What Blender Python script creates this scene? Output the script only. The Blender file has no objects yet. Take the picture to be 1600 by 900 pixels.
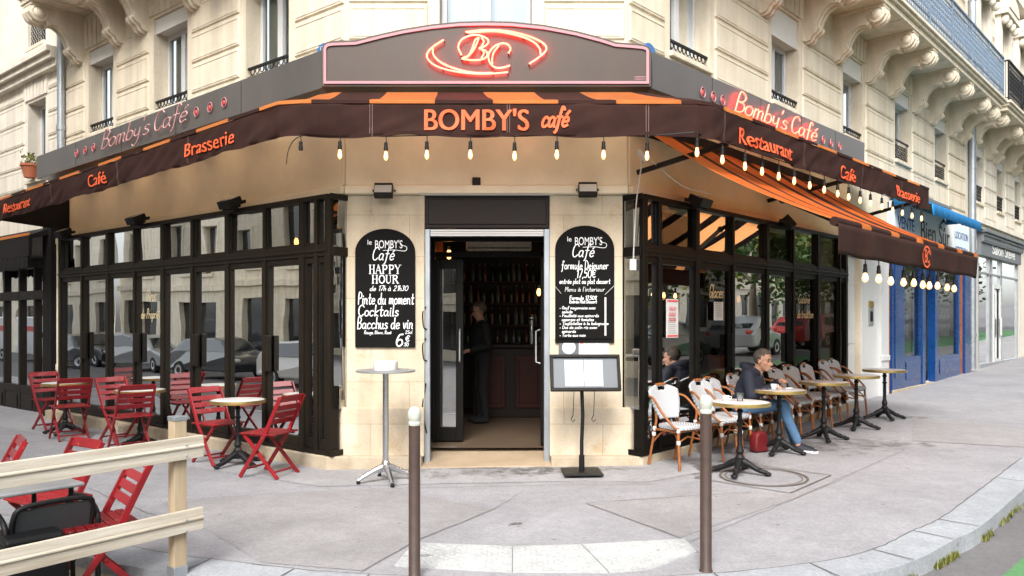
import bpy, math, random
from mathutils import Vector, Matrix, noise
random.seed(7)
R_ = math.radians
scene = bpy.context.scene
col = scene.collection

# ------------------------------------------------------------------ camera, sky, sun, exposure
CAM_H = 1.58
cam_d = bpy.data.cameras.new("camera"); cam = bpy.data.objects.new("camera", cam_d); col.objects.link(cam)
cam.location = (0, 0, CAM_H); cam.rotation_euler = (R_(90), 0, 0)
cam_d.sensor_width = 36; cam_d.lens = 27.0; cam_d.shift_y = 53/1600
cam_d.clip_start = .05; cam_d.clip_end = 2000
scene.camera = cam
SUN_EL, SUN_AZ = R_(44), R_(190)        # azimuth clockwise from +Y; behind the camera, a little to its left
w = bpy.data.worlds.new("World"); scene.world = w; w.use_nodes = True
nt = w.node_tree; nt.nodes.clear()
sky = nt.nodes.new("ShaderNodeTexSky"); sky.sky_type = 'NISHITA'; sky.sun_disc = False
sky.sun_elevation = SUN_EL; sky.sun_rotation = SUN_AZ; sky.air_density = 1.0; sky.dust_density = 3.0
hs = nt.nodes.new("ShaderNodeHueSaturation"); hs.inputs['Saturation'].default_value = .22
bg = nt.nodes.new("ShaderNodeBackground"); bg.inputs['Strength'].default_value = .15
wo = nt.nodes.new("ShaderNodeOutputWorld")
nt.links.new(sky.outputs[0], hs.inputs['Color']); nt.links.new(hs.outputs[0], bg.inputs[0]); nt.links.new(bg.outputs[0], wo.inputs[0])
sl = bpy.data.lights.new("sun", 'SUN'); sl.energy = 1.5; sl.angle = R_(24); sl.color = (1, .95, .88)
so = bpy.data.objects.new("sun", sl); col.objects.link(so)
sd = Vector((math.sin(SUN_AZ)*math.cos(SUN_EL), math.cos(SUN_AZ)*math.cos(SUN_EL), math.sin(SUN_EL)))
so.rotation_euler = sd.to_track_quat('Z', 'Y').to_euler(); so.location = (0, -5, 30)
vs = scene.view_settings; vs.view_transform = 'Standard'; vs.look = 'None'; vs.gamma = 1; vs.use_curve_mapping = False
vs.exposure = 1.32
scene.cycles.max_bounces = 8; scene.cycles.transparent_max_bounces = 16; scene.cycles.sample_clamp_indirect = 6
scene.cycles.caustics_reflective = False; scene.cycles.caustics_refractive = False

# ------------------------------------------------------------------ place frames
GX, GY = .0137, .0172
def gz(x, y): return GX*x + GY*(y-8.35)
ORG = {'F': (0, 8.47), 'R': (1.27, 8.47), 'L': (-1.828, 8.47)}
ANG = {'F': 0.0, 'R': R_(46.7), 'L': R_(-38.4)}
def fw(f, s, d=0, z=0):                 # facade frame: s to the right along the wall, d out of it
    a = ANG[f]; ox, oy = ORG[f]
    return Vector((ox+math.cos(a)*s+math.sin(a)*d, oy+math.sin(a)*s-math.cos(a)*d, z))
DR = Vector((.686, .728, 0)); DL = Vector((-.784, .621, 0))

# ------------------------------------------------------------------ materials
MATS = {}
def lin(c):
    if isinstance(c, str):
        c = [int(c[i:i+2], 16)/255 for i in (0, 2, 4)]
        c = [x/12.92 if x <= .04045 else ((x+.055)/1.055)**2.4 for x in c]
    return tuple(c)+(1,)
def mat(name, c, rough=.6, metal=0, var=.0, vscale=6, bump=0, bscale=60, c2=None, spec=.5, emit=None, est=0, coat=0, stretch=None):
    """principled with colour mottling (var or a second colour c2) and a noise bump"""
    m = bpy.data.materials.new(name); m.use_nodes = True; n = m.node_tree.nodes; l = m.node_tree.links
    b = n["Principled BSDF"]; c = lin(c)
    b.inputs['Base Color'].default_value = c; b.inputs['Roughness'].default_value = rough; b.inputs['Metallic'].default_value = metal
    b.inputs['Specular IOR Level'].default_value = spec; b.inputs['Coat Weight'].default_value = coat
    if emit is not None:
        b.inputs['Emission Color'].default_value = lin(emit); b.inputs['Emission Strength'].default_value = est
    if var or c2 is not None or bump:
        tc = n.new("ShaderNodeTexCoord"); mp = n.new("ShaderNodeMapping"); l.new(tc.outputs['Object'], mp.inputs[0])
        if stretch: mp.inputs['Scale'].default_value = stretch
    if var or c2 is not None:
        nz = n.new("ShaderNodeTexNoise"); nz.inputs['Scale'].default_value = vscale; nz.inputs['Detail'].default_value = 8; nz.inputs['Roughness'].default_value = .65
        l.new(mp.outputs[0], nz.inputs['Vector'])
        rp = n.new("ShaderNodeValToRGB"); rp.color_ramp.elements[0].position = .3; rp.color_ramp.elements[1].position = .7
        d = lin(c2) if c2 is not None else tuple(x*(1-var) for x in c[:3])+(1,)
        rp.color_ramp.elements[0].color = d; rp.color_ramp.elements[1].color = c if c2 is not None else tuple(min(1, x*(1+var*.5)) for x in c[:3])+(1,)
        l.new(nz.outputs['Fac'], rp.inputs[0]); l.new(rp.outputs[0], b.inputs['Base Color'])
        mr = n.new("ShaderNodeMath"); mr.operation = 'MULTIPLY_ADD'; mr.inputs[1].default_value = .25; mr.inputs[2].default_value = rough-.12
        l.new(nz.outputs['Fac'], mr.inputs[0]); l.new(mr.outputs[0], b.inputs['Roughness'])
    if bump:
        nb = n.new("ShaderNodeTexNoise"); nb.inputs['Scale'].default_value = bscale; nb.inputs['Detail'].default_value = 6
        l.new(mp.outputs[0], nb.inputs['Vector'])
        bp = n.new("ShaderNodeBump"); bp.inputs['Strength'].default_value = bump; bp.inputs['Distance'].default_value = .01
        l.new(nb.outputs['Fac'], bp.inputs['Height']); l.new(bp.outputs[0], b.inputs['Normal'])
    MATS[name] = m; return m
def node(m, t): return m.node_tree.nodes.new(t)

def stone_mat(name, c, c2, joint=True, bw=.85, bh=.46):
    m = mat(name, c, .85, var=0, bump=.35, bscale=90, c2=c2, vscale=3.5)
    n, l = m.node_tree.nodes, m.node_tree.links; b = n["Principled BSDF"]
    src = b.inputs['Base Color'].links[0].from_socket
    tc = node(m, "ShaderNodeTexCoord")
    # pores and streaks with their own shapes
    v = node(m, "ShaderNodeTexNoise"); v.inputs['Scale'].default_value = 45; v.inputs['Detail'].default_value = 4
    l.new(tc.outputs['Object'], v.inputs['Vector'])
    r = node(m, "ShaderNodeMapRange"); r.inputs[1].default_value = .30; r.inputs[2].default_value = .42; r.inputs[3].default_value = .84; r.inputs[4].default_value = 1
    l.new(v.outputs['Fac'], r.inputs[0])
    mp = node(m, "ShaderNodeMapping"); mp.inputs['Scale'].default_value = (5, 5, .5); l.new(tc.outputs['Object'], mp.inputs[0])
    s = node(m, "ShaderNodeTexNoise"); s.inputs['Scale'].default_value = 1.2; s.inputs['Detail'].default_value = 5; l.new(mp.outputs[0], s.inputs['Vector'])
    sr = node(m, "ShaderNodeMapRange"); sr.inputs[1].default_value = .35; sr.inputs[2].default_value = .6; sr.inputs[3].default_value = .86; sr.inputs[4].default_value = 1.03
    l.new(s.outputs['Fac'], sr.inputs[0])
    mm = node(m, "ShaderNodeMath"); mm.operation = 'MULTIPLY'; l.new(r.outputs[0], mm.inputs[0]); l.new(sr.outputs[0], mm.inputs[1]); last = mm.outputs[0]
    if joint:
        cx = node(m, "ShaderNodeSeparateXYZ"); l.new(tc.outputs['Object'], cx.inputs[0]); cb = node(m, "ShaderNodeCombineXYZ"); sh = node(m, "ShaderNodeMath"); sh.inputs[1].default_value = -4.263+.41*20 if joint == 2 else 0; l.new(cx.outputs[2], sh.inputs[0])
        l.new(cx.outputs[0], cb.inputs[0]); l.new(sh.outputs[0], cb.inputs[1])
        br = node(m, "ShaderNodeTexBrick"); br.inputs['Scale'].default_value = 1; br.inputs['Brick Width'].default_value = bw; br.inputs['Row Height'].default_value = bh
        br.inputs['Mortar Size'].default_value = .004; br.inputs['Color1'].default_value = (1, 1, 1, 1); br.inputs['Color2'].default_value = (.93, .92, .89, 1); br.inputs['Mortar'].default_value = (.72, .68, .6, 1) if joint == 1 else (.95, .94, .92, 1)
        l.new(cb.outputs[0], br.inputs['Vector'])
        mx0 = node(m, "ShaderNodeMix"); mx0.data_type = 'RGBA'; mx0.blend_type = 'MULTIPLY'; mx0.inputs[0].default_value = 1
        l.new(src, mx0.inputs[6]); l.new(br.outputs[0], mx0.inputs[7]); src = mx0.outputs[2]
    mx = node(m, "ShaderNodeMix"); mx.data_type = 'RGBA'; mx.blend_type = 'MULTIPLY'; mx.inputs[0].default_value = 1
    l.new(src, mx.inputs[6]); l.new(last, mx.inputs[7]); src = mx.outputs[2]
    if joint == 1:        # tea coloured damp patches and scuffs
        d = node(m, "ShaderNodeTexNoise"); d.inputs['Scale'].default_value = 2.6; d.inputs['Detail'].default_value = 9; d.inputs['Roughness'].default_value = .72; l.new(tc.outputs['Object'], d.inputs['Vector'])
        dr_ = node(m, "ShaderNodeMapRange"); dr_.inputs[1].default_value = .56; dr_.inputs[2].default_value = .70; dr_.inputs[4].default_value = .75; l.new(d.outputs['Fac'], dr_.inputs[0])
        my = node(m, "ShaderNodeMix"); my.data_type = 'RGBA'; my.blend_type = 'MULTIPLY'; l.new(dr_.outputs[0], my.inputs[0]); l.new(src, my.inputs[6]); my.inputs[7].default_value = (.74, .62, .46, 1); src = my.outputs[2]
    l.new(src, b.inputs['Base Color'])
    return m
stone_mat('pier_stone', (.68, .59, .46), (.58, .48, .35))
stone_mat('upper_stone', (.76, .685, .555), (.69, .61, .48), joint=2, bw=1.13, bh=.41)
stone_mat('far_stone', (.76, .71, .62), (.68, .62, .52), joint=False)
stone_mat('opposite_stone', (.84, .77, .63), (.76, .68, .54))
mat('cream_paint', (.86, .76, .59), .6, var=.10, vscale=2.5, bump=.05, bscale=30)
mat('step_stone', (.52, .44, .33), .8, c2=(.36, .29, .20), vscale=5, bump=.2, bscale=80)
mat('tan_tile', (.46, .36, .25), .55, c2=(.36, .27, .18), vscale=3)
mat('tan_tile_shaded', (.13, .09, .058), .55, c2=(.09, .06, .038), vscale=3)  # tan tile darkened, the gloom of the room put into its colour
mat('black_frame', (.006, .005, .004), .45, var=.3, vscale=8, spec=.18)
mat('brown_frame', (.016, .012, .008), .45, var=.35, vscale=6, stretch=(1, 1, .2), spec=.22)
mat('dark_wood', (.022, .011, .007), .45, c2=(.012, .006, .004), vscale=4, stretch=(1, 1, .15), spec=.3)
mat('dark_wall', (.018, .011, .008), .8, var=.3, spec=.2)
mat('red_wood', (.055, .011, .006), .45, var=.3, spec=.3)
mat('white_pvc', (.62, .63, .63), .45, var=.04)
mat('shutter_white', (.72, .71, .68), .6, var=.05)
mat('curtain', (.48, .52, .47), .9, var=.15, vscale=3, stretch=(6, 6, .2))
mat('curtain_pale', (.42, .50, .60), .9, var=.12, vscale=3, stretch=(6, 6, .2))
mat('iron_black', (.009, .009, .010), .5, var=.3, vscale=20, bump=.2, bscale=120, spec=.3)
mat('iron_blue', (.16, .22, .30), .5, var=.2, vscale=20)
mat('zinc', (.42, .46, .50), .4, metal=.7, var=.12, vscale=4)
mat('sign_brown', (.064, .040, .027), .48, c2=(.038, .024, .016), vscale=2.2, spec=.5, stretch=(1, 1, .4))
mat('sign_sky_sheen', (.105, .098, .093), .36, c2=(.075, .07, .066), vscale=1.5, spec=.6, stretch=(1, 1, .4))  # same brown board, with the sky's reflection greyed into its colour
mat('pink_trim', (.46, .22, .25), .5, var=.08)
mat('neon_off', (.74, .42, .42), .35, var=.1)
mat('emblem_red', (.55, .06, .05), .5)
mat('valance_text', (.86, .125, .035), .7, emit=None, var=.08, vscale=20)
mat('chalk_black', (.008, .0075, .0075), .8, var=.3, vscale=5, spec=.12)
mat('chalk_white', (.82, .84, .86), .9, var=.12, vscale=40)
mat('gold_text', (.75, .62, .36), .6)
mat('paper', (.60, .61, .62), .85, var=.04)
mat('ink_grey', (.35, .35, .36), .9)
mat('ink_red', (.65, .05, .04), .9)
mat('red_paint', (.25, .008, .013), .42, var=.25, vscale=12, bump=.05, bscale=80)
def worn(name, chip, lo):
    m = MATS[name]; n, l = m.node_tree.nodes, m.node_tree.links; b = n["Principled BSDF"]; src = b.inputs['Base Color'].links[0].from_socket
    tc = node(m, "ShaderNodeTexCoord"); oi = node(m, "ShaderNodeObjectInfo"); ad = node(m, "ShaderNodeVectorMath"); ad.operation = 'ADD'; l.new(tc.outputs['Object'], ad.inputs[0]); l.new(oi.outputs['Location'], ad.inputs[1])
    q = node(m, "ShaderNodeTexNoise"); q.inputs['Scale'].default_value = 26; q.inputs['Detail'].default_value = 5; l.new(ad.outputs[0], q.inputs['Vector'])
    r = node(m, "ShaderNodeMapRange"); r.inputs[1].default_value = lo; r.inputs[2].default_value = lo+.05; l.new(q.outputs['Fac'], r.inputs[0])
    hv = node(m, "ShaderNodeHueSaturation"); mr = node(m, "ShaderNodeMapRange"); mr.inputs[3].default_value = .75; mr.inputs[4].default_value = 1.25; l.new(oi.outputs['Random'], mr.inputs[0]); l.new(mr.outputs[0], hv.inputs['Value']); l.new(src, hv.inputs['Color'])
    x = node(m, "ShaderNodeMix"); x.data_type = 'RGBA'; l.new(r.outputs[0], x.inputs[0]); l.new(hv.outputs[0], x.inputs[6]); x.inputs[7].default_value = lin(chip); l.new(x.outputs[2], b.inputs['Base Color'])
worn('red_paint', (.36, .10, .08), .66)
mat('marble', (.80, .80, .80), .3, c2=(.68, .69, .71), vscale=5)
mat('brass', (.60, .42, .16), .35, metal=.85, var=.15)
mat('chrome', (.62, .63, .65), .22, metal=.95, var=.08)
mat('alu', (.48, .50, .52), .4, metal=.7, var=.1)
mat('ceramic', (.80, .80, .79), .25)
mat('coffee', (.05, .02, .01), .3)
mat('bollard_brown', (.075, .048, .04), .42, c2=(.05, .032, .027), vscale=9, bump=.1, bscale=50)
worn('bollard_brown', (.20, .17, .15), .68)
mat('bollard_white', (.60, .62, .58), .5, c2=(.36, .39, .32), vscale=22)
mat('cane', (.36, .13, .035), .42, c2=(.22, .07, .02), vscale=14)
mat('binding', (.58, .58, .56), .7)
mat('pale_wood', (.60, .56, .48), .8, c2=(.36, .31, .235), vscale=3, bump=.3, bscale=40, stretch=(7, .35, 7))
mat('post_wood', (.47, .38, .26), .8, c2=(.33, .245, .15), vscale=3, bump=.3, bscale=40, stretch=(7, 7, .35))
mat('deck_wood', (.42, .36, .28), .85, c2=(.32, .27, .20), vscale=3, bump=.3, bscale=40, stretch=(.35, 7, 7))
mat('black_plastic', (.010, .010, .011), .5, var=.2, spec=.25)
mat('grey_mesh', (.055, .06, .065), .6, var=.3, vscale=120)
mat('skin', (.56, .30, .20), .55, var=.12, vscale=20)
mat('jacket', (.013, .017, .034), .8, var=.3, vscale=14, bump=.4, bscale=22)
mat('denim', (.10, .20, .34), .85, c2=(.05, .115, .22), vscale=7, bump=.35, bscale=26)
mat('shirt_blue', (.22, .32, .45), .8)
mat('shoe_black', (.014, .016, .024), .6)
mat('shoe_white', (.75, .75, .74), .6)
mat('hair_dark', (.05, .038, .03), .8, c2=(.16, .14, .12), vscale=30)
mat('hair_grey', (.15, .125, .10), .8, var=.3, vscale=30)
mat('black_cloth', (.012, .012, .013), .9)
mat('red_bag', (.14, .005, .008), .6, var=.2)
mat('leather', (.22, .07, .03), .45, var=.2)
mat('blue_paint', (.006, .046, .175), .28, var=.2, vscale=3, coat=.3)
mat('blue_awning', (.015, .22, .55), .8, var=.15)
mat('pale_blue_sign', (.68, .78, .88), .6, var=.05)
mat('pale_sign', (.80, .80, .78), .6, var=.05)
mat('grey_fascia', (.15, .165, .18), .5, var=.08)
mat('rust_wood', (.33, .10, .04), .7, var=.3)
mat('terracotta', (.42, .13, .06), .8, var=.2)
mat('leaf_a', (.055, .11, .02), .6, var=.4, vscale=3)
mat('leaf_b', (.16, .17, .03), .6, var=.4, vscale=3)
mat('bark', (.10, .08, .06), .9, bump=.6, bscale=20)
mat('bottle_green', (.02, .05, .02), .12, coat=.4)
mat('bottle_amber', (.10, .03, .006), .12, coat=.4)
mat('bottle_clear', (.11, .11, .10), .12, coat=.4)
mat('bulb', (1, .8, .5), .3, emit=(1, .46, .13), est=1.1)
mat('pendant_glow', (1, .6, .3), .3, emit=(1, .42, .11), est=3)
mat('neon_on', (1, .3, .2), .4, emit=(1, .036, .019), est=9.5)
mat('neon_soft', (1, .3, .2), .4, emit=(1, .030, .015), est=7)
mat('car_white', (.62, .63, .64), .25, coat=.6)
mat('car_silver', (.34, .35, .36), .28, metal=.4, coat=.6)
mat('car_dark', (.02, .024, .03), .22, coat=.8)
mat('car_red', (.35, .02, .02), .25, coat=.6)
mat('car_glass', (.015, .02, .022), .06, spec=.9)
mat('tyre', (.015, .015, .015), .8)
mat('enamel_blue', (.03, .16, .42), .35)
mat('lamp_lens', (.5, .5, .48), .2)
mat('screen_grey', (.125, .14, .155), .35, spec=.3)
mat('window_dark', (.02, .022, .024), .08, spec=.8)
mat('roof_zinc', (.25, .27, .30), .5, metal=.3, var=.1)

mat('stitch', (.20, .13, .11), .9)
def cloth(name, c, trans, tc_=None):
    m = mat(name, c, .85, var=.30, vscale=4, bump=.35, bscale=11); n, l = m.node_tree.nodes, m.node_tree.links
    b = n["Principled BSDF"]; t = node(m, "ShaderNodeBsdfTranslucent"); t.inputs[0].default_value = lin(c)
    b.inputs['Specular IOR Level'].default_value = .2
    if tc_: t.inputs[0].default_value = lin(tc_)
    else: l.new(b.inputs['Base Color'].links[0].from_socket, t.inputs[0])
    x = node(m, "ShaderNodeMixShader"); x.inputs[0].default_value = trans
    l.new(b.outputs[0], x.inputs[1]); l.new(t.outputs[0], x.inputs[2]); l.new(x.outputs[0], n["Material Output"].inputs[0])
cloth('canvas_orange', (.80, .175, .028), .66, (.97, .68, .42))
cloth('canvas_brown', (.047, .020, .016), .22)
cloth('canvas_black', (.015, .013, .013), .02)

def glass(name, tint, base, gain, wob=.012):
    m = bpy.data.materials.new(name); m.use_nodes = True; n, l = m.node_tree.nodes, m.node_tree.links; n.clear()
    o = node(m, "ShaderNodeOutputMaterial"); x = node(m, "ShaderNodeMixShader"); t = node(m, "ShaderNodeBsdfTransparent"); g = node(m, "ShaderNodeBsdfGlossy")
    t.inputs[0].default_value = lin(tint); g.inputs['Roughness'].default_value = .004; g.inputs[0].default_value = (.95, .97, .97, 1)
    f = node(m, "ShaderNodeFresnel"); f.inputs[0].default_value = 1.52
    ma = node(m, "ShaderNodeMath"); ma.operation = 'MULTIPLY_ADD'; ma.inputs[1].default_value = gain; ma.inputs[2].default_value = base; ma.use_clamp = True
    l.new(f.outputs[0], ma.inputs[0]); l.new(ma.outputs[0], x.inputs[0]); l.new(t.outputs[0], x.inputs[1]); l.new(g.outputs[0], x.inputs[2]); l.new(x.outputs[0], o.inputs[0])
    tc = node(m, "ShaderNodeTexCoord"); nz = node(m, "ShaderNodeTexNoise"); nz.inputs['Scale'].default_value = 1.4; nz.inputs['Detail'].default_value = 1
    l.new(tc.outputs['Object'], nz.inputs['Vector']); bp = node(m, "ShaderNodeBump"); bp.inputs['Strength'].default_value = .12; bp.inputs['Distance'].default_value = wob
    l.new(nz.outputs['Fac'], bp.inputs['Height']); l.new(bp.outputs[0], g.inputs['Normal'])
    MATS[name] = m
glass('glass_shop', (.86, .90, .88), .42, 1.8)
glass('glass_dim', (.86, .90, .88), .03, .9)
glass('glass_house', (.80, .86, .84), .06, 1.0)
glass('glass_tumbler', (.93, .95, .95), .05, 1.2)

def woven():
    m = mat('woven_white', (.76, .77, .78), .6); n, l = m.node_tree.nodes, m.node_tree.links; b = n["Principled BSDF"]
    tc = node(m, "ShaderNodeTexCoord"); s = node(m, "ShaderNodeSeparateXYZ"); l.new(tc.outputs['Object'], s.inputs[0])
    ab = node(m, "ShaderNodeMath"); ab.operation = 'ABSOLUTE'; l.new(s.outputs[0], ab.inputs[0])
    a1 = node(m, "ShaderNodeMath"); a1.operation = 'SUBTRACT'; l.new(s.outputs[2], a1.inputs[0]); l.new(ab.outputs[0], a1.inputs[1])
    a2 = node(m, "ShaderNodeMath"); a2.operation = 'ADD'; l.new(a1.outputs[0], a2.inputs[0]); l.new(s.outputs[1], a2.inputs[1])
    a3 = node(m, "ShaderNodeMath"); a3.operation = 'MULTIPLY'; a3.inputs[1].default_value = 2*math.pi/.036; l.new(a2.outputs[0], a3.inputs[0])
    sn = node(m, "ShaderNodeMath"); sn.operation = 'SINE'; l.new(a3.outputs[0], sn.inputs[0])
    rp = node(m, "ShaderNodeValToRGB"); rp.color_ramp.elements[0].position = .35; rp.color_ramp.elements[1].position = .6
    mr = node(m, "ShaderNodeMapRange"); mr.inputs[1].default_value = -1; l.new(sn.outputs[0], mr.inputs[0]); l.new(mr.outputs[0], rp.inputs[0])
    rp.color_ramp.elements[0].color = (.27, .30, .35, 1); rp.color_ramp.elements[1].color = (.60, .60, .60, 1); l.new(rp.outputs[0], b.inputs['Base Color'])
    bp = node(m, "ShaderNodeBump"); bp.inputs['Strength'].default_value = .5; bp.inputs['Distance'].default_value = .004; l.new(sn.outputs[0], bp.inputs['Height']); l.new(bp.outputs[0], b.inputs['Normal'])
woven()

def pavement_mat(name, c, c2, stains_shade):
    m = mat(name, c, .88, bump=.4, bscale=160, c2=c2, vscale=1.3); n, l = m.node_tree.nodes, m.node_tree.links; b = n["Principled BSDF"]
    src = b.inputs['Base Color'].links[0].from_socket; tc = node(m, "ShaderNodeTexCoord")
    def mul(src, fac, cc):
        mx = node(m, "ShaderNodeMix"); mx.data_type = 'RGBA'; mx.blend_type = 'MULTIPLY'; l.new(fac, mx.inputs[0]); l.new(src, mx.inputs[6]); mx.inputs[7].default_value = cc; return mx.outputs[2]
    v = node(m, "ShaderNodeTexVoronoi"); v.inputs['Scale'].default_value = 95; l.new(tc.outputs['Object'], v.inputs['Vector'])
    vr = node(m, "ShaderNodeMapRange"); vr.inputs[1].default_value = .0; vr.inputs[2].default_value = .35; vr.inputs[3].default_value = 1; vr.inputs[4].default_value = 0; l.new(v.outputs['Distance'], vr.inputs[0])
    src = mul(src, vr.outputs[0], (.72, .71, .70, 1))
    for sc_, lo, hi, dk in ((38, .42, .62, .82), (7, .40, .65, .88), (.7, .35, .65, .84)):
        q = node(m, "ShaderNodeTexNoise"); q.inputs['Scale'].default_value = sc_; q.inputs['Detail'].default_value = 6; q.inputs['Roughness'].default_value = .7; l.new(tc.outputs['Object'], q.inputs['Vector'])
        qr = node(m, "ShaderNodeMapRange"); qr.inputs[1].default_value = lo; qr.inputs[2].default_value = hi; l.new(q.outputs['Fac'], qr.inputs[0]); src = mul(src, qr.outputs[0], (dk, dk, dk, 1))
    g = node(m, "ShaderNodeTexVoronoi"); g.inputs['Scale'].default_value = 3.4; g.inputs['Randomness'].default_value = 1; l.new(tc.outputs['Object'], g.inputs['Vector'])      # trodden gum and specks
    gr = node(m, "ShaderNodeMapRange"); gr.inputs[1].default_value = .045; gr.inputs[2].default_value = .075; gr.inputs[3].default_value = 1; gr.inputs[4].default_value = 0; l.new(g.outputs['Distance'], gr.inputs[0]); src = mul(src, gr.outputs[0], (.66, .65, .64, 1))
    wz = node(m, "ShaderNodeTexNoise"); wz.inputs['Scale'].default_value = 4.6; wz.inputs['Detail'].default_value = 7; wz.inputs['Roughness'].default_value = .7; l.new(tc.outputs['Object'], wz.inputs['Vector'])
    for (x, y, rx, ry, hard, dark) in stains_shade:      # stains of ragged shape, one deepened with painted shade
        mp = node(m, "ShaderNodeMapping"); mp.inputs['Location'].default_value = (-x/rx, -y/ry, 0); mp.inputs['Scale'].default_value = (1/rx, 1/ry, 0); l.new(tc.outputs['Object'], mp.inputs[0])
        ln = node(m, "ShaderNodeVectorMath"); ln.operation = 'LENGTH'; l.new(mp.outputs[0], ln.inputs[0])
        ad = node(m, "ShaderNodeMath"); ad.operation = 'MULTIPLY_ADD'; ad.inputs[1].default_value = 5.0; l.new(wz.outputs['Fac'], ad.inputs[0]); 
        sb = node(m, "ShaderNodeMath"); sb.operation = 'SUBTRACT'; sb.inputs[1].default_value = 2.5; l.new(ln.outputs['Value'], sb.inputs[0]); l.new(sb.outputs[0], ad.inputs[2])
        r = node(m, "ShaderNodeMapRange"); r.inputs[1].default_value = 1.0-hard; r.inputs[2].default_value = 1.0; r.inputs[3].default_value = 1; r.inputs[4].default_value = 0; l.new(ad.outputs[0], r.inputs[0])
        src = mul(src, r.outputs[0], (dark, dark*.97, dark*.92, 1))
    l.new(src, b.inputs['Base Color'])
pavement_mat('asphalt_pale', (.385, .382, .405), (.32, .317, .336),
    [(-.25, 8.1, 1.0, .35, .9, .45), (.5, 8.2, .8, .22, .7, .5), (-1.9, 5.95, .22, .09, .25, .35), (.04, 6.15, .07, .05, .2, .4), (2.1, 8.15, .5, .3, .5, .42), (3.6, 9.4, 1.7, .5, .9, .48), (-1.75, 6.6, .12, .06, .3, .5), (5.8, 11.6, .5, .15, .4, .6), (-1.3, 7.8, .5, .12, .6, .6)])  # wide stain under the terrace tables darkened to paint the shade there
pavement_mat('concrete_pale', (.43, .428, .447), (.355, .352, .365), [(-.2, 8.15, .9, .3, .9, .5), (.5, 8.2, .8, .22, .7, .55)])
pavement_mat('road_grey', (.19, .186, .19), (.145, .14, .145), [])
pavement_mat('granite', (.42, .445, .48), (.34, .36, .39), [])
pavement_mat('bike_green', (.11, .29, .12), (.09, .23, .09), [])
pavement_mat('tactile_white', (.60, .615, .62), (.44, .45, .45), [(-.6, 5.35, .1, .03, .3, .6)])
pavement_mat('asphalt_patch', (.365, .355, .365), (.30, .292, .30), [])
mat('joint', (.10, .09, .08), .95)
mat('iron_cover', (.16, .13, .10), .8, c2=(.09, .065, .045), vscale=12, bump=.3, bscale=50)
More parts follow.
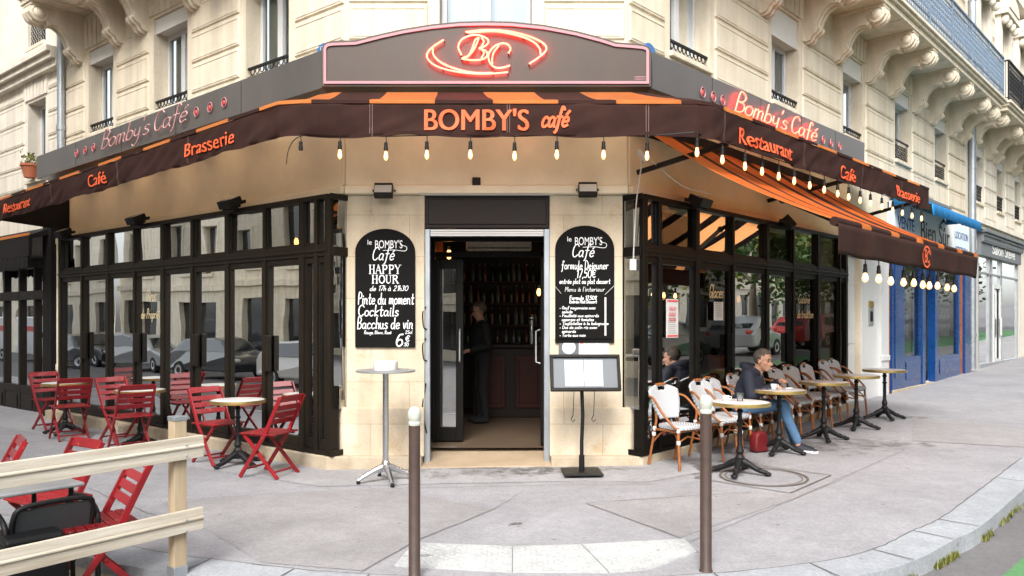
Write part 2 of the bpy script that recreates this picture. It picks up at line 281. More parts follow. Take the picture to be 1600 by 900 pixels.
# ------------------------------------------------------------------ mesh helpers
class MB:
    def __init__(s): s.v = []; s.f = []; s.m = []
    def add(s, vs_, fs, m=0, M=None):
        o = len(s.v)
        s.v += [tuple(M @ Vector(p)) if M is not None else tuple(p) for p in vs_]
        s.f += [tuple(i+o for i in f) for f in fs]; s.m += [m]*len(fs)
    def box(s, x0, x1, y0, y1, z0, z1, m=0, M=None):
        if x0 > x1: x0, x1 = x1, x0
        if y0 > y1: y0, y1 = y1, y0
        s.add([(x0,y0,z0),(x1,y0,z0),(x1,y1,z0),(x0,y1,z0),(x0,y0,z1),(x1,y0,z1),(x1,y1,z1),(x0,y1,z1)],
              [(0,3,2,1),(4,5,6,7),(0,1,5,4),(1,2,6,5),(2,3,7,6),(3,0,4,7)], m, M)
    def quad(s, a, b, c, d, m=0): s.add([a, b, c, d], [(0,1,2,3)], m)
    def bar(s, p0, p1, w_, h_, m=0, up=(0,0,1)):
        p0, p1 = Vector(p0), Vector(p1); d = (p1-p0); L = d.length; d.normalize(); u = Vector(up)
        x = d.cross(u)
        if x.length < 1e-4: x = d.cross(Vector((0,1,0)))
        x.normalize(); u = x.cross(d)
        M = Matrix((x, d, u)).transposed().to_4x4(); M.translation = p0
        s.box(-w_/2, w_/2, 0, L, -h_/2, h_/2, m, M)
    def tube(s, pts, r, n=8, m=0, closed=False, cap=True):
        pts = [Vector(p) for p in pts]; N = len(pts); vs_ = []; fs = []; u = None
        for i, p in enumerate(pts):
            if closed: d = pts[(i+1) % N]-pts[i-1]
            else: d = pts[min(i+1, N-1)]-pts[max(i-1, 0)]
            if d.length < 1e-9: d = Vector((0,0,1))
            d.normalize()
            if u is None: u = d.orthogonal().normalized()
            u = (u-d*u.dot(d)); u = u.normalized() if u.length > 1e-6 else d.orthogonal().normalized()
            w_ = d.cross(u); rr = r[i] if isinstance(r, (list, tuple)) else r
            for k in range(n):
                a = 2*math.pi*k/n; vs_.append(p+(u*math.cos(a)+w_*math.sin(a))*rr)
        for i in range(N if closed else N-1):
            j = (i+1) % N
            for k in range(n): fs.append((i*n+k, i*n+(k+1) % n, j*n+(k+1) % n, j*n+k))
        if cap and not closed: fs += [tuple(range(n-1, -1, -1)), tuple((N-1)*n+k for k in range(n))]
        s.add(vs_, fs, m)
    def lathe(s, prof, c=(0,0,0), n=20, m=0, M=None):
        vs_ = []; fs = []
        for r, z in prof:
            for k in range(n): a = 2*math.pi*k/n; vs_.append((c[0]+r*math.cos(a), c[1]+r*math.sin(a), c[2]+z))
        for i in range(len(prof)-1):
            for k in range(n): fs.append((i*n+k, i*n+(k+1) % n, (i+1)*n+(k+1) % n, (i+1)*n+k))
        if prof[0][0] > 1e-5: fs.append(tuple(range(n-1, -1, -1)))
        if prof[-1][0] > 1e-5: fs.append(tuple((len(prof)-1)*n+k for k in range(n)))
        s.add(vs_, fs, m, M)
    def ell(s, c, r, m=0, n=14, M=None):
        k = n//2; prof = [(math.sin(math.pi*i/k), -math.cos(math.pi*i/k)) for i in range(k+1)]
        T = Matrix.Translation(c) @ (M.to_4x4() if M is not None else Matrix.Identity(4)) @ Matrix.Diagonal((*r, 1))
        s.lathe(prof, (0,0,0), n, m, T)
    def prism(s, poly, y0, y1, m=0, plane='xz'):
        """poly is counter-clockwise seen from -y ; extruded between y0 and y1"""
        n = len(poly)
        if plane == 'xz': a = [(p[0], y0, p[1]) for p in poly]; b = [(p[0], y1, p[1]) for p in poly]
        elif plane == 'yz': a = [(y0, p[0], p[1]) for p in poly]; b = [(y1, p[0], p[1]) for p in poly]
        else: a = [(p[0], p[1], y0) for p in poly]; b = [(p[0], p[1], y1) for p in poly]
        s.add(a+b, [tuple(range(n)), tuple(range(2*n-1, n-1, -1))]+[(i, i+n, (i+1) % n+n, (i+1) % n) for i in range(n)], m)
    def build(s, name, mats, parent=None, loc=None, rotz=0, smooth=None, bevel=0, solid=0, sub=0):
        me = bpy.data.meshes.new(name); me.from_pydata(s.v, [], s.f)
        for k in (mats if isinstance(mats, (list, tuple)) else [mats]): me.materials.append(MATS[k])
        me.polygons.foreach_set('material_index', s.m); me.update()
        import bmesh
        bm = bmesh.new(); bm.from_mesh(me)
        if solid or (smooth is not None): bmesh.ops.remove_doubles(bm, verts=bm.verts, dist=2e-5)
        bmesh.ops.recalc_face_normals(bm, faces=bm.faces); bm.to_mesh(me); bm.free()
        if smooth is not None:
            me.polygons.foreach_set('use_smooth', [True]*len(me.polygons)); me.set_sharp_from_angle(angle=R_(smooth))
        o = bpy.data.objects.new(name, me); col.objects.link(o)
        if parent is not None: o.parent = parent
        if loc is not None: o.location = loc
        o.rotation_euler = (0, 0, rotz)
        if solid: mo = o.modifiers.new('thick', 'SOLIDIFY'); mo.thickness = solid; mo.offset = 0
        if bevel: mo = o.modifiers.new('bevel', 'BEVEL'); mo.width = bevel; mo.segments = 2; mo.limit_method = 'ANGLE'; mo.angle_limit = R_(40)
        if sub: mo = o.modifiers.new('sub', 'SUBSURF'); mo.levels = sub; mo.render_levels = sub
        return o
def tag(o, label=None, cat=None, group=None, kind=None):
    if label: o['label'] = label
    if cat: o['category'] = cat
    if group: o['group'] = group
    if kind: o['kind'] = kind
    return o
def thing(name, label, cat, loc=(0,0,0), rotz=0, group=None):
    o = bpy.data.objects.new(name, None); col.objects.link(o); o.location = loc; o.rotation_euler = (0, 0, rotz); o.empty_display_size = .1
    return tag(o, label, cat, group)
KIDS = {}
def children(o): return [c for c in bpy.data.objects if c.parent == o]
def dup(o, loc=None, rotz=None, label=None, parent=None, kids=None):
    c = o.copy(); col.objects.link(c)
    if parent is not None: c.parent = parent
    if loc is not None: c.location = loc
    if rotz is not None: c.rotation_euler = (0, 0, rotz)
    if label: c['label'] = label
    for ch in children(o): dup(ch, parent=c)
    return c
def catmull(pts, k=6, closed=False):
    P = [Vector(p) for p in pts]; n = len(P)
    if n < 3: return P
    out = []
    for i in range(n if closed else n-1):
        a = P[i-1] if (i > 0 or closed) else P[0]*2-P[1]; b = P[i]; c = P[(i+1) % n]; d = P[(i+2) % n] if (i+2 < n or closed) else P[-1]*2-P[-2]
        for j in range(k):
            t = j/k; out.append(.5*((2*b)+(c-a)*t+(2*a-5*b+4*c-d)*t*t+(3*b-a-3*c+d)*t**3))
    if not closed: out.append(P[-1])
    return out

# ------------------------------------------------------------------ lettering
def text_geo(s, size=.2, sx=1, shear=0, extrude=.002, bold=0, align='CENTER', space=1):
    cu = bpy.data.curves.new('t', 'FONT'); cu.body = s; cu.size = size; cu.shear = shear; cu.extrude = extrude; cu.offset = bold; cu.align_x = align; cu.space_character = space; cu.resolution_u = 6
    o = bpy.data.objects.new('t', cu); col.objects.link(o); dg = bpy.context.evaluated_depsgraph_get(); dg.update()
    me = bpy.data.meshes.new_from_object(o.evaluated_get(dg)); vs_ = [(v.co.x*sx, -v.co.z, v.co.y) for v in me.vertices]; fs = [tuple(p.vertices) for p in me.polygons]
    bpy.data.objects.remove(o); bpy.data.curves.remove(cu); bpy.data.meshes.remove(me); return vs_, fs
def put_text(mb, s, x, z, y=0, m=0, width=None, M=None, **k):
    vs_, fs = text_geo(s, **k)
    if width:
        x0 = min(v[0] for v in vs_); x1 = max(v[0] for v in vs_); q = width/(x1-x0); al = k.get('align', 'CENTER')
        vs_ = [(v[0]*q, v[1], v[2]) for v in vs_]
    T = Matrix.Translation((x, y, z)); mb.add(vs_, fs, m, T if M is None else M @ T)
GL = dict(a="40,42 25,50 8,40 5,18 15,2 30,5 42,25 42,48 42,15 50,0", b="8,100 8,0 8,35 25,50 42,38 42,12 25,0 8,10", c="42,42 25,50 8,38 6,14 20,0 40,8",
 d="42,42 25,50 8,38 6,14 20,0 36,8 42,25 42,100 42,12 50,0", e="6,26 40,28 38,44 24,50 8,38 6,14 20,0 42,8", f="42,88 32,100 22,88 20,-10 10,-30;6,50 38,50",
 g="42,42 25,50 8,38 8,16 22,6 38,16 42,48 42,-25 26,-42 8,-30", h="8,100 8,0 8,32 24,50 38,40 38,0", i="10,50 10,8 18,0;10,66 12,72", j="14,50 14,-30 2,-40;14,66 15,72",
 k="8,100 8,0;38,50 8,22 40,0", l="10,100 10,8 18,0", m="8,50 8,0 8,34 20,50 30,40 30,0 30,34 44,50 54,40 54,8 62,0", n="8,50 8,0 8,32 24,50 38,40 38,8 46,0",
 o="24,50 8,40 6,12 22,0 40,10 42,38 24,50", p="8,50 8,-40 8,34 25,50 42,38 42,12 25,0 8,10", q="42,42 25,50 8,38 8,12 24,0 42,12 42,50 42,-42", r="8,50 8,0 8,30 20,48 36,48",
 s="36,44 22,50 10,42 14,30 32,22 36,8 20,0 6,6", t="20,88 20,8 30,0 38,6;6,54 38,54", u="8,50 8,14 18,0 32,6 40,22 40,50 40,10 48,0", v="6,50 20,0 36,50", x="6,50 38,0;38,50 6,0",
 y="8,50 10,20 22,10 38,20 40,50 40,-20 24,-42 8,-30", z="6,50 38,50 6,0 40,0", A="4,0 28,100 52,0;14,36 44,36", B="10,0 10,100 36,98 46,78 34,56 12,52 42,48 52,24 38,2 10,0",
 C="56,82 36,100 12,84 6,45 18,8 40,0 58,16", D="8,0 8,100 36,94 54,60 48,20 28,0 8,0", E="50,98 10,98 10,50 42,50 10,50 10,2 52,2", F="50,98 10,98 10,0;10,52 42,52",
 G="54,84 34,100 10,84 6,40 20,2 44,6 54,40 34,40", M="6,0 10,100 32,40 54,100 58,0", P="10,0 10,100 38,98 48,76 36,52 10,50", R="10,0 10,100 38,98 48,76 36,54 12,50 52,0",
 S="48,88 28,100 10,82 20,60 42,42 48,16 26,0 6,12", T="4,98 56,98;30,98 30,0", V="4,100 28,0 52,100", L="10,100 10,2 46,2", O="30,100 8,75 8,25 30,0 52,25 52,75 30,100", H="8,100 8,0;48,100 48,0;8,52 48,52")
GL.update({'é': GL['e']+";22,62 36,78", 'è': GL['e']+";18,78 30,62", 'à': GL['a']+";14,78 28,62", 'û': GL['u']+";12,60 24,74 36,60", '0': GL['O'], '1': "14,80 28,100 28,0", '2': "10,80 26,100 46,86 42,58 8,2 50,2", '5': "46,98 14,98 12,58 34,62 48,36 34,4 8,8",
 '6': "44,92 22,86 8,45 12,10 30,0 48,18 42,46 24,50 10,34", '7': "8,98 50,98 22,0", '9': "46,60 30,46 10,62 14,92 34,100 48,80 46,40 28,0", '8': "30,52 12,72 30,100 48,72 30,52 8,24 30,0 52,24 30,52", '3': "10,90 30,100 46,80 26,54 48,28 28,0 6,12", '4': "40,0 40,100 6,32 54,32",
 '€': "54,84 36,98 16,76 14,28 32,2 54,14;4,60 44,60;4,42 42,42", '.': "8,2 11,6", ',': "10,6 6,-12", '-': "6,28 32,28", "'": "10,100 8,80", ':': "8,40 10,44;8,4 10,8", '/': "4,0 40,100"})
def hand(s, h=.1, slant=.12, track=1.0, jit=0):
    """handwritten strokes -> list of polylines in (x,z), and the width; h = cap height"""
    out = []; x = 0; sc = h/100
    for ch in s:
        if ch == ' ': x += 34*track; continue
        g = GL.get(ch)
        if g is None: x += 30; continue
        wmax = 0
        for st in g.split(';'):
            pts = [tuple(float(q) for q in p.split(',')) for p in st.split()]
            wmax = max(wmax, max(p[0] for p in pts)); dz = random.uniform(-jit, jit)
            pts = catmull([Vector((p[0], p[1]+dz, 0)) for p in pts], 4) if len(pts) > 2 else [Vector((p[0], p[1]+dz, 0)) for p in pts]
            out.append([((x+p.x+slant*p.y)*sc, p.y*sc) for p in pts])
        x += (wmax+9)*track
    return out, x*sc
RIB = [0]
def ribbon(mb, pl, wd, y, m=0, dx=0, dz=0):
    """flat chalk stroke in the xz plane; later strokes lie a hair above earlier ones"""
    RIB[0] = (RIB[0]+1) % 9; y = y-.00025*RIB[0]
    P = [Vector((p[0]+dx, p[1]+dz)) for p in pl]; vs_ = []; fs = []
    for i, p in enumerate(P):
        d = P[min(i+1, len(P)-1)]-P[max(i-1, 0)]
        if d.length < 1e-9: d = Vector((1, 0))
        d.normalize(); nn = Vector((-d.y, d.x))*wd/2
        if i == 0: p = p-d*wd*.4
        if i == len(P)-1: p = p+d*wd*.4
        vs_ += [(p.x+nn.x, y-.00007*i, p.y+nn.y), (p.x-nn.x, y-.00007*i, p.y-nn.y)]
    for i in range(len(P)-1): fs.append((2*i, 2*i+1, 2*i+3, 2*i+2))
    mb.add(vs_, fs, m)
def hand_put(mb, s, x, z, h, wd, y, m=0, width=None, align='L', **k):
    pl, W = hand(s, h, **k); q = width/W if width else 1
    if align == 'C': x -= W*q/2
    for p in pl: ribbon(mb, [(a*q, b) for a, b in p], wd, y, m, x, z)
def neon_put(mb, pl, r, y, x=0, z=0, q=1, m=0):
    for p in pl: mb.tube([(a*q+x, y, b+z) for a, b in p], r, 6, m)

# ------------------------------------------------------------------ ground
def sheet(name, poly, off, m, kind='structure', label=None):
    mb = MB(); mb.add([(x, y, gz(x, y)+off) for x, y in poly], [tuple(range(len(poly)))]); o = mb.build(name, m); tag(o, kind=kind); return o
sheet('ground', [(-300, -300), (300, -300), (300, 300), (-300, 300)], -.20, 'road_grey')
sheet('road', [(-70, -40), (60, -40), (60, 70), (-70, 70)], -.125, 'road_grey')
KI = [fw('L', -60, 3.0), fw('L', -9, 3.0), (-5.3, 7.2), (-2.89, 5.71), (-1.74, 5.23), (-1.09, 5.03), (-.2, 4.90), (.7, 4.86), (1.67, 5.01), (2.39, 5.28), (3.03, 5.80), (3.59, 6.30), (5.61, 8.45)]
KI = [Vector((p[0], p[1], 0)) for p in KI]; KI.append(KI[-1]+DR*50)
KC = catmull(KI[2:-1], 5); KIN = [KI[0], KI[1]]+KC+[KI[-1]]
def offs(P, d):
    out = []
    for i, p in enumerate(P):
        t = (P[min(i+1, len(P)-1)]-P[max(i-1, 0)]).normalized(); out.append(p+Vector((t.y, -t.x, 0))*d)
    return out
KOUT = offs(KIN, .285)
inner = [(p.x, p.y) for p in KIN]+[tuple(fw('R', 56, -3).xy), (0, 14), tuple(fw('L', -60, -3).xy)]
mb = MB()
# pavement as a strip between kerb and the buildings, so it triangulates cleanly
back = []
for p in KIN: back.append(Vector((0, 13, 0)) if -4 < p.x < 4.2 else p+(Vector((-p.y*.0, 0, 0))))
mb.add([(x, y, gz(x, y)) for x, y in inner], [tuple(range(len(inner)))])
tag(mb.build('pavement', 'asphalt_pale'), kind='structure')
mb = MB()
for i in range(len(KIN)-1):
    a, b, c, d = KIN[i], KIN[i+1], KOUT[i+1], KOUT[i]
    z = lambda p, o: (p.x, p.y, gz(p.x, p.y)+o)
    ai, bi = a+(a-d)*.0, b
    mb.quad(z(a, .006), z(d, .0), z(c, .0), z(b, .006)); mb.quad(z(d, 0), z(d, -.2), z(c, -.2), z(c, 0)); mb.quad(z(a, .006), z(b, .006), z(b, -.05), z(a, -.05))
tag(mb.build('kerb', 'granite'), kind='structure')
mb = MB()      # open joints: kerb line, stone ends, old cuts in the asphalt
def strip(pts, wd, off=.009, m=0, jag=0):
    P = [Vector((p[0], p[1], 0)) for p in pts]
    if jag:
        Q = []
        for i in range(len(P)-1):
            n = max(2, int((P[i+1]-P[i]).length/.12))
            for j in range(n): p = P[i].lerp(P[i+1], j/n); Q.append(p+Vector((random.uniform(-jag, jag), random.uniform(-jag, jag), 0)))
        P = Q+[P[-1]]
    A = offs(P, wd/2); B = offs(P, -wd/2)
    for i in range(len(P)-1):
        mb.quad(*[(p.x, p.y, gz(p.x, p.y)+off) for p in (A[i], A[i+1], B[i+1], B[i])], m)
strip([(p.x, p.y) for p in KIN[1:-1]], .007, .010, jag=.006)
for i in range(2, len(KIN)-1, 4): strip([KIN[i].xy, KOUT[i].xy], .010)
Q = KIN[-2]
for k in range(14): p = Q+DR*(k*1.0+.5); strip([p.xy, (p+Vector((.728, -.686, 0))*.33).xy], .010)
strip([(-1.0, 5.03), (-.72, 5.72), (-.15, 6.6), (.1, 7.2)], .004, jag=.012); strip([(.65, 6.75), (1.25, 5.7), (1.3, 5.35)], .005, jag=.006); strip([(1.30, 5.6), (2.6, 6.9), (4.6, 9.0)], .004, jag=.01)
strip([(.65, 6.75), (1.6, 6.95), (2.2, 7.05)], .006, jag=.01); strip([(-3.2, 7.0), (-2.3, 7.25), (-1.2, 7.4), (0.3, 7.45), (1.4, 7.45)], .005, jag=.012)
for a, b in (((-4.2, 7.6), (-3.0, 6.5)), ((5.0, 9.6), (6.2, 9.0)), ((6.0, 11.5), (7.4, 10.2))): strip([a, b], .005, jag=.01)
tag(mb.build('pavement_joint', 'joint'), kind='structure')
# paler concrete apron along the foot of the walls
mb = MB()
ap = [fw('L', -9, .1), fw('L', -9, 1.1), fw('L', -1.5, 1.0), Vector((-1.9, 7.55, 0)), Vector((-.6, 7.6, 0)), Vector((.4, 7.62, 0)), Vector((1.35, 7.55, 0)), fw('R', .1, .85), fw('R', .6, .3), (0, 8.6)]
mb.add([(p[0], p[1], gz(p[0], p[1])+.004) for p in ap], [tuple(range(len(ap)))]); tag(mb.build('concrete_apron', 'concrete_pale'), kind='structure')
sheet('cycle_lane', [(2.57, 4.45), (3.24, 5.11), (3.93, 5.77), (5.28, 7.18), (40, 44), (42, 42), (8, 6.0), (4.5, 2.5), (2.6, 1.2), (1.2, 1.6), (1.4, 3.4)], -.119, 'bike_green')
for nm_, P in (('asphalt_repair', [(.67, 6.72), (1.25, 5.72), (2.6, 6.9), (3.3, 7.6), (2.6, 7.0), (1.9, 7.2)]), ('asphalt_repair', [(-3.2, 7.0), (-2.3, 7.25), (-1.2, 7.4), (-.15, 6.6), (-.72, 5.72), (-.98, 5.08), (-1.72, 5.28)]), ('asphalt_repair', [(5.0, 9.6), (6.2, 9.0), (7.4, 10.2), (6.0, 11.5)])): sheet(nm_, P, .0035, 'asphalt_patch')
# tactile slabs
def gobj(name, label, cat, group=None, c=(0, 0)): return thing(name, label, cat, (c[0], c[1], gz(*c)), 0, group)
slabs = [([(-.79, 5.17), (0.0, 5.01), (0.0, 5.54), (-.72, 5.66)], 'left'), ([(.006, 5.01), (.62, 4.98), (.50, 5.56), (.006, 5.54)], 'mid'), ([(.628, 4.98), (.88, 5.02), (1.29, 5.36), (1.27, 5.66), (.508, 5.565)], 'right')]
for P, w_ in slabs:
    mb = MB(); n = len(P); c = (sum(p[0] for p in P)/n, sum(p[1] for p in P)/n)
    mb.add([(x, y, gz(x, y)-.02) for x, y in P]+[(x, y, gz(x, y)+.012) for x, y in P], [tuple(range(n, 2*n))]+[(i, (i+1) % n, (i+1) % n+n, i+n) for i in range(n)])
    x0 = min(p[0] for p in P); x1 = max(p[0] for p in P)
    def inside(x, y, e=.03):
        return all((P[(i+1) % n][0]-P[i][0])*(y-P[i][1])-(P[(i+1) % n][1]-P[i][1])*(x-P[i][0]) > e*math.hypot(P[(i+1) % n][0]-P[i][0], P[(i+1) % n][1]-P[i][1]) for i in range(n))
    y = 4.95; row = 0
    while y < 5.7:
        x = x0+(.0375 if row % 2 else 0)
        while x < x1:
            if inside(x, y): mb.lathe([(.014, 0), (.011, .005), (.001, .0055)], (x, y, gz(x, y)+.012), 8)
            x += .075
        y += .0375*1.0; row += 1
    o = mb.build('tactile_slab', 'tactile_white', smooth=50)
    tag(o, {'left': 'white studded paving slab with the left bollard in front of it', 'mid': 'white studded paving slab in the middle of the three', 'right': 'white studded paving slab with slanted end beside the right bollard'}[w_], 'paving slab', 'white tactile slabs')
# manhole
A0 = Vector((2.54, 7.0, 0)); ex = DR*.99; ey = Vector((-.728, .686, 0))*.99
root = gobj('manhole_cover', 'square rusty edged pavement cover with a round lid under the nearest bistro table', 'manhole cover', c=(2.52, 7.7))
def gl_(p, off=0): return (p.x-2.52, p.y-7.7, gz(p.x, p.y)-gz(2.52, 7.7)+off)
mb = MB()
for a, b in ((0, 0, ), (1, 0), (1, 1), (0, 1)): pass
C4 = [A0, A0+ex, A0+ex+ey, A0+ey]
for i in range(4):
    p, q = C4[i], C4[(i+1) % 4]; cen = (C4[0]+C4[2])/2
    mb.quad(gl_(p, .008), gl_(q, .008), gl_(q.lerp(cen, .03), .008), gl_(p.lerp(cen, .03), .008))
mb.build('rim', 'iron_cover', root)
mb = MB(); cen = (C4[0]+C4[2])/2
for r0, r1 in ((.405, .43), (.365, .375)):
    for k in range(48):
        a, b = 2*math.pi*k/48, 2*math.pi*(k+1)/48; V = lambda r, t: cen+Vector((r*math.cos(t), r*math.sin(t), 0))
        mb.quad(gl_(V(r0, a), .009), gl_(V(r1, a), .009), gl_(V(r1, b), .009), gl_(V(r0, b), .009))
mb.build('lid_ring', 'iron_cover', root)
# weeds in the gutter
mb = MB(); ran = random.Random(3)
ks = KOUT
for i in range(1100):
    t = ran.random(); j = ran.choice([x for x in range(len(KOUT)-2) if KOUT[x].x > 1.9]+[0 for _ in ()]); p = KOUT[j].lerp(KOUT[j+1], t)
    if p.x > 7: continue
    if noise.noise(Vector((p.x*2.2, p.y*2.2, 0))) < .02: continue
    for b in range(3):
        a = ran.uniform(0, 6.28); h = ran.uniform(.015, .045); wd = .005; dx = Vector((math.cos(a), math.sin(a), 0)); q = p+Vector((ran.uniform(-.02, .03), ran.uniform(-.03, .02), 0)); zz = gz(q.x, q.y)-.12
        t1 = q+dx*h*.7; mb.add([(q.x-dx.y*wd, q.y+dx.x*wd, zz), (q.x+dx.y*wd, q.y-dx.x*wd, zz), (t1.x, t1.y, zz+h+.015)], [(0, 1, 2)])
tag(mb.build('weed', 'leaf_b'), kind='stuff', label='green weeds growing in the gutter along the kerb', cat='weeds')
# ------------------------------------------------------------------ facades
def wall_face(mb, s0, s1, z0, z1, holes, y=0, reveal=.28, m=0, mr=None):
    """flat wall in the plane y with rectangular holes (s0,s1,z0,z1) and their reveals going in"""
    xs = sorted(set([s0, s1]+[min(max(h[i], s0), s1) for h in holes for i in (0, 1)])); zs = sorted(set([z0, z1]+[min(max(h[i], z0), z1) for h in holes for i in (2, 3)]))
    for i in range(len(xs)-1):
        for j in range(len(zs)-1):
            a, b, c, d = xs[i], xs[i+1], zs[j], zs[j+1]; cx, cz = (a+b)/2, (c+d)/2
            if any(h[0] < cx < h[1] and h[2] < cz < h[3] for h in holes): continue
            mb.quad((a, y, c), (b, y, c), (b, y, d), (a, y, d), m)
    for h in holes:
        a, b, c, d = h[:4]; e = y+reveal; q = m if mr is None else mr
        mb.quad((a, y, c), (a, y, d), (a, e, d), (a, e, c), q); mb.quad((b, y, c), (b, e, c), (b, e, d), (b, y, d), q)
        mb.quad((a, y, d), (b, y, d), (b, e, d), (a, e, d), q); mb.quad((a, y, c), (a, e, c), (b, e, c), (b, y, c), q)
def courses(mb, spans, z0, z1, h=.41, gap=.028, d=.021, m=0, y=0):
    z = z0
    while z < z1-.08:
        t = min(z+h-gap, z1)
        for a, b in spans:
            if b-a < .06: continue
            e = .012; v = [(a, y, z), (b, y, z), (b, y, t), (a, y, t), (a+e, y-d, z+e), (b-e, y-d, z+e), (b-e, y-d, t-e), (a+e, y-d, t-e)]
            mb.add(v, [(4, 5, 6, 7), (0, 1, 5, 4), (1, 2, 6, 5), (2, 3, 7, 6), (3, 0, 4, 7)], m)
            # sunk fillet line just inside the edge
            k = .035
            for q0, q1 in ((z+k, z+k+.012), (t-k-.012, t-k)): mb.box(a+k, b-k, y-d-.006, y-d+.001, q0, q1, m)
        z += h
def voussoirs(mb, a, b, z0, z1, n=7, m=0, y=0):
    wv = (b-a)/n
    for i in range(n):
        c = (i+.5-n/2)/n*.10
        mb.prism([(a+i*wv+.012, z0), (a+(i+1)*wv-.012, z0), (a+(i+1)*wv-.012+c*1.2, z1), (a+i*wv+.012+c*1.2, z1)], y-.03, y+.01, m)
def upper_window(par, f, a, b, z0, z1, box=.22, cur='curtain', guard=True, off=(0, 0, 0), rail=.0, open_half=False):
    """casement in a facade opening: frame > pane, shutter_box, guard_rail"""
    y = .20; rz = ANG[f]; L = loc_in(par, f)
    mb = MB(); fr = .065
    mb.box(a+.01, a+fr, y, y+.07, z0, z1-box); mb.box(b-fr, b-.01, y, y+.07, z0, z1-box); mb.box(a+fr, b-fr, y, y+.07, z1-box-fr, z1-box); mb.box(a+fr, b-fr, y, y+.07, z0, z0+.09)
    c = (a+b)/2; mb.box(c-.05, c+.05, y-.012, y+.06, z0+.09, z1-box-fr)
    o = mb.build('window', 'white_pvc', par, L, rz, bevel=.006)
    mb = MB()
    for p, q in ((a+fr, c-.05), (c+.05, b-fr)):
        t = random.uniform(-.004, .004); mb.quad((p, y+.04, z0+.09), (q, y+.04+t, z0+.09), (q, y+.04+t, z1-box-fr), (p, y+.04, z1-box-fr))
    mb.build('pane', 'glass_house', o)
    mb = MB(); n = 18; pts = [(a+(b-a)*i/n, y+.14+.02*math.sin(i*2.1)) for i in range(n+1)]
    for i in range(n): mb.quad((pts[i][0], pts[i][1], z0), (pts[i+1][0], pts[i+1][1], z0), (pts[i+1][0], pts[i+1][1], z1), (pts[i][0], pts[i][1], z1))
    mb.build('curtain', cur, o)
    if box:
        mb = MB(); mb.box(a+.004, b-.004, .03, y+.05, z1-box, z1-.004); mb.box(a+.004, b-.004, .024, .03, z1-box-.02, z1-box+.01); mb.build('shutter_box', 'shutter_white', o, bevel=.006)
    if guard:
        mb = MB(); h = rail or .16
        mb.box(a+.01, b-.01, .02, .05, z0+h-.03, z0+h); mb.box(a+.01, b-.01, .02, .05, z0+.02, z0+.045)
        n = max(4, int((b-a)/.1))
        for i in range(n):
            x = a+.05+(b-a-.1)*(i+.5)/n; r = min(.04, h/2-.03)
            zz = z0+.06+r
            while zz+r < z0+h-.02:
                mb.tube([(x+r*math.cos(t), .035, zz+r*math.sin(t)) for t in [k*math.pi/4 for k in range(8)]], .007, 4, closed=True); zz += 2*r+.01
        mb.build('guard_rail', 'iron_black', o)
    mb = MB(); mb.box(a-.02, b+.02, -.05, .2, z0-.07, z0-.003); mb.build('sill', 'upper_stone', o, bevel=.008)
    return o
def loc_in(par, f, s=0, d=0, z=0):
    return fw(f, s, d, z)-par.location
def bracket_mesh(w_=.26):
    mb = MB()
    out = [(0, 0), (.74, 0), (.80, -.06), (.82, -.16), (.76, -.26), (.66, -.29), (.58, -.25), (.55, -.30), (.50, -.27), (.42, -.26), (.34, -.30), (.27, -.38), (.22, -.48), (.20, -.56), (.235, -.60), (.20, -.64), (.14, -.67), (.10, -.74), (0, -.76)]
    poly = [(-x, z) for x, z in out]          # outward is -y
    n = len(poly); mb.add([(-w_/2, p[0], p[1]) for p in poly]+[(w_/2, p[0], p[1]) for p in poly], [tuple(range(n)), tuple(range(2*n-1, n-1, -1))]+[(i, i+n, (i+1) % n+n, (i+1) % n) for i in range(n)])
    for sx in (-1, 1):                         # volute bosses on both cheeks
        M = Matrix.Translation((sx*w_/2, -.68, -.15)) @ Matrix.Rotation(R_(90), 4, 'Y')
        if sx < 0: M = Matrix.Translation((sx*w_/2, -.68, -.15)) @ Matrix.Rotation(R_(-90), 4, 'Y')
        mb.lathe([(.13, -.01), (.13, .02), (.10, .035), (.095, .02), (.07, .05), (.04, .065), (.0, .07)], (0, 0, 0), 20, 0, M)
    for x in (-.05, .05):                      # ribs down the front
        P = [(x, -p[0]-.004, p[1]) for p in out[3:]]; mb.tube(catmull(P, 3), .028, 6)
    mb.box(-w_/2-.03, w_/2+.03, -.80, 0, -.045, -.002)
    return mb
BR = None
def brackets(par, f, ss, z, m='upper_stone'):
    global BR
    for s in ss:
        if BR is None: o = bracket_mesh().build('bracket', m, par, loc_in(par, f, s, 0, z), ANG[f], smooth=35); BR = o
        else: o = dup(BR, loc_in(par, f, s, 0, z), ANG[f], parent=par)
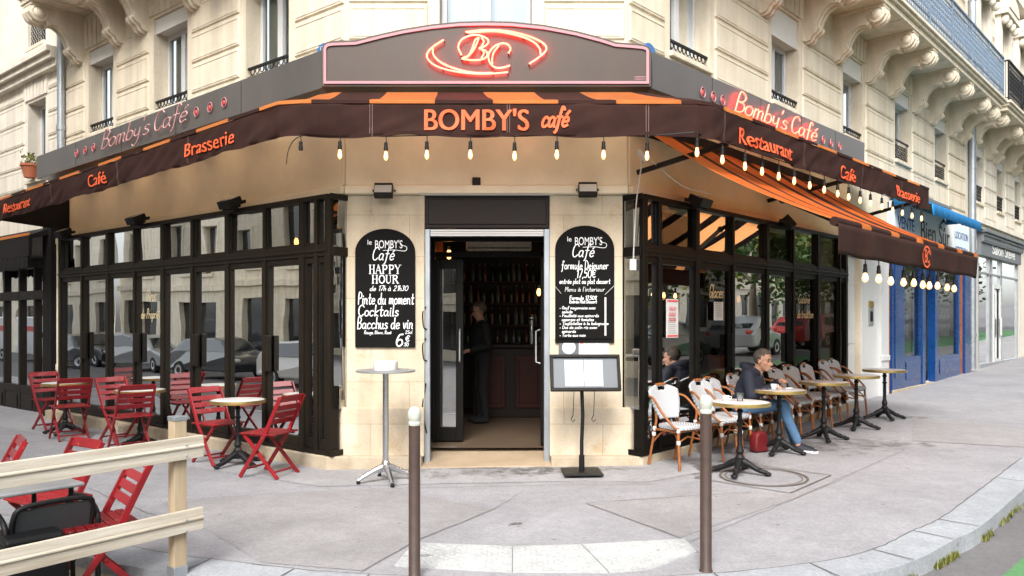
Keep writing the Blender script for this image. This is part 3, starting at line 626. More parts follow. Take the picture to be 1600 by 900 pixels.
def balcony(par, f, s0, s1, z, p=.82, rail='iron_blue', ss=(), h=.98, m='upper_stone'):
    mb = MB(); L = loc_in(par, f)
    mb.box(s0, s1, -p, .02, z, z+.10); mb.box(s0-.05, s1+.05, -p-.05, .02, z+.10, z+.16); mb.box(s0-.09, s1+.09, -p-.09, .02, z+.16, z+.22)
    for k in range(int((s1-s0)/1.38)): mb.box(s0+1.38*k+.66, s0+1.38*k+.69, -p+.05, -.02, z-.012, z)
    slab = mb.build('balcony', m, par, L, ANG[f], bevel=.012)
    mb = MB(); y = -p-.02; zb = z+.22
    mb.bar((s0, y, zb+h), (s1, y, zb+h), .05, .03); mb.bar((s0, y, zb+.08), (s1, y, zb+.08), .03, .02); mb.bar((s0, y, zb+h-.14), (s1, y, zb+h-.14), .02, .02); mb.bar((s0, y, zb+.22), (s1, y, zb+.22), .02, .02)
    n = int((s1-s0)/1.4)
    for i in range(n+1): x = s0+(s1-s0)*i/n; mb.bar((x, y, zb), (x, y, zb+h), .035, .035)
    step = .115; k = int((s1-s0)/step)
    for i in range(k):
        x = s0+(i+.5)*step; r = .05
        mb.bar((x-step/2, y, zb+.08), (x-step/2, y, zb+h), .012, .012)
        for j, zz in enumerate([.15+.0, .30, .405, .51, .615, .72, zb and .90]):
            rr = r if j not in (0, 6) else .045
            mb.tube([(x+rr*math.cos(t), y, zb+zz+rr*math.sin(t)) for t in [q*math.pi/3.5 for q in range(7)]], .009, 3, closed=True)
        for q in (-1, 1): mb.tube([(x+q*.05, y, zb+.25), (x-q*.03, y, zb+.45), (x+q*.03, y, zb+.60), (x-q*.05, y, zb+.80)], .007, 3)
    for sx in (s0, s1):
        mb.bar((sx, y, zb+h), (sx, 0, zb+h), .05, .03); mb.bar((sx, y, zb+.08), (sx, 0, zb+.08), .03, .02)
        for i in range(7): yy = y+(0-y)*(i+.5)/7; mb.bar((sx, yy, zb), (sx, yy, zb+h), .012, .012)
    mb.build('railing', rail, slab)
    brackets(slab_fix(par, slab), f, ss, z)
    return slab
def slab_fix(par, slab): return par

# ------------------------------------------------------------------ the cafe's building
B = thing('cafe_building', 'cream stone corner building with the cafe on its ground floor and canted entrance', 'building', (-.28, 8.47, 0))
TOP = 13.0
LW = [(-4.30, -3.36, 4.62, 5.97), (-6.44, -5.57, 4.62, 5.97), (-1.95, -1.05, 4.62, 5.97)]
RW = [(.88, 1.82, 4.80, 6.2), (3.62, 4.57, 4.80, 6.2), (6.40, 7.35, 4.80, 6.2), (9.15, 10.1, 4.80, 6.2), (11.9, 12.85, 4.80, 6.2)]
FW = [(-.80, .22, 4.40, 6.6)]
def spans_between(a, b, holes, mar=.13):
    e = [a]
    for h in sorted(holes): e += [h[0]-mar, h[1]+mar]
    e.append(b); return [(e[i], e[i+1]) for i in range(0, len(e), 2)]
# left
SHOPZ = 2.975
up2 = lambda W, z0, z1: [(a, b, z0, z1) for a, b, _, _ in W]
mb = MB(); holes = LW+up2(LW, 7.2, 9.4)+[(-7.22, -.12, -.5, SHOPZ-.03)]
wall_face(mb, -7.35, 0, -.6, TOP, holes); courses(mb, spans_between(-7.33, -.03, LW), 4.28, 6.0); courses(mb, spans_between(-7.33, -.03, LW), 6.95, 12.6, .5)
for a, b, z0, z1 in LW: voussoirs(mb, a-.10, b+.10, z1+.04, z1+.50)
mb.build('wall', 'upper_stone', B, loc_in(B, 'L'), ANG['L'])
# front
mb = MB(); wall_face(mb, 0, 3.098, 2.98, TOP, [(a+1.828, b+1.828, c, d) for a, b, c, d in FW+up2(FW, 7.2, 9.4)]); courses(mb, [(.03, .90), (2.18, 3.07)], 4.28, 6.9); courses(mb, [(.03, .90), (2.18, 3.07)], 6.95, 12.6, .5)
mb.build('wall', 'upper_stone', B, loc_in(B, 'L'), 0)
# right
mb = MB(); holes = RW+up2(RW, 7.2, 9.4)+[(.12, 6.05, -.5, SHOPZ-.03), (6.55, 7.25, -.5, 2.75), (8.70, 14.35, -.5, 3.9)]
wall_face(mb, 0, 14.6, -.6, TOP, holes); courses(mb, spans_between(.03, 14.5, RW), 4.28, 6.25); courses(mb, spans_between(.03, 14.5, RW), 6.95, 12.6, .5)
for a, b, z0, z1 in RW: voussoirs(mb, a-.10, b+.10, z1+.04, z1+.44)
mb.build('wall', 'upper_stone', B, loc_in(B, 'R'), ANG['R'])
for a, b, z0, z1 in LW: upper_window(B, 'L', a, b, z0, z1, .2)
for a, b, z0, z1 in FW: upper_window(B, 'F', a, b, z0, z1, 0, 'curtain_pale')
for i, (a, b, z0, z1) in enumerate(RW): upper_window(B, 'R', a, b, z0, z1, [.3, .42, .3, .24, .24][i], rail=[0, 0, 0, .42, .42][i])
for f, W in (('L', LW), ('F', FW), ('R', RW)):
    for a, b, z0, z1 in up2(W, 7.2, 9.4): upper_window(B, f, a, b, z0, z1, 0, guard=False)
# roof and back close the block
mb = MB(); pl = [fw('L', -7.35), fw('L', 0), fw('R', 0), fw('R', 14.6), fw('R', 14.6, -9), (0, 18, 0), fw('L', -7.35, -9)]
mb.add([(p[0]+.28, p[1]-8.47, TOP) for p in pl], [tuple(range(len(pl)))])
mb.build('roof', 'roof_zinc', B)
# piers of the canted entrance: ashlar, plinth, joints
def pier(x0, x1, z0, z1):
    mb = MB(); mb.box(x0, x1, 8.47, 8.90, z0, z1)
    return mb
for x0, x1, lf in ((-1.828, -.965, 0), (.415, 1.27, 1)):
    mb = MB(); cx, cy = B.location.x, B.location.y
    L_, R__ = x0-cx, x1-cx
    mb.box(L_, R__, 0, .45, .10, 2.98)
    if lf == 0:
        mb.prism([(L_, 0), (L_, .45), (L_-.12, .20), (L_-.09, .075)], .10, 2.98, plane='xy')
        mb.prism([(L_-.03, -.05), (R__, -.05), (R__, .0), (L_, .0), (L_-.12, .09), (L_-.15, .06)], .10, .64, plane='xy')
    else:
        mb.prism([(R__, 0), (R__+.09, .09), (R__+.12, .20), (R__, .45)], .10, 2.98, plane='xy')
        mb.prism([(L_, -.05), (R__+.03, -.05), (R__+.14, .06), (R__+.11, .09), (R__, .0), (L_, .0)], .10, .64, plane='xy')
    mb.build('pier', 'pier_stone', B, bevel=.012)
# painted band between shopfronts and signs, with its moulding
mb = MB()
for f, a, b in (('F', -1.9, 1.34), ('L', -7.3, .06), ('R', -.06, 6.5)):
    pass
def band(f, a, b):
    mb = MB(); mb.box(a, b, -.035, .02, 3.08, 4.2); mb.box(a, b, -.075, .02, 2.985, 3.075); return mb.build('painted_band', 'cream_paint', B, loc_in(B, f), ANG[f], bevel=.01)
band('F', -1.828, 1.27); band('L', -7.35, -.0); band('R', 0, 6.5)
# step along the front and under the shop windows
mb = MB(); P = [fw('L', -7.3, .33), Vector((-2.02, 8.33, 0)), Vector((-.985, 8.33, 0)), Vector((-.985, 9.0, 0)), fw('L', -7.3, -.3)]
def slab_poly(P, z0, z1, nose=0):
    mb = MB(); n = len(P); mb.add([(p[0]+.28, p[1]-8.47, z0) for p in P]+[(p[0]+.28, p[1]-8.47, z1) for p in P], [tuple(range(n)), tuple(range(2*n-1, n-1, -1))]+[(i, (i+1) % n, (i+1) % n+n, i+n) for i in range(n)]); return mb
slab_poly(P, -.3, .118).build('step', 'step_stone', B, bevel=.012)
P = [Vector((.425, 8.33, 0)), Vector((1.42, 8.33, 0)), fw('R', 6.1, .30), fw('R', 6.1, -.3), Vector((.425, 9.0, 0))]
mb = slab_poly(P, -.3, .118)
for i in range(5, 10):
    x, y, z = mb.v[i]; mb.v[i] = (x, y, max(.118, .085+gz(x-.28, y+8.47)))
mb.build('step', 'step_stone', B, bevel=.012)
mb = MB(); mb.v = []; mb.add([(-.985, 8.34, gz(-.9, 8.34)+.02), (.425, 8.34, gz(.4, 8.34)+.02), (.425, 9.35, .12), (-.985, 9.35, .12), (-.985, 8.34, -.2), (.425, 8.34, -.2)], [(0, 1, 2, 3), (4, 5, 1, 0)]); mb.v = [(x+.28, y-8.47, z) for x, y, z in mb.v]
mb.build('threshold', 'tan_tile', B)
# ventilation grilles in the step
for s in (-1.25, -4.55):
    mb = MB(); mb.box(s-.14, s+.14, -.338, -.325, -.02, .09)
    mb.build('vent_plate', 'step_stone', B, loc_in(B, 'L'), ANG['L'])
    mb = MB()
    for i in range(5):
        for j in range(3): mb.lathe([(.013, 0), (.0, .002)], (0, 0, 0), 8, 0, Matrix.Translation((s-.1+i*.05+(j % 2)*.02, -.339, .005+j*.03)) @ Matrix.Rotation(R_(90), 4, 'X'))
    mb.build('vent_hole', 'joint', B, loc_in(B, 'L'), ANG['L'])['kind'] = 'stuff'
# glazed shopfronts: frame, transom lights, door leaves; corner return
def shopfront(f, sgn, posts, end, cs, mframe):
    """posts = distances of the leaf joints from the corner; sgn -1 for the left facade"""
    y0, y1 = -.20, -.12; L = loc_in(B, f); a = ANG[f]; mb = MB(); S = lambda u: sgn*u
    zb, zt = .125, SHOPZ; zm0, zm1 = 2.27, 2.46
    u0 = posts[0]
    mb.box(S(u0), S(end), y0-.02, y1+.04, zt-.055, zt); mb.box(S(u0), S(end), y0-.012, y1+.03, zb, zb+.05)
    mb.box(S(u0), S(end), y0-.012, y1+.03, zm0+.03, zm1-.03); mb.box(S(u0), S(end), y0-.028, y1+.02, zm0+.075, zm1-.085)
    for i, u in enumerate(posts):
        hw = .045 if i in (0, len(posts)-1) else (.026 if i % 2 else .042)
        mb.box(S(u-hw), S(u+hw), y0-.018, y1+.03, zb, zt-.03)
    o = mb.build('shop_window', mframe, B, L, a, bevel=.006)
    for i in range(len(posts)-1):
        p, q = posts[i]+.028, posts[i+1]-.028
        k = .02 if q-p < .2 else .046
        mb = MB(); mb.box(S(p), S(p+k), y0+.005, y1, zb+.05, zm0+.03); mb.box(S(q-k), S(q), y0+.005, y1, zb+.05, zm0+.03); mb.box(S(p+k), S(q-k), y0+.005, y1, zb+.05, zb+.16); mb.box(S(p+k), S(q-k), y0+.005, y1, zm0-.04, zm0+.03)
        mb.box(S(p), S(p+.02), y0+.01, y1, zm1-.03, zt-.05); mb.box(S(q-.02), S(q), y0+.01, y1, zm1-.03, zt-.05); mb.box(S(p), S(q), y0+.01, y1, zm1-.035, zm1)
        if q-p > .3 and i % 2 == 0: mb.box(S(q-k-.03), S(q-k+.03), y0-.05, y0+.02, 1.0, 1.42)
        mb.build('leaf_frame', mframe, o, bevel=.005)
        mb = MB()
        for z0, z1 in ((zb+.15, zm0-.03), (zm1-.005, zt-.05)):
            t, r = random.uniform(-.008, .008), random.uniform(-.006, .006)
            mb.quad((S(p+k-.01), -.16, z0), (S(q-k+.01), -.16+t, z0), (S(q-k+.01), -.16+t+r, z1), (S(p+k-.01), -.16+r, z1))
        mb.build('pane', 'glass_shop' if f == 'L' else 'glass_dim', o)
    # return of the bay at the corner
    mb = MB(); uu = S(posts[0]-.045)
    r = sgn*-.0
    mb.box(uu, uu-sgn*.03, y0-.018, .10, zb, zb+.06); mb.box(uu, uu-sgn*.03, y0-.018, .10, zt-.06, zt); mb.box(uu, uu-sgn*.03, .02, .10, zb, zt); mb.box(uu, uu-sgn*.03, y0, .06, zm0+.03, zm1-.06)
    mb.build('corner_return', mframe, o, bevel=.004)
    mb = MB(); mb.quad((uu-sgn*.012, -.17, zb+.5), (uu-sgn*.012, .02, zb+.5), (uu-sgn*.012, .02, zt-.06), (uu-sgn*.012, -.17, zt-.06)); mb.build('return_pane', 'glass_shop', o)
    return o
SL = shopfront('L', -1, [.06, .26, .52, 1.24, 2.04, 2.87, 3.65, 4.46, 5.31, 6.2, 7.02], 7.07, 0, 'brown_frame')
SRr = shopfront('R', 1, [.04, .34, 1.16, 2.06, 3.05, 3.90, 4.82, 5.70, 5.98], 6.03, 0, 'black_frame')
# entrance: lintel panel, shutter rails, transom, two leaves
mb = MB(); mb.box(-.965+.28, .415+.28, .05, .14, 2.62, 2.98); mb.box(-.93+.28, .38+.28, .035, .05, 2.66, 2.94); mb.build('lintel_panel', 'dark_wood', B, bevel=.008)
mb = MB()
for x in (-.945, .385): mb.box(x+.28-.03, x+.28+.035, .04, .13, .02, 2.61)
mb.box(-.91+.28, .355+.28, .06, .12, 2.53, 2.61); mb.build('shutter_rail', 'zinc', B, bevel=.006)
mb = MB()
for z in (2.535, 2.56, 2.585): mb.box(-.905+.28, .35+.28, .05, .062, z, z+.018)
mb.build('rolled_shutter', 'pale_sign', B)
mb = MB(); Y = .85                              # deep door frame
mb.box(-.98+.28, .43+.28, Y, Y+.07, 2.37, 2.43); mb.box(-.985+.28, -.93+.28, Y-.05, Y+.07, .12, 2.62); mb.box(.375+.28, .43+.28, Y-.05, Y+.07, .12, 2.62); mb.box(-.98+.28, .43+.28, Y, Y+.07, 2.56, 2.62)
dfr = mb.build('door_frame', 'black_frame', B, bevel=.005)
def leaf(loc, rz, hinge):
    mb = MB(); W = .34; mb.box(0, .06, -.025, .025, 0, 2.2); mb.box(W-.09, W, -.025, .025, 0, 2.2); mb.box(.06, W-.09, -.025, .025, 0, .17); mb.box(.06, W-.09, -.025, .025, 2.08, 2.2)
    o = mb.build('door_leaf', 'black_frame', B, loc, rz, bevel=.005)
    mb = MB(); mb.quad((.06, 0, .17), (W-.09, 0, .17), (W-.09, 0, 2.08), (.06, 0, 2.08)); mb.build('pane', 'glass_shop', o)
    mb = MB(); mb.tube([(W-.04, -.03, .95), (W-.04, -.08, .97), (W-.04, -.08, 1.33), (W-.04, -.03, 1.35)], .011, 8); mb.build('handle', 'alu', o, smooth=40)
    return o
leaf((-.93+.28, Y, .14), 0, 0); leaf((.372+.28, Y+.02, .14), R_(-92), 1)
# stone reveals behind the piers, inner lining, entry ceiling
mb = MB(); mb.box(-1.05+.28, -.986+.28, .44, .93, .1, 2.98); mb.box(.431+.28, .50+.28, .44, .93, .1, 2.98); mb.box(-1.0+.28, .45+.28, .14, .86, 2.63, 2.70); mb.build('entry_lining', 'dark_wood', B)
# interior
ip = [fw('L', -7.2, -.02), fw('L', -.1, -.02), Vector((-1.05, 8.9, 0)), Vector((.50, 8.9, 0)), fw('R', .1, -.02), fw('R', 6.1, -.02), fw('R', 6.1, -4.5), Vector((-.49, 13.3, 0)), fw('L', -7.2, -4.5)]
mb = MB(); mb.add([(p[0]+.28, p[1]-8.47, .121) for p in ip], [tuple(range(len(ip)))]); mb.build('inner_floor', 'tan_tile_shaded', B)
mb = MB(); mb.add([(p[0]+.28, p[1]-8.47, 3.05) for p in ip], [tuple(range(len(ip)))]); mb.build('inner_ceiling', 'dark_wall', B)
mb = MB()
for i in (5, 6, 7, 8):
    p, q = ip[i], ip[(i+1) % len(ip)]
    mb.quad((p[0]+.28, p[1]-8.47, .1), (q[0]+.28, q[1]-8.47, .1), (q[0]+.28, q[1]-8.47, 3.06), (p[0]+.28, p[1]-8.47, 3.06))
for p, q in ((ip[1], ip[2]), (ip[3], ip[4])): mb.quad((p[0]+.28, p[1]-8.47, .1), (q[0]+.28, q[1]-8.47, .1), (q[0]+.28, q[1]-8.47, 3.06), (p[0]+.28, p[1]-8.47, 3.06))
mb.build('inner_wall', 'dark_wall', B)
# side door, intercom wall, white casing past the cafe window
mb = MB(); L = loc_in(B, 'R')
mb.box(6.56, 7.24, .10, .16, .15, 2.74); mb.box(6.64, 6.88, .085, .10, .45, 1.05); mb.box(6.94, 7.17, .085, .10, .45, 1.05); mb.box(6.64, 6.88, .085, .10, 1.2, 2.1); mb.box(6.94, 7.17, .085, .10, 1.2, 2.1); mb.box(6.64, 7.17, .085, .10, 2.22, 2.62)
o = mb.build('side_door', 'white_pvc', B, L, ANG['R'], bevel=.008)
mb = MB(); mb.box(6.69, 6.86, .078, .086, 2.28, 2.56); mb.build('door_light', 'window_dark', o)
mb = MB(); mb.lathe([(.02, 0), (.03, .03), (.02, .05), (0, .055)], n=10, M=Matrix.Translation((6.74, .085, 1.18)) @ Matrix.Rotation(R_(90), 4, 'X')); mb.build('knob', 'brass', o, smooth=40)
mb = MB(); mb.box(7.26, 8.05, -.02, .02, -.1, 2.96); mb.box(8.06, 8.50, -.09, .02, -.1, 3.0); mb.box(8.06, 8.50, -.115, -.09, .85, .95); mb.build('plaster_casing', 'white_pvc', B, L, ANG['R'], bevel=.01)
mb = MB(); mb.box(8.51, 8.64, -.06, .02, -.1, 3.0); mb.build('timber_post', 'rust_wood', B, L, ANG['R'])
o = thing('intercom', 'small steel intercom plate with copper top on the pale wall by the side door', 'intercom', fw('R', 7.7, .02, 1.72), ANG['R'])
mb = MB(); mb.box(-.12, .12, -.02, 0, -.2, .12); mb.build('plate', 'alu', o, bevel=.004); mb = MB(); mb.box(-.12, .12, -.021, 0, .125, .24); mb.build('cap', 'brass', o)
mb = MB(); mb.box(-.075, .055, -.0215, -.02, -.135, .055)
for i in range(3):
    for j in range(4): mb.box(-.06+i*.045, -.035+i*.045, -.026, -.02, -.12+j*.045, -.095+j*.045)
mb.build('keypad', 'black_plastic', o)
balcony(B, 'R', .7, 14.4, 6.68, ss=[1.05+.0, 2.35, 3.35, 4.88, 6.1, 7.65, 8.85, 10.38, 11.6, 13.15, 14.1])
balcony(B, 'L', -6.95, -.5, 6.57, ss=[-6.72, -5.32, -4.56, -3.12, -2.2, -.82])
def drainpipe(name, label, f, s, z0, z1, r=.06, m='zinc', d=.09):
    o = thing(name, label, 'drainpipe', fw(f, s, d, z0), ANG[f])
    mb = MB(); mb.tube([(0, 0, 0), (0, 0, z1-z0)], r, 14); mb.build('pipe', m, o, smooth=40)
    z = .8
    while z < z1-z0:
        mb = MB(); mb.tube([(0, 0, z), (0, 0, z+.09)], r+.012, 14); mb.box(-.02, .02, 0, d, z+.03, z+.06); mb.build('collar', m, o, smooth=40); z += 2.1
drainpipe('drainpipe', 'grey zinc drainpipe on the upper wall left of the cafe sign', 'L', -7.28, 4.0, 12.5)
drainpipe('drainpipe', 'long grey zinc drainpipe between the estate agency and the hair salon', 'R', 14.85, .4, 12.5, .085)
drainpipe('drainpipe', 'cream painted pipe at the far left end of the cafe window', 'L', -7.22, -.02, 3.0, .06, 'cream_paint', .12)
# ------------------------------------------------------------------ neighbours on the right
N = thing('neighbour_building', 'pale stone building with the hair salon, carved pediments and black balcony', 'building', fw('R', 14.6, 0, 0))
NW = [(15.5, 16.4, 4.7, 6.15), (18.0, 18.9, 4.7, 6.15), (20.4, 21.3, 4.7, 6.15), (22.9, 23.8, 4.7, 6.15)]
NU = [(a, b, 7.6, 10.0) for a, b, _, _ in NW]
mb = MB(); wall_face(mb, 14.6, 26, -.4, 10.9, NW+NU+[(15.75, 20.75, -.3, 3.3)]); courses(mb, spans_between(15.0, 26, NW), 4.35, 6.3); courses(mb, spans_between(15.0, 26, NU), 7.4, 10.6, .5)
for a, b, z0, z1 in NW: voussoirs(mb, a-.1, b+.1, z1+.04, z1+.42)
mb.box(14.95, 26, -.22, .02, 4.08, 4.22); mb.box(14.95, 26, -.16, .02, 3.98, 4.08); mb.box(14.65, 26, -.3, .02, 10.9, 11.15)
for a, b, z0, z1 in NU:
    c = (a+b)/2; mb.box(a-.28, a-.06, -.16, .02, z0, z1+.1); mb.box(b+.06, b+.28, -.16, .02, z0, z1+.1); mb.box(a-.36, b+.36, -.34, .02, z1+.1, z1+.24)
    for k in range(4): mb.ell((a-.2+k*.44, -.24, z1-.04), (.09, .10, .13))
    P = [(c+.82*math.cos(t), z1+.24+.55*math.sin(t)) for t in [math.pi*i/14 for i in range(15)]]; mb.prism(P, -.30, .02); P2 = [(c+.66*math.cos(t), z1+.27+.40*math.sin(t)) for t in [math.pi*i/14 for i in range(15)]]; mb.prism(P2, -.36, -.29)
mb.build('wall', 'far_stone', N, loc_in(N, 'R'), ANG['R'], smooth=30)
mb = MB(); pl = [fw('R', 14.6, .3), fw('R', 26, .3), fw('R', 26, -9), fw('R', 14.6, -9)]; mb.add([tuple(p-N.location+Vector((0, 0, 11.16))) for p in pl], [(0, 1, 2, 3)]); mb.build('roof', 'roof_zinc', N)
mb = MB(); mb.box(20.8, 26, .02, .1, 3.3, -.3) ; 
for a, b, z0, z1 in NW: upper_window(N, 'R', a, b, z0, z1, .22, rail=.45)
for a, b, z0, z1 in NU: upper_window(N, 'R', a, b, z0, z1, 0, guard=False)
balcony(N, 'R', 14.75, 25.8, 6.72, p=.86, rail='iron_black', ss=[15.1, 16.75, 17.65, 19.25, 20.1, 21.65, 22.6, 24.2])
# salon front
L = loc_in(N, 'R')
mb = MB(); mb.box(15.72, 20.8, -.10, .02, 3.32, 3.97); mb.box(15.72, 20.8, -.16, -.10, 3.70, 3.97); mb.box(15.66, 20.86, -.24, .02, 3.90, 3.97)
for i in range(48): x = 15.72+i*.106; mb.box(x, x+.06, -.20, -.16, 3.82, 3.89)
mb.box(15.72, 20.8, -.15, -.09, 3.66, 3.70)
fa = mb.build('shop_fascia', 'grey_fascia', N, L, ANG['R'], bevel=.004)
mb = MB(); put_text(mb, "Salon Steve", 18.4, 3.42, -.105, size=.40, sx=1.0, bold=.003, width=2.9); mb.build('lettering', 'pale_sign', fa); mb = MB(); ribbon(mb, [(17.7+.05*q, 3.78+(.05 if q % 2 else 0)) for q in range(24)], .012, -.164); mb.build('small_lettering', 'pale_sign', fa)
mb = MB()
for x in (15.76, 17.0, 17.3, 18.35, 18.5, 20.7): mb.box(x-.035, x+.035, -.03, .06, .3, 3.3)
mb.box(15.75, 20.75, -.03, .06, 2.85, 2.90); mb.box(15.75, 20.75, -.06, .06, .05, .48)
sf = mb.build('salon_window', 'alu', N, L, ANG['R'], bevel=.004)
mb = MB()
for a, b in ((15.78, 17.0), (17.33, 18.32), (18.53, 20.7)): mb.quad((a, .01, .48), (b, .012, .48), (b, .012, 3.3), (a, .01, 3.3))
mb.build('pane', 'glass_shop', sf)
mb = MB()
for x in (17.36, 18.18): mb.box(x, x+.1, -.055, -.01, .42, 2.6)
mb.box(17.46, 18.18, -.055, -.01, .42, .55); mb.box(17.46, 18.18, -.055, -.01, 2.5, 2.6); mb.box(18.12, 18.15, -.1, -.055, 1.2, 1.7)
mb.build('door_frame', 'white_pvc', sf, bevel=.005)
mb = MB(); mb.box(15.7, 20.8, 2.4, 2.5, 0, 3.3); mb.box(15.7, 15.76, 0.02, 2.4, 0, 3.3); mb.box(20.75, 20.8, .02, 2.4, 0, 3.3); mb.box(15.7, 20.8, .02, 2.4, 3.28, 3.3); mb.box(15.7, 20.8, .02, 2.4, .3, .42)
mb.build('salon_room', 'pale_sign', N, L, ANG['R'])
for i, (x, h) in enumerate(((19.0, 1.5), (19.7, 1.5), (16.3, 1.6))):
    mb = MB(); mb.box(x-.3, x+.3, 1.9, 2.0, 1.0, 2.6); mb.build('mirror', 'zinc', N, L, ANG['R'])
# blue agency front (belongs to the cafe's block)
L = loc_in(B, 'R')
mb = MB()
for a, b in ((8.66, 9.55), (10.98, 11.22), (12.02, 12.42), (14.05, 14.32)):
    pass
mb.box(8.66, 9.42, -.10, .02, 0, 3.0); mb.box(10.62, 10.84, -.10, .06, 0, 3.0); mb.box(9.42, 10.62, -.08, .04, 0, .88); mb.box(9.42, 10.62, -.08, .04, 2.85, 3.0); mb.box(11.55, 11.80, -.10, .06, 0, 3.0)
mb.box(11.80, 13.75, -.08, .04, 0, .82); mb.box(11.80, 13.75, -.08, .04, 2.85, 3.0); mb.box(10.84, 11.55, .0, .10, 2.55, 3.0); mb.box(14.02, 14.55, -.12, .02, 0, 3.0)
mb.box(9.55, 10.50, -.095, -.08, .42, .78); mb.box(11.95, 13.6, -.095, -.08, .42, .72); mb.box(9.46, 9.52, -.06, .03, .88, 2.85); mb.box(13.62, 13.75, -.07, .03, .82, 2.85); mb.box(8.8, 9.3, -.115, -.10, .5, 2.7)
bf = mb.build('agency_front', 'blue_paint', B, L, ANG['R'], bevel=.008)
mb = MB(); mb.box(10.86, 11.53, .16, .20, .25, .95); mb.box(10.86, 10.93, .16, .20, .95, 2.55); mb.box(11.46, 11.53, .16, .20, .95, 2.55); mb.build('door', 'blue_paint', bf)
mb = MB(); mb.quad((9.5, -.02, .88), (10.64, -.016, .88), (10.64, -.016, 2.85), (9.5, -.02, 2.85)); mb.quad((11.8, -.02, .82), (13.62, -.012, .82), (13.62, -.012, 2.85), (11.8, -.02, 2.85)); mb.quad((10.93, .18, .95), (11.46, .18, .95), (11.46, .18, 2.55), (10.93, .18, 2.55)); mb.build('pane', 'glass_dim', bf)
mb = MB(); mb.box(13.78, 13.98, -.07, .02, .1, 3.0); mb.build('timber_post', 'rust_wood', bf)
mb = MB(); mb.box(8.7, 14.3, 1.6, 1.7, 0, 3.9); mb.box(8.66, 8.72, .02, 1.6, 0, 3.9); mb.box(14.3, 14.36, .02, 1.6, 0, 3.9); mb.box(8.66, 14.36, .02, 1.6, 3.0, 3.1); mb.box(8.66, 14.36, .02, 1.6, .2, .28); mb.build('agency_room', 'pale_sign', B, L, ANG['R'])
mb = MB(); mb.box(8.66, 14.5, -.12, .0, .15, .27); mb.build('agency_sill', 'step_stone', B, L, ANG['R'], bevel=.01)
k = 0
for a, b in ((9.6, 10.5), (11.95, 13.5)):
    x = a
    while x+.2 < b:
        for z in (1.25, 1.62, 1.99, 2.36):
            mb = MB(); mb.box(x, x+.19, .06, .068, z, z+.27); o = mb.build('window_card', 'paper', bf)
            mb = MB(); mb.box(x+.02, x+.17, .056, .06, z+.11, z+.25)
            for q in range(3): mb.box(x+.02, x+.15, .056, .06, z+.02+q*.028, z+.032+q*.028)
            mb.build('print', 'ink_grey', o); k += 1
        x += .24
o = thing('shop_sign', 'white and pale blue agency fascia reading Vente, Bien Sûr, Location, Gestion', 'shop sign', fw('R', 11.6, .05, 3.0), ANG['R'])
mb = MB(); mb.box(-2.85, 2.95, -.04, .04, .05, .92); mb.build('board', 'pale_sign', o, bevel=.006)
mb = MB(); mb.box(-2.8, -1.35, -.046, -.04, .10, .88); mb.build("side_panel", "pale_blue_sign", o); mb = MB(); mb.box(1.45, 2.9, -.046, -.04, .10, .88); mb.build("side_panel", "pale_blue_sign", o)
mb = MB(); put_text(mb, "VENTE", -2.08, .42, -.05, size=.34, sx=.8, width=1.05); put_text(mb, "LOCATION", 2.17, .55, -.05, size=.24, width=1.2); put_text(mb, "GESTION", 2.17, .20, -.05, size=.24, width=1.1); mb.build('lettering', 'blue_paint', o)
mb = MB(); put_text(mb, "Bien Sûr", 0, .30, -.044, size=.62, sx=.75, width=2.2); mb.prism([(.3, .72), (.62, .9), (.95, .78), (.62, .83)], -.05, -.043); mb.build('name_lettering', 'iron_black', o)
o = thing('awning', 'small bright blue fabric awning over the agency sign', 'awning', fw('R', 10.9, 0, 3.9), ANG['R'])
mb = MB(); n = 40
for i in range(n):
    a, b = -2.2+3.7*i/n, -2.2+3.7*(i+1)/n; q = lambda x, y, z: (x, y+.012*math.sin(x*16), z+.01*math.sin(x*16))
    mb.quad(q(a, -.1, .25), q(b, -.1, .25), q(b, -.78, -.12), q(a, -.78, -.12)); mb.quad(q(a, -.78, -.12), q(b, -.78, -.12), q(b, -.80, -.34+.02*abs(math.sin(i*.9))), q(a, -.80, -.34+.02*abs(math.sin(i*.9-.9))))
mb.add([(-2.2, -.1, .25), (-2.2, -.78, -.12), (-2.2, -.1, -.12)], [(0, 1, 2)]); mb.add([(1.5, -.1, .25), (1.5, -.78, -.12), (1.5, -.1, -.12)], [(0, 1, 2)])
mb.build('canopy', 'blue_awning', o, solid=.006, smooth=40)
mb = MB(); mb.box(-2.25, 1.9, -.12, 0, .25, .33); mb.build('cassette', 'grey_fascia', o, bevel=.01)
# low building end beyond the salon, and the street further on
N2 = thing('far_building', 'pale stone building at the far right end of the street', 'building', fw('R', 26, 0, 0))
W2 = [(27+2.6*i, 28+2.6*i, z, z+1.9) for i in range(10) for z in (4.6, 7.6, 10.5)]+[(27+2.6*i, 28.6+2.6*i, .6, 3.2) for i in range(10)]
mb = MB(); wall_face(mb, 26.02, 54, -.4, 13.5, W2); courses(mb, [(26.05, 54)], 3.5, 4.4); L = loc_in(N2, 'R'); mb.box(26, 54, -.3, 0, 6.8, 7.0); mb.box(26, 54, -.4, 0, 13.3, 13.6); mb.build('wall', 'far_stone', N2, L, ANG['R'])
for i, (a, b, z0, z1) in enumerate(W2):
    mb = MB(); mb.box(a, b, .2, .24, z0, z1); mb.build('pane', 'window_dark', N2, L, ANG['R'])

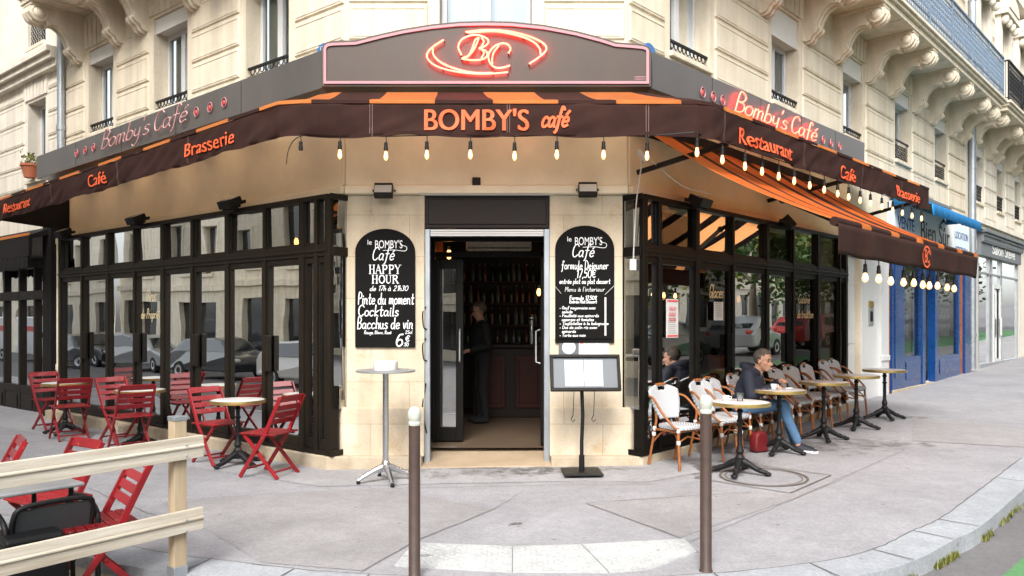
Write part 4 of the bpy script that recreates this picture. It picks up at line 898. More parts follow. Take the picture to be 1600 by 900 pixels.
# ------------------------------------------------------------------ neighbour on the left
M_ = thing('neighbour_building', 'cream stone building left of the drainpipe with a moulded cornice', 'building', fw('L', -7.4, 0, 0))
ML = [(-8.95, -8.15, 6.55, 8.3), (-8.95, -8.15, 4.15, 5.55), (-11.5, -10.6, 6.55, 8.3), (-11.5, -10.6, 4.15, 5.55), (-14, -13.1, 6.55, 8.3), (-14, -13.1, 4.15, 5.55)]
MB2 = [h for h in ML if h[2] < 5]
mb = MB(); wall_face(mb, -24, -7.37, -.6, 12.5, ML+[(-12.4, -7.75, -.5, 2.7)]); courses(mb, spans_between(-23.9, -7.42, MB2), 3.6, 5.75)
for a, b, z0, z1 in MB2: voussoirs(mb, a-.1, b+.1, z1+.05, z1+.38)
mb.box(-24, -7.42, -.20, .02, 6.05, 6.15); mb.box(-24, -7.42, -.26, .02, 6.15, 6.24); mb.box(-24, -7.42, -.12, .02, 5.93, 6.05); mb.box(-24, -7.42, -.04, .02, 6.26, 6.5)
mb.box(-24, -7.42, -.4, .02, 12.3, 12.6); mb.build('wall', 'far_stone', M_, loc_in(M_, 'L'), ANG['L'])
for a, b, z0, z1 in ML: upper_window(M_, 'L', a, b, z0, z1, 0, guard=z0 > 6, rail=.75)
L = loc_in(M_, 'L')
mb = MB(); us = [7.78, 8.5, 9.2, 9.95, 10.75, 11.6, 12.35]
for u in us: mb.box(-u-.04, -u+.04, -.06, .06, -.05, 2.7)
mb.box(-12.4, -7.75, -.06, .06, 2.55, 2.7); mb.box(-12.4, -7.75, -.06, .06, 1.98, 2.14); mb.box(-12.4, -7.75, -.06, .06, .30, .42); mb.box(-12.4, -7.75, -.05, .05, -.1, .30)
for i in range(len(us)-1): mb.box(-us[i+1]+.1, -us[i]-.1, -.065, -.05, -.0, .24)
o = mb.build('shop_window', 'brown_frame', M_, L, ANG['L'], bevel=.006)
mb = MB()
for i in range(len(us)-1):
    for z0, z1 in ((.42, 1.98), (2.14, 2.55)): t = random.uniform(-.008, .008); mb.quad((-us[i+1]+.04, 0, z0), (-us[i]-.04, t, z0), (-us[i]-.04, t, z1), (-us[i+1]+.04, 0, z1))
mb.build('pane', 'glass_shop', o)
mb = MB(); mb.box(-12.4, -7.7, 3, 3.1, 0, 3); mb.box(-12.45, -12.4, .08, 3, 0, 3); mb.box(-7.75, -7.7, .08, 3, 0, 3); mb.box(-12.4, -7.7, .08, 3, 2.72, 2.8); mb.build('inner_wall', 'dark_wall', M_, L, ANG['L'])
mb = MB(); mb.box(-7.74, -7.40, -.20, .0, -.1, 3.3); mb.build('dark_pilaster', 'canvas_black', M_, L, ANG['L'])
o = thing('awning', 'black folded awning with an orange edge over the neighbouring window at far left', 'awning', fw('L', -9.6, 0, 2.62), ANG['L'])
mb = MB(); mb.prism([(0, .62), (-.50, .40), (-.50, .06), (-.46, .0), (-.44, .35), (0, .5)], -2.2, 2.1, plane='yz'); mb.build('canopy', 'canvas_black', o)
mb = MB(); mb.tube([(-2.2, -.5, .42), (2.1, -.5, .42)], .022, 8); mb.build('front_bar', 'canvas_orange', o, smooth=40)
mb = MB(); n = 60
for i in range(n):
    x0, x1 = -2.2+4.3*i/n, -2.2+4.3*(i+1)/n; q = lambda x: -.50-.015*math.sin(x*31)
    mb.quad((x0, q(x0), .06), (x1, q(x1), .06), (x1, q(x1)-.01, -.14+.02*math.sin(x1*23)), (x0, q(x0)-.01, -.14+.02*math.sin(x0*23)))
mb.build('valance', 'canvas_black', o)
p = thing('flower_pot', 'terracotta pot with a small green plant on the ledge at far left', 'plant pot', fw('L', -8.55, .10, 4.15), ANG['L'])
mb = MB(); mb.lathe([(.10, 0), (.15, .2), (.165, .2), (.165, .24), (.14, .24), (.13, .2), (0, .2)], n=16); mb.build('pot', 'terracotta', p, smooth=40)
mb = MB(); r_ = random.Random(5)
for i in range(90):
    a, h, l_ = r_.uniform(0, 6.28), r_.uniform(.2, .42), r_.uniform(.03, .07); c = Vector((math.cos(a)*r_.uniform(0, .16), math.sin(a)*r_.uniform(0, .16), h)); d = Vector((r_.uniform(-1, 1), r_.uniform(-1, 1), r_.uniform(.2, 1))).normalized()*l_; e = d.orthogonal().normalized()*l_*.4
    mb.add([c-e*.3, c+d*.5+e, c+d, c+d*.5-e], [(0, 1, 2, 3)])
mb.build('foliage', 'leaf_b', p)
p = thing('balcony_plant', 'leafy green plant hanging over the black balcony at top right', 'plant', fw('R', 17.6, .95, 6.9), ANG['R'])
mb = MB()
for i in range(260):
    c = Vector((r_.uniform(-1.1, 1.2), r_.uniform(-.15, .25), r_.uniform(-.1, .4))); d = Vector((r_.uniform(-1, 1), r_.uniform(-1, 1), r_.uniform(-.5, 1))).normalized()*.11; e = d.orthogonal().normalized()*.04
    if noise.noise(c*2.1) < -.05: continue
    mb.add([c-e*.3, c+d*.5+e, c+d, c+d*.5-e], [(0, 1, 2, 3)])
mb.build('foliage', 'leaf_b', p)
mb = MB(); mb.box(-1.0, 1.1, -.05, .25, -.05, .12); mb.build('planter', 'terracotta', p, bevel=.01)

# ------------------------------------------------------------------ across both streets (seen in the window glass)
def opposite(name, label, f, s0, s1, d, flip_z=0, floors=4):
    """facade facing the cafe: built in its own frame, turned to face back"""
    a = ANG[f]+math.pi; c = fw(f, (s0+s1)/2, d, 0); c.z = gz(c.x, c.y)-.1; o = thing(name, label, 'building', c, a); W = s1-s0; H = []
    n = int(W/2.6)
    for i in range(n):
        x = -W/2+(i+.5)*W/n
        for k in range(floors): H.append((x-.5, x+.5, 4.3+3.1*k, 6.3+3.1*k))
        H.append((x-.85, x+.85, .5, 3.0))
    mb = MB(); wall_face(mb, -W/2, W/2, -.3, 4.4+3.1*floors, H, m=0); mb.box(-W/2, W/2, -.15, .05, 3.5, 3.75); mb.box(-W/2, W/2, -.35, .05, 4.3+3.1*floors, 4.6+3.1*floors)
    for h in H:
        if h[2] > 4: mb.box(h[0]-.14, h[1]+.14, -.1, .02, h[2]-.16, h[2]-.02); mb.box(h[0]-.14, h[0]-.01, -.05, .02, h[2], h[3]+.14); mb.box(h[1]+.01, h[1]+.14, -.05, .02, h[2], h[3]+.14); mb.box(h[0]-.01, h[1]+.01, -.05, .02, h[3]+.01, h[3]+.14)
    mb.box(-W/2, W/2, .02, 9, 4.4+3.1*floors, 4.5+3.1*floors)
    mb.build('wall', 'opposite_stone', o)
    for h in H: mb = MB(); mb.box(h[0], h[1], .2, .24, h[2], h[3]); mb.build('pane', 'window_dark', o)
    return o
opposite('opposite_building', 'cream stone building across the side street, mirrored in the left cafe windows', 'L', -33, 4, 13.5)
opposite('opposite_building', 'second cream stone building further along the side street, mirrored in the far left panes', 'L', -75, -33.1, 13.2, floors=5)
c_ = opposite('opposite_building', 'stone corner building across the crossing behind the photographer', 'F', -16, 16, 40, floors=2)
opposite('opposite_building', 'stone building across the avenue behind the trees, mirrored in the right cafe windows', 'R', -6, 90, 27)
def tree(label, x, y, h, r, seed, ma='leaf_a', mb_='leaf_b'):
    rr = random.Random(seed); o = thing('street_tree', label, 'tree', (x, y, gz(x, y)-.12), 0, 'avenue trees across the road')
    t = MB(); top = h*.62
    t.tube([(0, 0, 0), (.05, .03, h*.2), (-.04, .06, h*.4), (.06, 0, top)], [.2, .16, .13, .06], 8)
    for i in range(9):
        a = rr.uniform(0, 6.28); z = h*rr.uniform(.3, .55); L = rr.uniform(.5, .9)*r; t.tube([(0, 0, z), (math.cos(a)*L*.5, math.sin(a)*L*.5, z+L*.45), (math.cos(a)*L, math.sin(a)*L, z+L*.75)], [.08, .05, .02], 6)
    t.build('trunk', 'bark', o, smooth=60)
    c = MB(); cl = [Vector((rr.gauss(0, .42)*r, rr.gauss(0, .42)*r, h*.60+rr.gauss(0, .42)*r)) for _ in range(46)]
    for k in cl:
        s = rr.uniform(.25, .5)*r*.8; mi = 0 if rr.random() < .6 else 1
        for i in range(95):
            p = k+Vector((rr.gauss(0, 1), rr.gauss(0, 1), rr.gauss(0, .8)))*s*.55; d = Vector((rr.uniform(-1, 1), rr.uniform(-1, 1), rr.uniform(-1, .6))).normalized()*rr.uniform(.16, .32); e = d.orthogonal().normalized()*d.length*.4
            c.add([p, p+d*.5+e, p+d, p+d*.5-e], [(0, 1, 2, 3)], mi)
    c.build('crown', [ma, mb_], o); return o
trs = []
for i, s in enumerate((6, 11.5, 17, 23, 29, 36, 44, 53)):
    p = fw('R', s, [10.5, 10.0, 10.8, 10.4][i % 4]); lab = 'leafy avenue tree across the road, number %d in the row counted from the crossing' % (i+1)
    lab = ['leafy avenue tree nearest the crossing, across the road', 'leafy avenue tree across the road from the rattan chairs', 'leafy avenue tree across the road from the blue agency', 'leafy avenue tree across the road from the salon', 'leafy avenue tree just past the salon across the road', 'leafy avenue tree opposite the far building', 'leafy avenue tree second last in the row across the road', 'leafy avenue tree at the far end of the row across the road'][i]
    if i < 2: trs.append(tree(lab, p.x, p.y, 9.0, 3.3, 20+i))
    else: dup(trs[i % 2], (p.x, p.y, gz(p.x, p.y)-.12), i*1.3, lab)
def car(name, label, paint, loc, rz, van=False):
    o = thing(name, label, 'van' if van else 'car', loc, rz, 'vehicles parked along the kerb'); Lh = 2.5 if van else 2.05; W = .86; H = 2.2 if van else 1.45
    mb = MB()
    prof = ([(-Lh, .35), (Lh, .35), (Lh+.03, .75), (Lh-.1, 1.05), (Lh-.75, 1.15), (Lh-1.25, H-.12), (Lh-1.6, H), (-Lh+.06, H), (-Lh, H-.2)] if van else
            [(-Lh, .3), (Lh-.05, .3), (Lh, .6), (Lh-.15, .78), (Lh-1.05, .93), (Lh-1.75, H-.08), (Lh-2.3, H), (-Lh+.75, H-.06), (-Lh+.12, .95), (-Lh-.02, .75)])
    n = len(prof); ys = [(-W, 1.0), (-W+.0, 1)]
    def ring(y, k): return [(x, y if z < .95 else math.copysign(abs(y)-(z-.95)*.28*(0 if van else 1), y), z) for x, z in prof]
    a, b = ring(-W, 0), ring(W, 0); mb.add(a+b, [tuple(range(n)), tuple(range(2*n-1, n-1, -1))]+[(i, i+n, (i+1) % n+n, (i+1) % n) for i in range(n)])
    mb.build('body', paint, o, bevel=.06)
    g = MB()
    if not van:
        for sy in (-1, 1):
            P = [(Lh-1.28, .97), (Lh-1.80, H-.13), (Lh-2.32, H-.07), (-Lh+.82, H-.12), (-Lh+.5, .98)]; v = [(x, sy*(W-(z-.95)*.28+.006), z) for x, z in P]; g.add(v, [tuple(range(5))])
        g.add([(Lh-1.08, -.68, .965), (Lh-1.08, .68, .965), (Lh-1.72, .62, H-.10), (Lh-1.72, -.62, H-.10)], [(0, 1, 2, 3)]); g.add([(-Lh+.16, -.66, 1.0), (-Lh+.16, .66, 1.0), (-Lh+.70, .6, H-.12), (-Lh+.70, -.6, H-.12)], [(0, 1, 2, 3)])
    else:
        for sy in (-1, 1): g.quad((Lh-.95, sy*(W+.006), 1.18), (Lh-1.32, sy*(W+.006), H-.25), (Lh-2.0, sy*(W+.006), H-.25), (Lh-2.0, sy*(W+.006), 1.18))
        g.quad((Lh-.76, -.7, 1.19), (Lh-.76, .7, 1.19), (Lh-1.24, .66, H-.18), (Lh-1.24, -.66, H-.18))
    g.build('window', 'car_glass', o)
    for x in (-Lh+.75, Lh-.8):
        for sy in (-1, 1):
            t = MB(); t.lathe([(.2, -.1), (.30, -.1), (.32, -.06), (.32, .08), (.30, .1), (.2, .1)], n=20, M=Matrix.Translation((x, sy*(W-.08), .32)) @ Matrix.Rotation(R_(90), 4, 'X')); wh = t.build('wheel', 'tyre', o, smooth=40)
            t = MB(); t.lathe([(.2, -.085), (.17, -.11*1), (.03, -.09), (.03, .09), (.17, .11), (.2, .085)], n=16, M=Matrix.Translation((x, sy*(W-.08), .32)) @ Matrix.Rotation(R_(90), 4, 'X')); t.build('rim', 'alu', wh, smooth=40)
    for sy in (-1, 1):
        t = MB(); t.ell((-Lh+.02, sy*.68, .85), (.06, .12, .09)); t.build('tail_light', 'emblem_red', o); t = MB(); t.ell((Lh-.08, sy*.62, .68), (.09, .16, .07)); t.build('headlight', 'lamp_lens', o)
    if van:
        t = MB(); t.box(-Lh+.2, .6, -W-.012, -W-.004, 1.5, 1.75); t.box(-Lh+.2, .6, W+.004, W+.012, 1.5, 1.75); t.build('stripe', 'emblem_red', o)
    return o
for i, (s, paint, lab, van) in enumerate(((-34.5, 'car_white', 'white van with a red stripe parked on the side street', True), (-28.4, 'car_dark', 'black car parked on the side street next to the van', False), (-22.8, 'car_silver', 'silver car parked in the middle of the side street row', False), (-17.4, 'car_dark', 'dark car parked second from the corner on the side street', False), (-12.0, 'car_white', 'white car parked on the side street nearest the corner', False))):
    p = fw('L', s, 9.6); car('parked_van' if van else 'parked_car', lab, paint, (p.x, p.y, gz(p.x, p.y)-.125), ANG['L'], van)
for i, (s, paint, lab) in enumerate(((14, 'car_dark', 'dark car parked across the avenue under the first tree'), (20.5, 'car_silver', 'silver car parked across the avenue under the second tree'), (27, 'car_red', 'red car parked across the avenue'))):
    p = fw('R', s, 9.0); car('parked_car', lab, paint, (p.x, p.y, gz(p.x, p.y)-.125), ANG['R'])
# ------------------------------------------------------------------ signboards
def outline_ribbon(mb, P, inset, wd, y, m=0):
    n = len(P); V = [Vector((p[0], p[1])) for p in P]; A = []; C = []
    for i in range(n):
        d0 = (V[i]-V[i-1]).normalized(); d1 = (V[(i+1) % n]-V[i]).normalized(); t = (d0+d1).normalized(); nn = Vector((-t.y, t.x)); k = 1/max(.5, nn.dot(Vector((-d0.y, d0.x))))
        A.append(V[i]+nn*inset*k); C.append(V[i]+nn*(inset+wd)*k)
    for i in range(n):
        j = (i+1) % n; v = [(A[i].x, y, A[i].y), (A[j].x, y, A[j].y), (C[j].x, y, C[j].y), (C[i].x, y, C[i].y)]
        mb.add(v+[(a, y+.02, c) for a, _, c in v], [(0, 1, 2, 3), (0, 4, 5, 1), (3, 2, 6, 7)], m)
o = thing('shop_sign', 'large arched brown sign with a pink border and red neon letters BC over the entrance', 'sign', (-.28, 8.17, 4.072))
up = [(1.477, 4.446), (1.465, 4.485), (1.443, 4.505), (1.40, 4.522), (1.30, 4.533), (1.103, 4.548), (.953, 4.596), (.681, 4.668), (.340, 4.732), (0, 4.766), (-.28, 4.773), (-.56, 4.766), (-.85, 4.738), (-1.15, 4.69), (-1.40, 4.635), (-1.66, 4.569), (-1.90, 4.56), (-1.961, 4.55), (-2.003, 4.525), (-2.022, 4.474)]
P = [(-2.022, 4.072), (1.477, 4.072)]+up; P = [(x+.28, z-4.072) for x, z in P]
mb = MB(); mb.prism(P, -.03, .22); mb.build('board', 'sign_brown', o, bevel=.006)
mb = MB(); outline_ribbon(mb, P, .028, .028, -.048); mb.build('border', 'pink_trim', o)
NS = [[(540,130),(700,112),(850,112),(1000,132),(1150,172),(1260,222),(1312,272),(1300,322),(1230,382),(1150,435)], [(560,136),(800,122),(950,142),(1100,182),(1200,232),(1250,290),(1258,345)],
 [(330,205),(240,262),(180,320),(170,372),(215,430),(320,480),(480,515),(650,530),(800,528),(945,515)], [(228,290),(228,340),(275,402),(380,460),(520,503),(650,522),(800,522)],
 [(500,352),(470,275),(500,205),(580,165),(660,160),(740,190),(757,232),(715,270),(668,286),(730,308),(748,350),(705,390),(600,400),(500,385)],
 [(505,382),(570,352),(608,275),(630,208),(664,182)], [(548,376),(612,310),(650,232),(668,182)], [(690,182),(714,222),(690,272)], [(692,292),(715,332),(690,382)],
 [(950,335),(970,290),(940,247),(880,240),(810,272),(760,342),(770,420),(820,468),(890,472),(965,452)], [(862,260),(812,322),(795,382),(797,438)]]
mb = MB()
for st in NS:
    q = [Vector((x*.0010985-1.0816+.28, -.075, 4.7775-.0010985*y-4.072)) for x, y in st]; mb.tube(catmull(q, 5), .0095, 6)
mb.build('neon_tube', 'neon_on', o, smooth=60)
mb = MB()
for st in NS:
    for x, y in (st[0], st[-1], st[len(st)//2]): mb.bar((x*.0010985-.8016, -.075, .7055-.0010985*y), (x*.0010985-.8016, -.03, .7055-.0010985*y), .012, .012)
mb.build('tube_support', 'black_plastic', o)
mb = MB(); [mb.box(1.58+.012*q, 1.587+.012*q, -.034, -.031, z, z+.012) for q in range(10) for z in (.075, .098)]; mb.build('maker_mark', 'pink_trim', o)
def side_sign(f, s0, s1, za0, za1, zb0, zb1, label, txt0, txt1, tz0, dots, lit, tilt):
    """from s0 (z za0..za1) to s1 (zb0..zb1)"""
    o = thing('shop_sign', label, 'sign', fw(f, (s0+s1)/2, .2, za0), ANG[f]); c = (s0+s1)/2
    mb = MB(); y0, y1 = -.13, .17
    P = [(s0-c, 0), (s1-c, zb0-za0), (s1-c, zb1-za0), (s0-c, za1-za0)]
    if s1 < s0: P = [(s1-c, zb0-za0), (s0-c, 0), (s0-c, za1-za0), (s1-c, zb1-za0)]
    mb.prism(P, y0, y1); mb.build('board', 'sign_sky_sheen', o, bevel=.005)
    mb = MB()
    for k in range(1, 5): x = s0-c+(s1-s0)*k/5; zlo = (zb0-za0)*k/5; mb.box(x-.003, x+.003, y0-.002, y0, zlo+.004, zlo+(za1-za0)-.004)
    mb.build('panel_seam', 'iron_black', o)
    pl, W = hand("Bomby's", .25, .30, .92); q = (txt1-txt0)*.60/W; mb = MB(); h = lambda x: (x-s0)/(s1-s0)*(zb0-za0)
    m = MATS
    neon_put(mb, [[(a*q+txt0-c, b+tz0-za0+h(txt0+a*q)) for a, b in p] for p in pl], .009, y0-.05)
    pl, W = hand("Café", .25, .30, .92); q2 = (txt1-txt0)*.36/W; x2 = txt0+(txt1-txt0)*.64
    neon_put(mb, [[(a*q2+x2-c, b+tz0-za0+h(x2+a*q2)) for a, b in p] for p in pl], .009, y0-.05)
    mb.build('neon_lettering', 'neon_soft' if lit else 'neon_off', o, smooth=60)
    for x in dots:
        z = tz0-za0+.09+h(x); mb = MB(); mb.tube([(x-c+.052*math.cos(t), y0-.012, z+.06*math.sin(t)) for t in [k*math.pi/8 for k in range(16)]], .007, 6, closed=True); e = mb.build('emblem', 'pink_trim', o, smooth=60)
        mb = MB(); mb.ell((x-c-.006, y0-.01, z-.004), (.026, .014, .036)); mb.build('bean', 'emblem_red', e, smooth=60)
    return o
side_sign('L', -7.64, .0, 3.99, 4.37, 4.08, 4.49, 'long grey sign board with unlit pink script Bomby\'s Café on the left facade', -5.15, -2.70, 4.10, [-6.05, -5.75, -5.46, -2.52, -2.20, -1.88], False, 0)
side_sign('R', 0, 6.46, 4.08, 4.48, 4.20, 4.60, 'grey sign board with glowing red neon script Bomby\'s Café on the right facade', 1.72, 4.28, 4.16, [1.05, 1.30, 1.53, 4.66, 4.98, 5.32], True, 0)
for x, lab, t in ((-2.06, 'small blue enamel street plate peeping over the left end of the arched sign', 'ITE'), (1.50, 'small blue enamel street plate peeping over the right end of the arched sign', '')):
    o = thing('street_plate', lab, 'street sign', (x, 8.44, 4.50), ANG['L'] if x < 0 else ANG['R']); mb = MB(); mb.prism([(.11*math.cos(a), .06+.08*math.sin(a)) for a in [k*math.pi/10 for k in range(20)]], -.02, 0); mb.build('plate', 'enamel_blue', o, bevel=.004)
    if t: mb = MB(); put_text(mb, t, 0, .06, -.023, size=.07); mb.build('lettering', 'paper', o)

# ------------------------------------------------------------------ main awning
aw = thing('awning', 'big brown and orange striped awning with lettered valance wrapped round the corner', 'awning', (-.28, 8.47, 3.3))
cL, cR = Vector((-2.235, 7.45, 0)), Vector((1.893, 7.47, 0)); eL, eR = fw('L', -7.08, 1.05), fw('R', 7.15, 1.12)
dl, dr = (eL-cL).normalized(), (eR-cR).normalized()
PTH = [(eL, 3.53, 3.165), (cL+dl*.35, 3.735, 3.365), (cL+dl*.08+Vector((.02, 0, 0)), 3.75, 3.37), (cL+Vector((.20, .0, 0)), 3.75, 3.375), (cR-Vector((.10, 0, 0)), 3.75, 3.38), (cR+dr*.10, 3.75, 3.38), (eR, 3.85, 3.455)]
BK = [fw('L', -7.08, .12), fw('L', -.3, .3), fw('L', -.08, .31), Vector((-1.9, 8.19, 0)), Vector((1.40, 8.19, 0)), fw('R', .2, .31), fw('R', 7.15, .12)]
BZ = [3.90, 4.02, 4.03, 4.03, 4.03, 4.04, 4.10]
SEG = [0]
for i in range(1, len(PTH)): SEG.append(SEG[-1]+(PTH[i][0]-PTH[i-1][0]).length)
def along(t):
    for i in range(1, len(SEG)):
        if t <= SEG[i] or i == len(SEG)-1:
            k = (t-SEG[i-1])/(SEG[i]-SEG[i-1]); a, b = PTH[i-1], PTH[i]
            return a[0].lerp(b[0], k), a[1]+(b[1]-a[1])*k, a[2]+(b[2]-a[2])*k, BK[i-1].lerp(BK[i], k), BZ[i-1]+(BZ[i]-BZ[i-1])*k, i
AO = Vector((-.28, 8.47, 3.3))
T0 = SEG[3]+(-1.378-PTH[3][0].x)                     # start of an orange stripe
def stripe(t): return 0 if ((t-T0) % 1.19) < .63 else 1
N_ = 420; mb = MB(); ts = sorted(set([SEG[-1]*i/N_ for i in range(N_+1)]+[T0+1.19*k+o for k in range(-9, 9) for o in (0, .63) if 0 < T0+1.19*k+o < SEG[-1]]))
rows = 8; prev = None
for t in ts:
    p, zt, zb, bk, bz, i = along(t); colm = []
    for r in range(rows+1):
        k = r/rows; q = bk.lerp(p, k); z = bz+(zt-bz)*k - .05*math.sin(math.pi*k)*(.6+.4*math.sin(t*2.6))
        if r == rows: z -= .012
        colm.append(Vector((q.x, q.y, z))-AO)
    out = (p-bk).normalized(); colm.append(Vector((p.x+out.x*.022, p.y+out.y*.022, zt-.02))-AO); colm.append(Vector((p.x+out.x*.024, p.y+out.y*.024, zt-.055))-AO)
    if prev:
        m = stripe((t+pt)/2)
        for r in range(len(colm)-1): mb.add([prev[r], colm[r], colm[r+1], prev[r+1]], [(0, 1, 2, 3)], m)
    prev = colm; pt = t
mb.build('canopy', ['canvas_orange', 'canvas_brown'], aw, smooth=50)
def wav(t, k): return 1.3*(.010*math.sin(t*3.1+.6*math.sin(t*1.3))*k+.022*noise.noise(Vector((t*1.6, k*.8, 3)))*(.4+k)+.028*noise.noise(Vector((t*4.5+k*2.5, k*1.2, 9)))*(.2+k*.8)+(.012*math.sin((t-SEG[5])*16)*math.exp(-abs(t-SEG[5]-.3)*1.8)+.02*math.sin((t-SEG[2])*13)*math.exp(-abs(t-SEG[2])*2.4))*k)
mb = MB(); hem = MB(); seam = MB(); prev = None; R2 = 10
for t in [SEG[-1]*i/900 for i in range(901)]:
    p, zt, zb, bk, bz, i = along(t); tg = along(min(t+.02, SEG[-1]))[0]-along(max(t-.02, 0))[0]; nn = Vector((tg.y, -tg.x, 0)).normalized(); colm = []
    zb -= .012*math.cos(t*2*math.pi/1.15)
    for r in range(R2+1):
        k = r/R2; colm.append(p+nn*(.012+wav(t, k))+Vector((0, 0, zt-.05+(zb-zt+.05)*k))-AO)
    if prev:
        for r in range(R2): mb.add([prev[r], colm[r], colm[r+1], prev[r+1]], [(0, 1, 2, 3)])
        a, b = prev[-1], colm[-1]; u = Vector((0, 0, .035)); hem.add([a+nn*.005, b+nn*.005, b+nn*.005+u, a+nn*.005+u], [(0, 1, 2, 3)])
    prev = colm
mb.build('valance', 'canvas_brown', aw, solid=.004, smooth=60)
for t in [SEG[3]+q for q in (-1.9, -3.6, -5.6, .67, 2.0, 3.35)]+[SEG[5]+q for q in (.25, 2.2, 4.2, 5.9)]:
    p, zt, zb, bk, bz, i = along(t); tg = (along(t+.02)[0]-along(t-.02)[0]).normalized(); nn = Vector((tg.y, -tg.x, 0)); sm_ = MB()
    for e in (-.012, .012):
        for r in range(R2):
            A_ = [p+tg*(e+w_)+nn*(.0165+wav(t+e, k/R2))+Vector((0, 0, zt-.05+(zb-zt+.05)*k/R2))-AO for k in (r, r+1) for w_ in (-.0025, .0025)]
            sm_.quad(A_[0], A_[1], A_[3], A_[2])
    sm_.build('seam', 'stitch', aw)
hem.build('hem', 'canvas_brown', aw, smooth=60)
def lettered(s, f, s0, s1, d, z, h, tilt=0, name='lettering', italic=False):
    c = fw(f, (s0+s1)/2, 0, 0)-AO; mb = MB(); M = Matrix.Rotation(tilt, 4, 'Y')
    if italic:
        pl, W = hand(s, h, .35, .9)
        for p in pl: ribbon(mb, [(a*(s1-s0)/W-(s1-s0)/2, b) for a, b in p], .026, 0)
    else:
        for q in (-1, 0, 1): put_text(mb, s, q*h*.026, 0, -.0012*q, size=h/.70, bold=0, width=s1-s0, M=M)
    import bmesh as _b                      # lay the print on the folds of the cloth
    me = bpy.data.meshes.new('t'); me.from_pydata(mb.v, [], mb.f); bm = _b.new(); bm.from_mesh(me)
    out = []
    for v in bm.verts:
        w0 = fw(f, (s0+s1)/2+v.co.x, d, z+v.co.z)
        t = SEG[3]+(w0.x-PTH[3][0].x) if f == 'F' else (SEG[1]-(w0-PTH[1][0]).dot(dl) if f == 'L' else SEG[5]+(w0-PTH[5][0]).dot(dr))
        p, zt, zb, bk, bz, i = along(t); tg = (along(min(t+.02, SEG[-1]))[0]-along(max(t-.02, 0))[0]); nn = Vector((tg.y, -tg.x, 0)).normalized(); k = max(0, min(1, (zt-.05-w0.z)/(zt-.05-zb)))
        q = p+nn*(.026+wav(t, k)-v.co.y*.6); out.append(Vector((q.x, q.y, w0.z))-AO)
    mb2 = MB(); mb2.v = [tuple(q) for q in out]; mb2.f = [tuple(v.index for v in fc.verts) for fc in bm.faces]; mb2.m = [0]*len(mb2.f); bm.free(); bpy.data.meshes.remove(me)
    return mb2.build(name, 'valance_text', aw)
lettered("BOMBY'S", 'F', -.85, .155, 1.085, 3.435, .205); lettered("café", 'F', .28, .535, 1.085, 3.47, .19, italic=True)
lettered("Brasserie", 'L', -1.45, -.46, 1.10, 3.415, .15, -.02); lettered("Café", 'L', -3.88, -3.40, 1.10, 3.34, .155, -.03); lettered("Restaurant", 'L', -6.80, -5.80, 1.10, 3.265, .15, -.03)
lettered("Restaurant", 'R', .34, 1.62, 1.17, 3.435, .165, -.01); lettered("Café", 'R', 3.12, 3.70, 1.17, 3.46, .165, -.01); lettered("Brasserie", 'R', 5.42, 6.58, 1.17, 3.50, .165, -.01)
for a, b in ((fw('L', -.7, 0, 3.85), fw('L', -.7, 1.0, 3.55)), (fw('L', -2.9, 0, 3.8), fw('L', -2.9, 1.0, 3.5)), (fw('L', -5.2, 0, 3.75), fw('L', -5.2, 1.0, 3.42)), (fw('R', .05, .1, 3.22), fw('R', .25, 1.08, 3.42)), (fw('R', 3.4, .05, 3.3), fw('R', 3.4, 1.08, 3.45)), (fw('R', 6.4, .05, 3.3), fw('R', 6.4, 1.1, 3.5))):
    mb = MB(); mb.bar(a-AO, b-AO, .04, .05); mb.build('arm', 'iron_black', aw)
mb = MB(); mb.add([tuple(fw('L', -7.08, .02, 3.9)-AO), tuple(fw('L', -7.08, 1.04, 3.47)-AO), tuple(fw('L', -7.08, 1.04, 3.17)-AO), tuple(fw('L', -7.08, .02, 3.1)-AO)], [(0, 1, 2, 3)]); mb.build('side_flap', 'canvas_black', aw, solid=.006)

# lower folding-arm awning on the right
la = thing('awning', 'lower orange and brown awning stretched over the rattan terrace with BC on its valance', 'awning', fw('R', 2.55, 0, 2.45), ANG['R'])
S0, S1 = -2.56, 2.56; mb = MB(); n = 120; bnds = sorted(set([S0+(S1-S0)*i/n for i in range(n+1)])); rows = 10
prev = None
for x in bnds:
    colm = [(x, -(.10+2.13*(r/rows)), 1.30+(-1.24)*(r/rows)-.10*math.sin(math.pi*r/rows)+.006*math.sin(x*9)) for r in range(rows+1)]
    if prev:
        m = 0 if ((x-.02-S0) % .86) < .60 else 1
        for r in range(rows): mb.add([prev[r], colm[r], colm[r+1], prev[r+1]], [(0, 1, 2, 3)], m)
    prev = colm
mb.build('canopy', ['canvas_orange', 'canvas_brown'], la, smooth=50, solid=.004)
mb = MB(); k = 0; x = S0
while x < S1:
    x1 = min(x+.60 if k % 2 == 0 else x+.26, S1); mb.tube([(x, -2.25, .04), (x1, -2.25, .04)], .042, 12, 1 if k % 2 == 0 else 0); x = x1; k += 1
mb.build('front_bar', ['canvas_orange', 'canvas_brown'], la, smooth=50)
mb = MB(); prev = None
for i in range(181):
    x = S0+(S1-S0)*i/180; colm = [(x, -2.29-(.012*math.sin(x*7)+.03*noise.noise(Vector((x*2.6, 0, 2))))*(r/6), .02-.285*r/6-.006*math.sin(x*6)*(r/6)) for r in range(7)]
    if prev:
        for r in range(6): mb.add([prev[r], colm[r], colm[r+1], prev[r+1]], [(0, 1, 2, 3)])
    prev = colm
mb.build('valance', 'canvas_brown', la, solid=.004, smooth=60)
mb = MB(); ring = lambda a0, a1: [(.15*math.cos(t)*1.0, -2.325, -.13+.115*math.sin(t)) for t in [a0+(a1-a0)*k/20 for k in range(21)]]
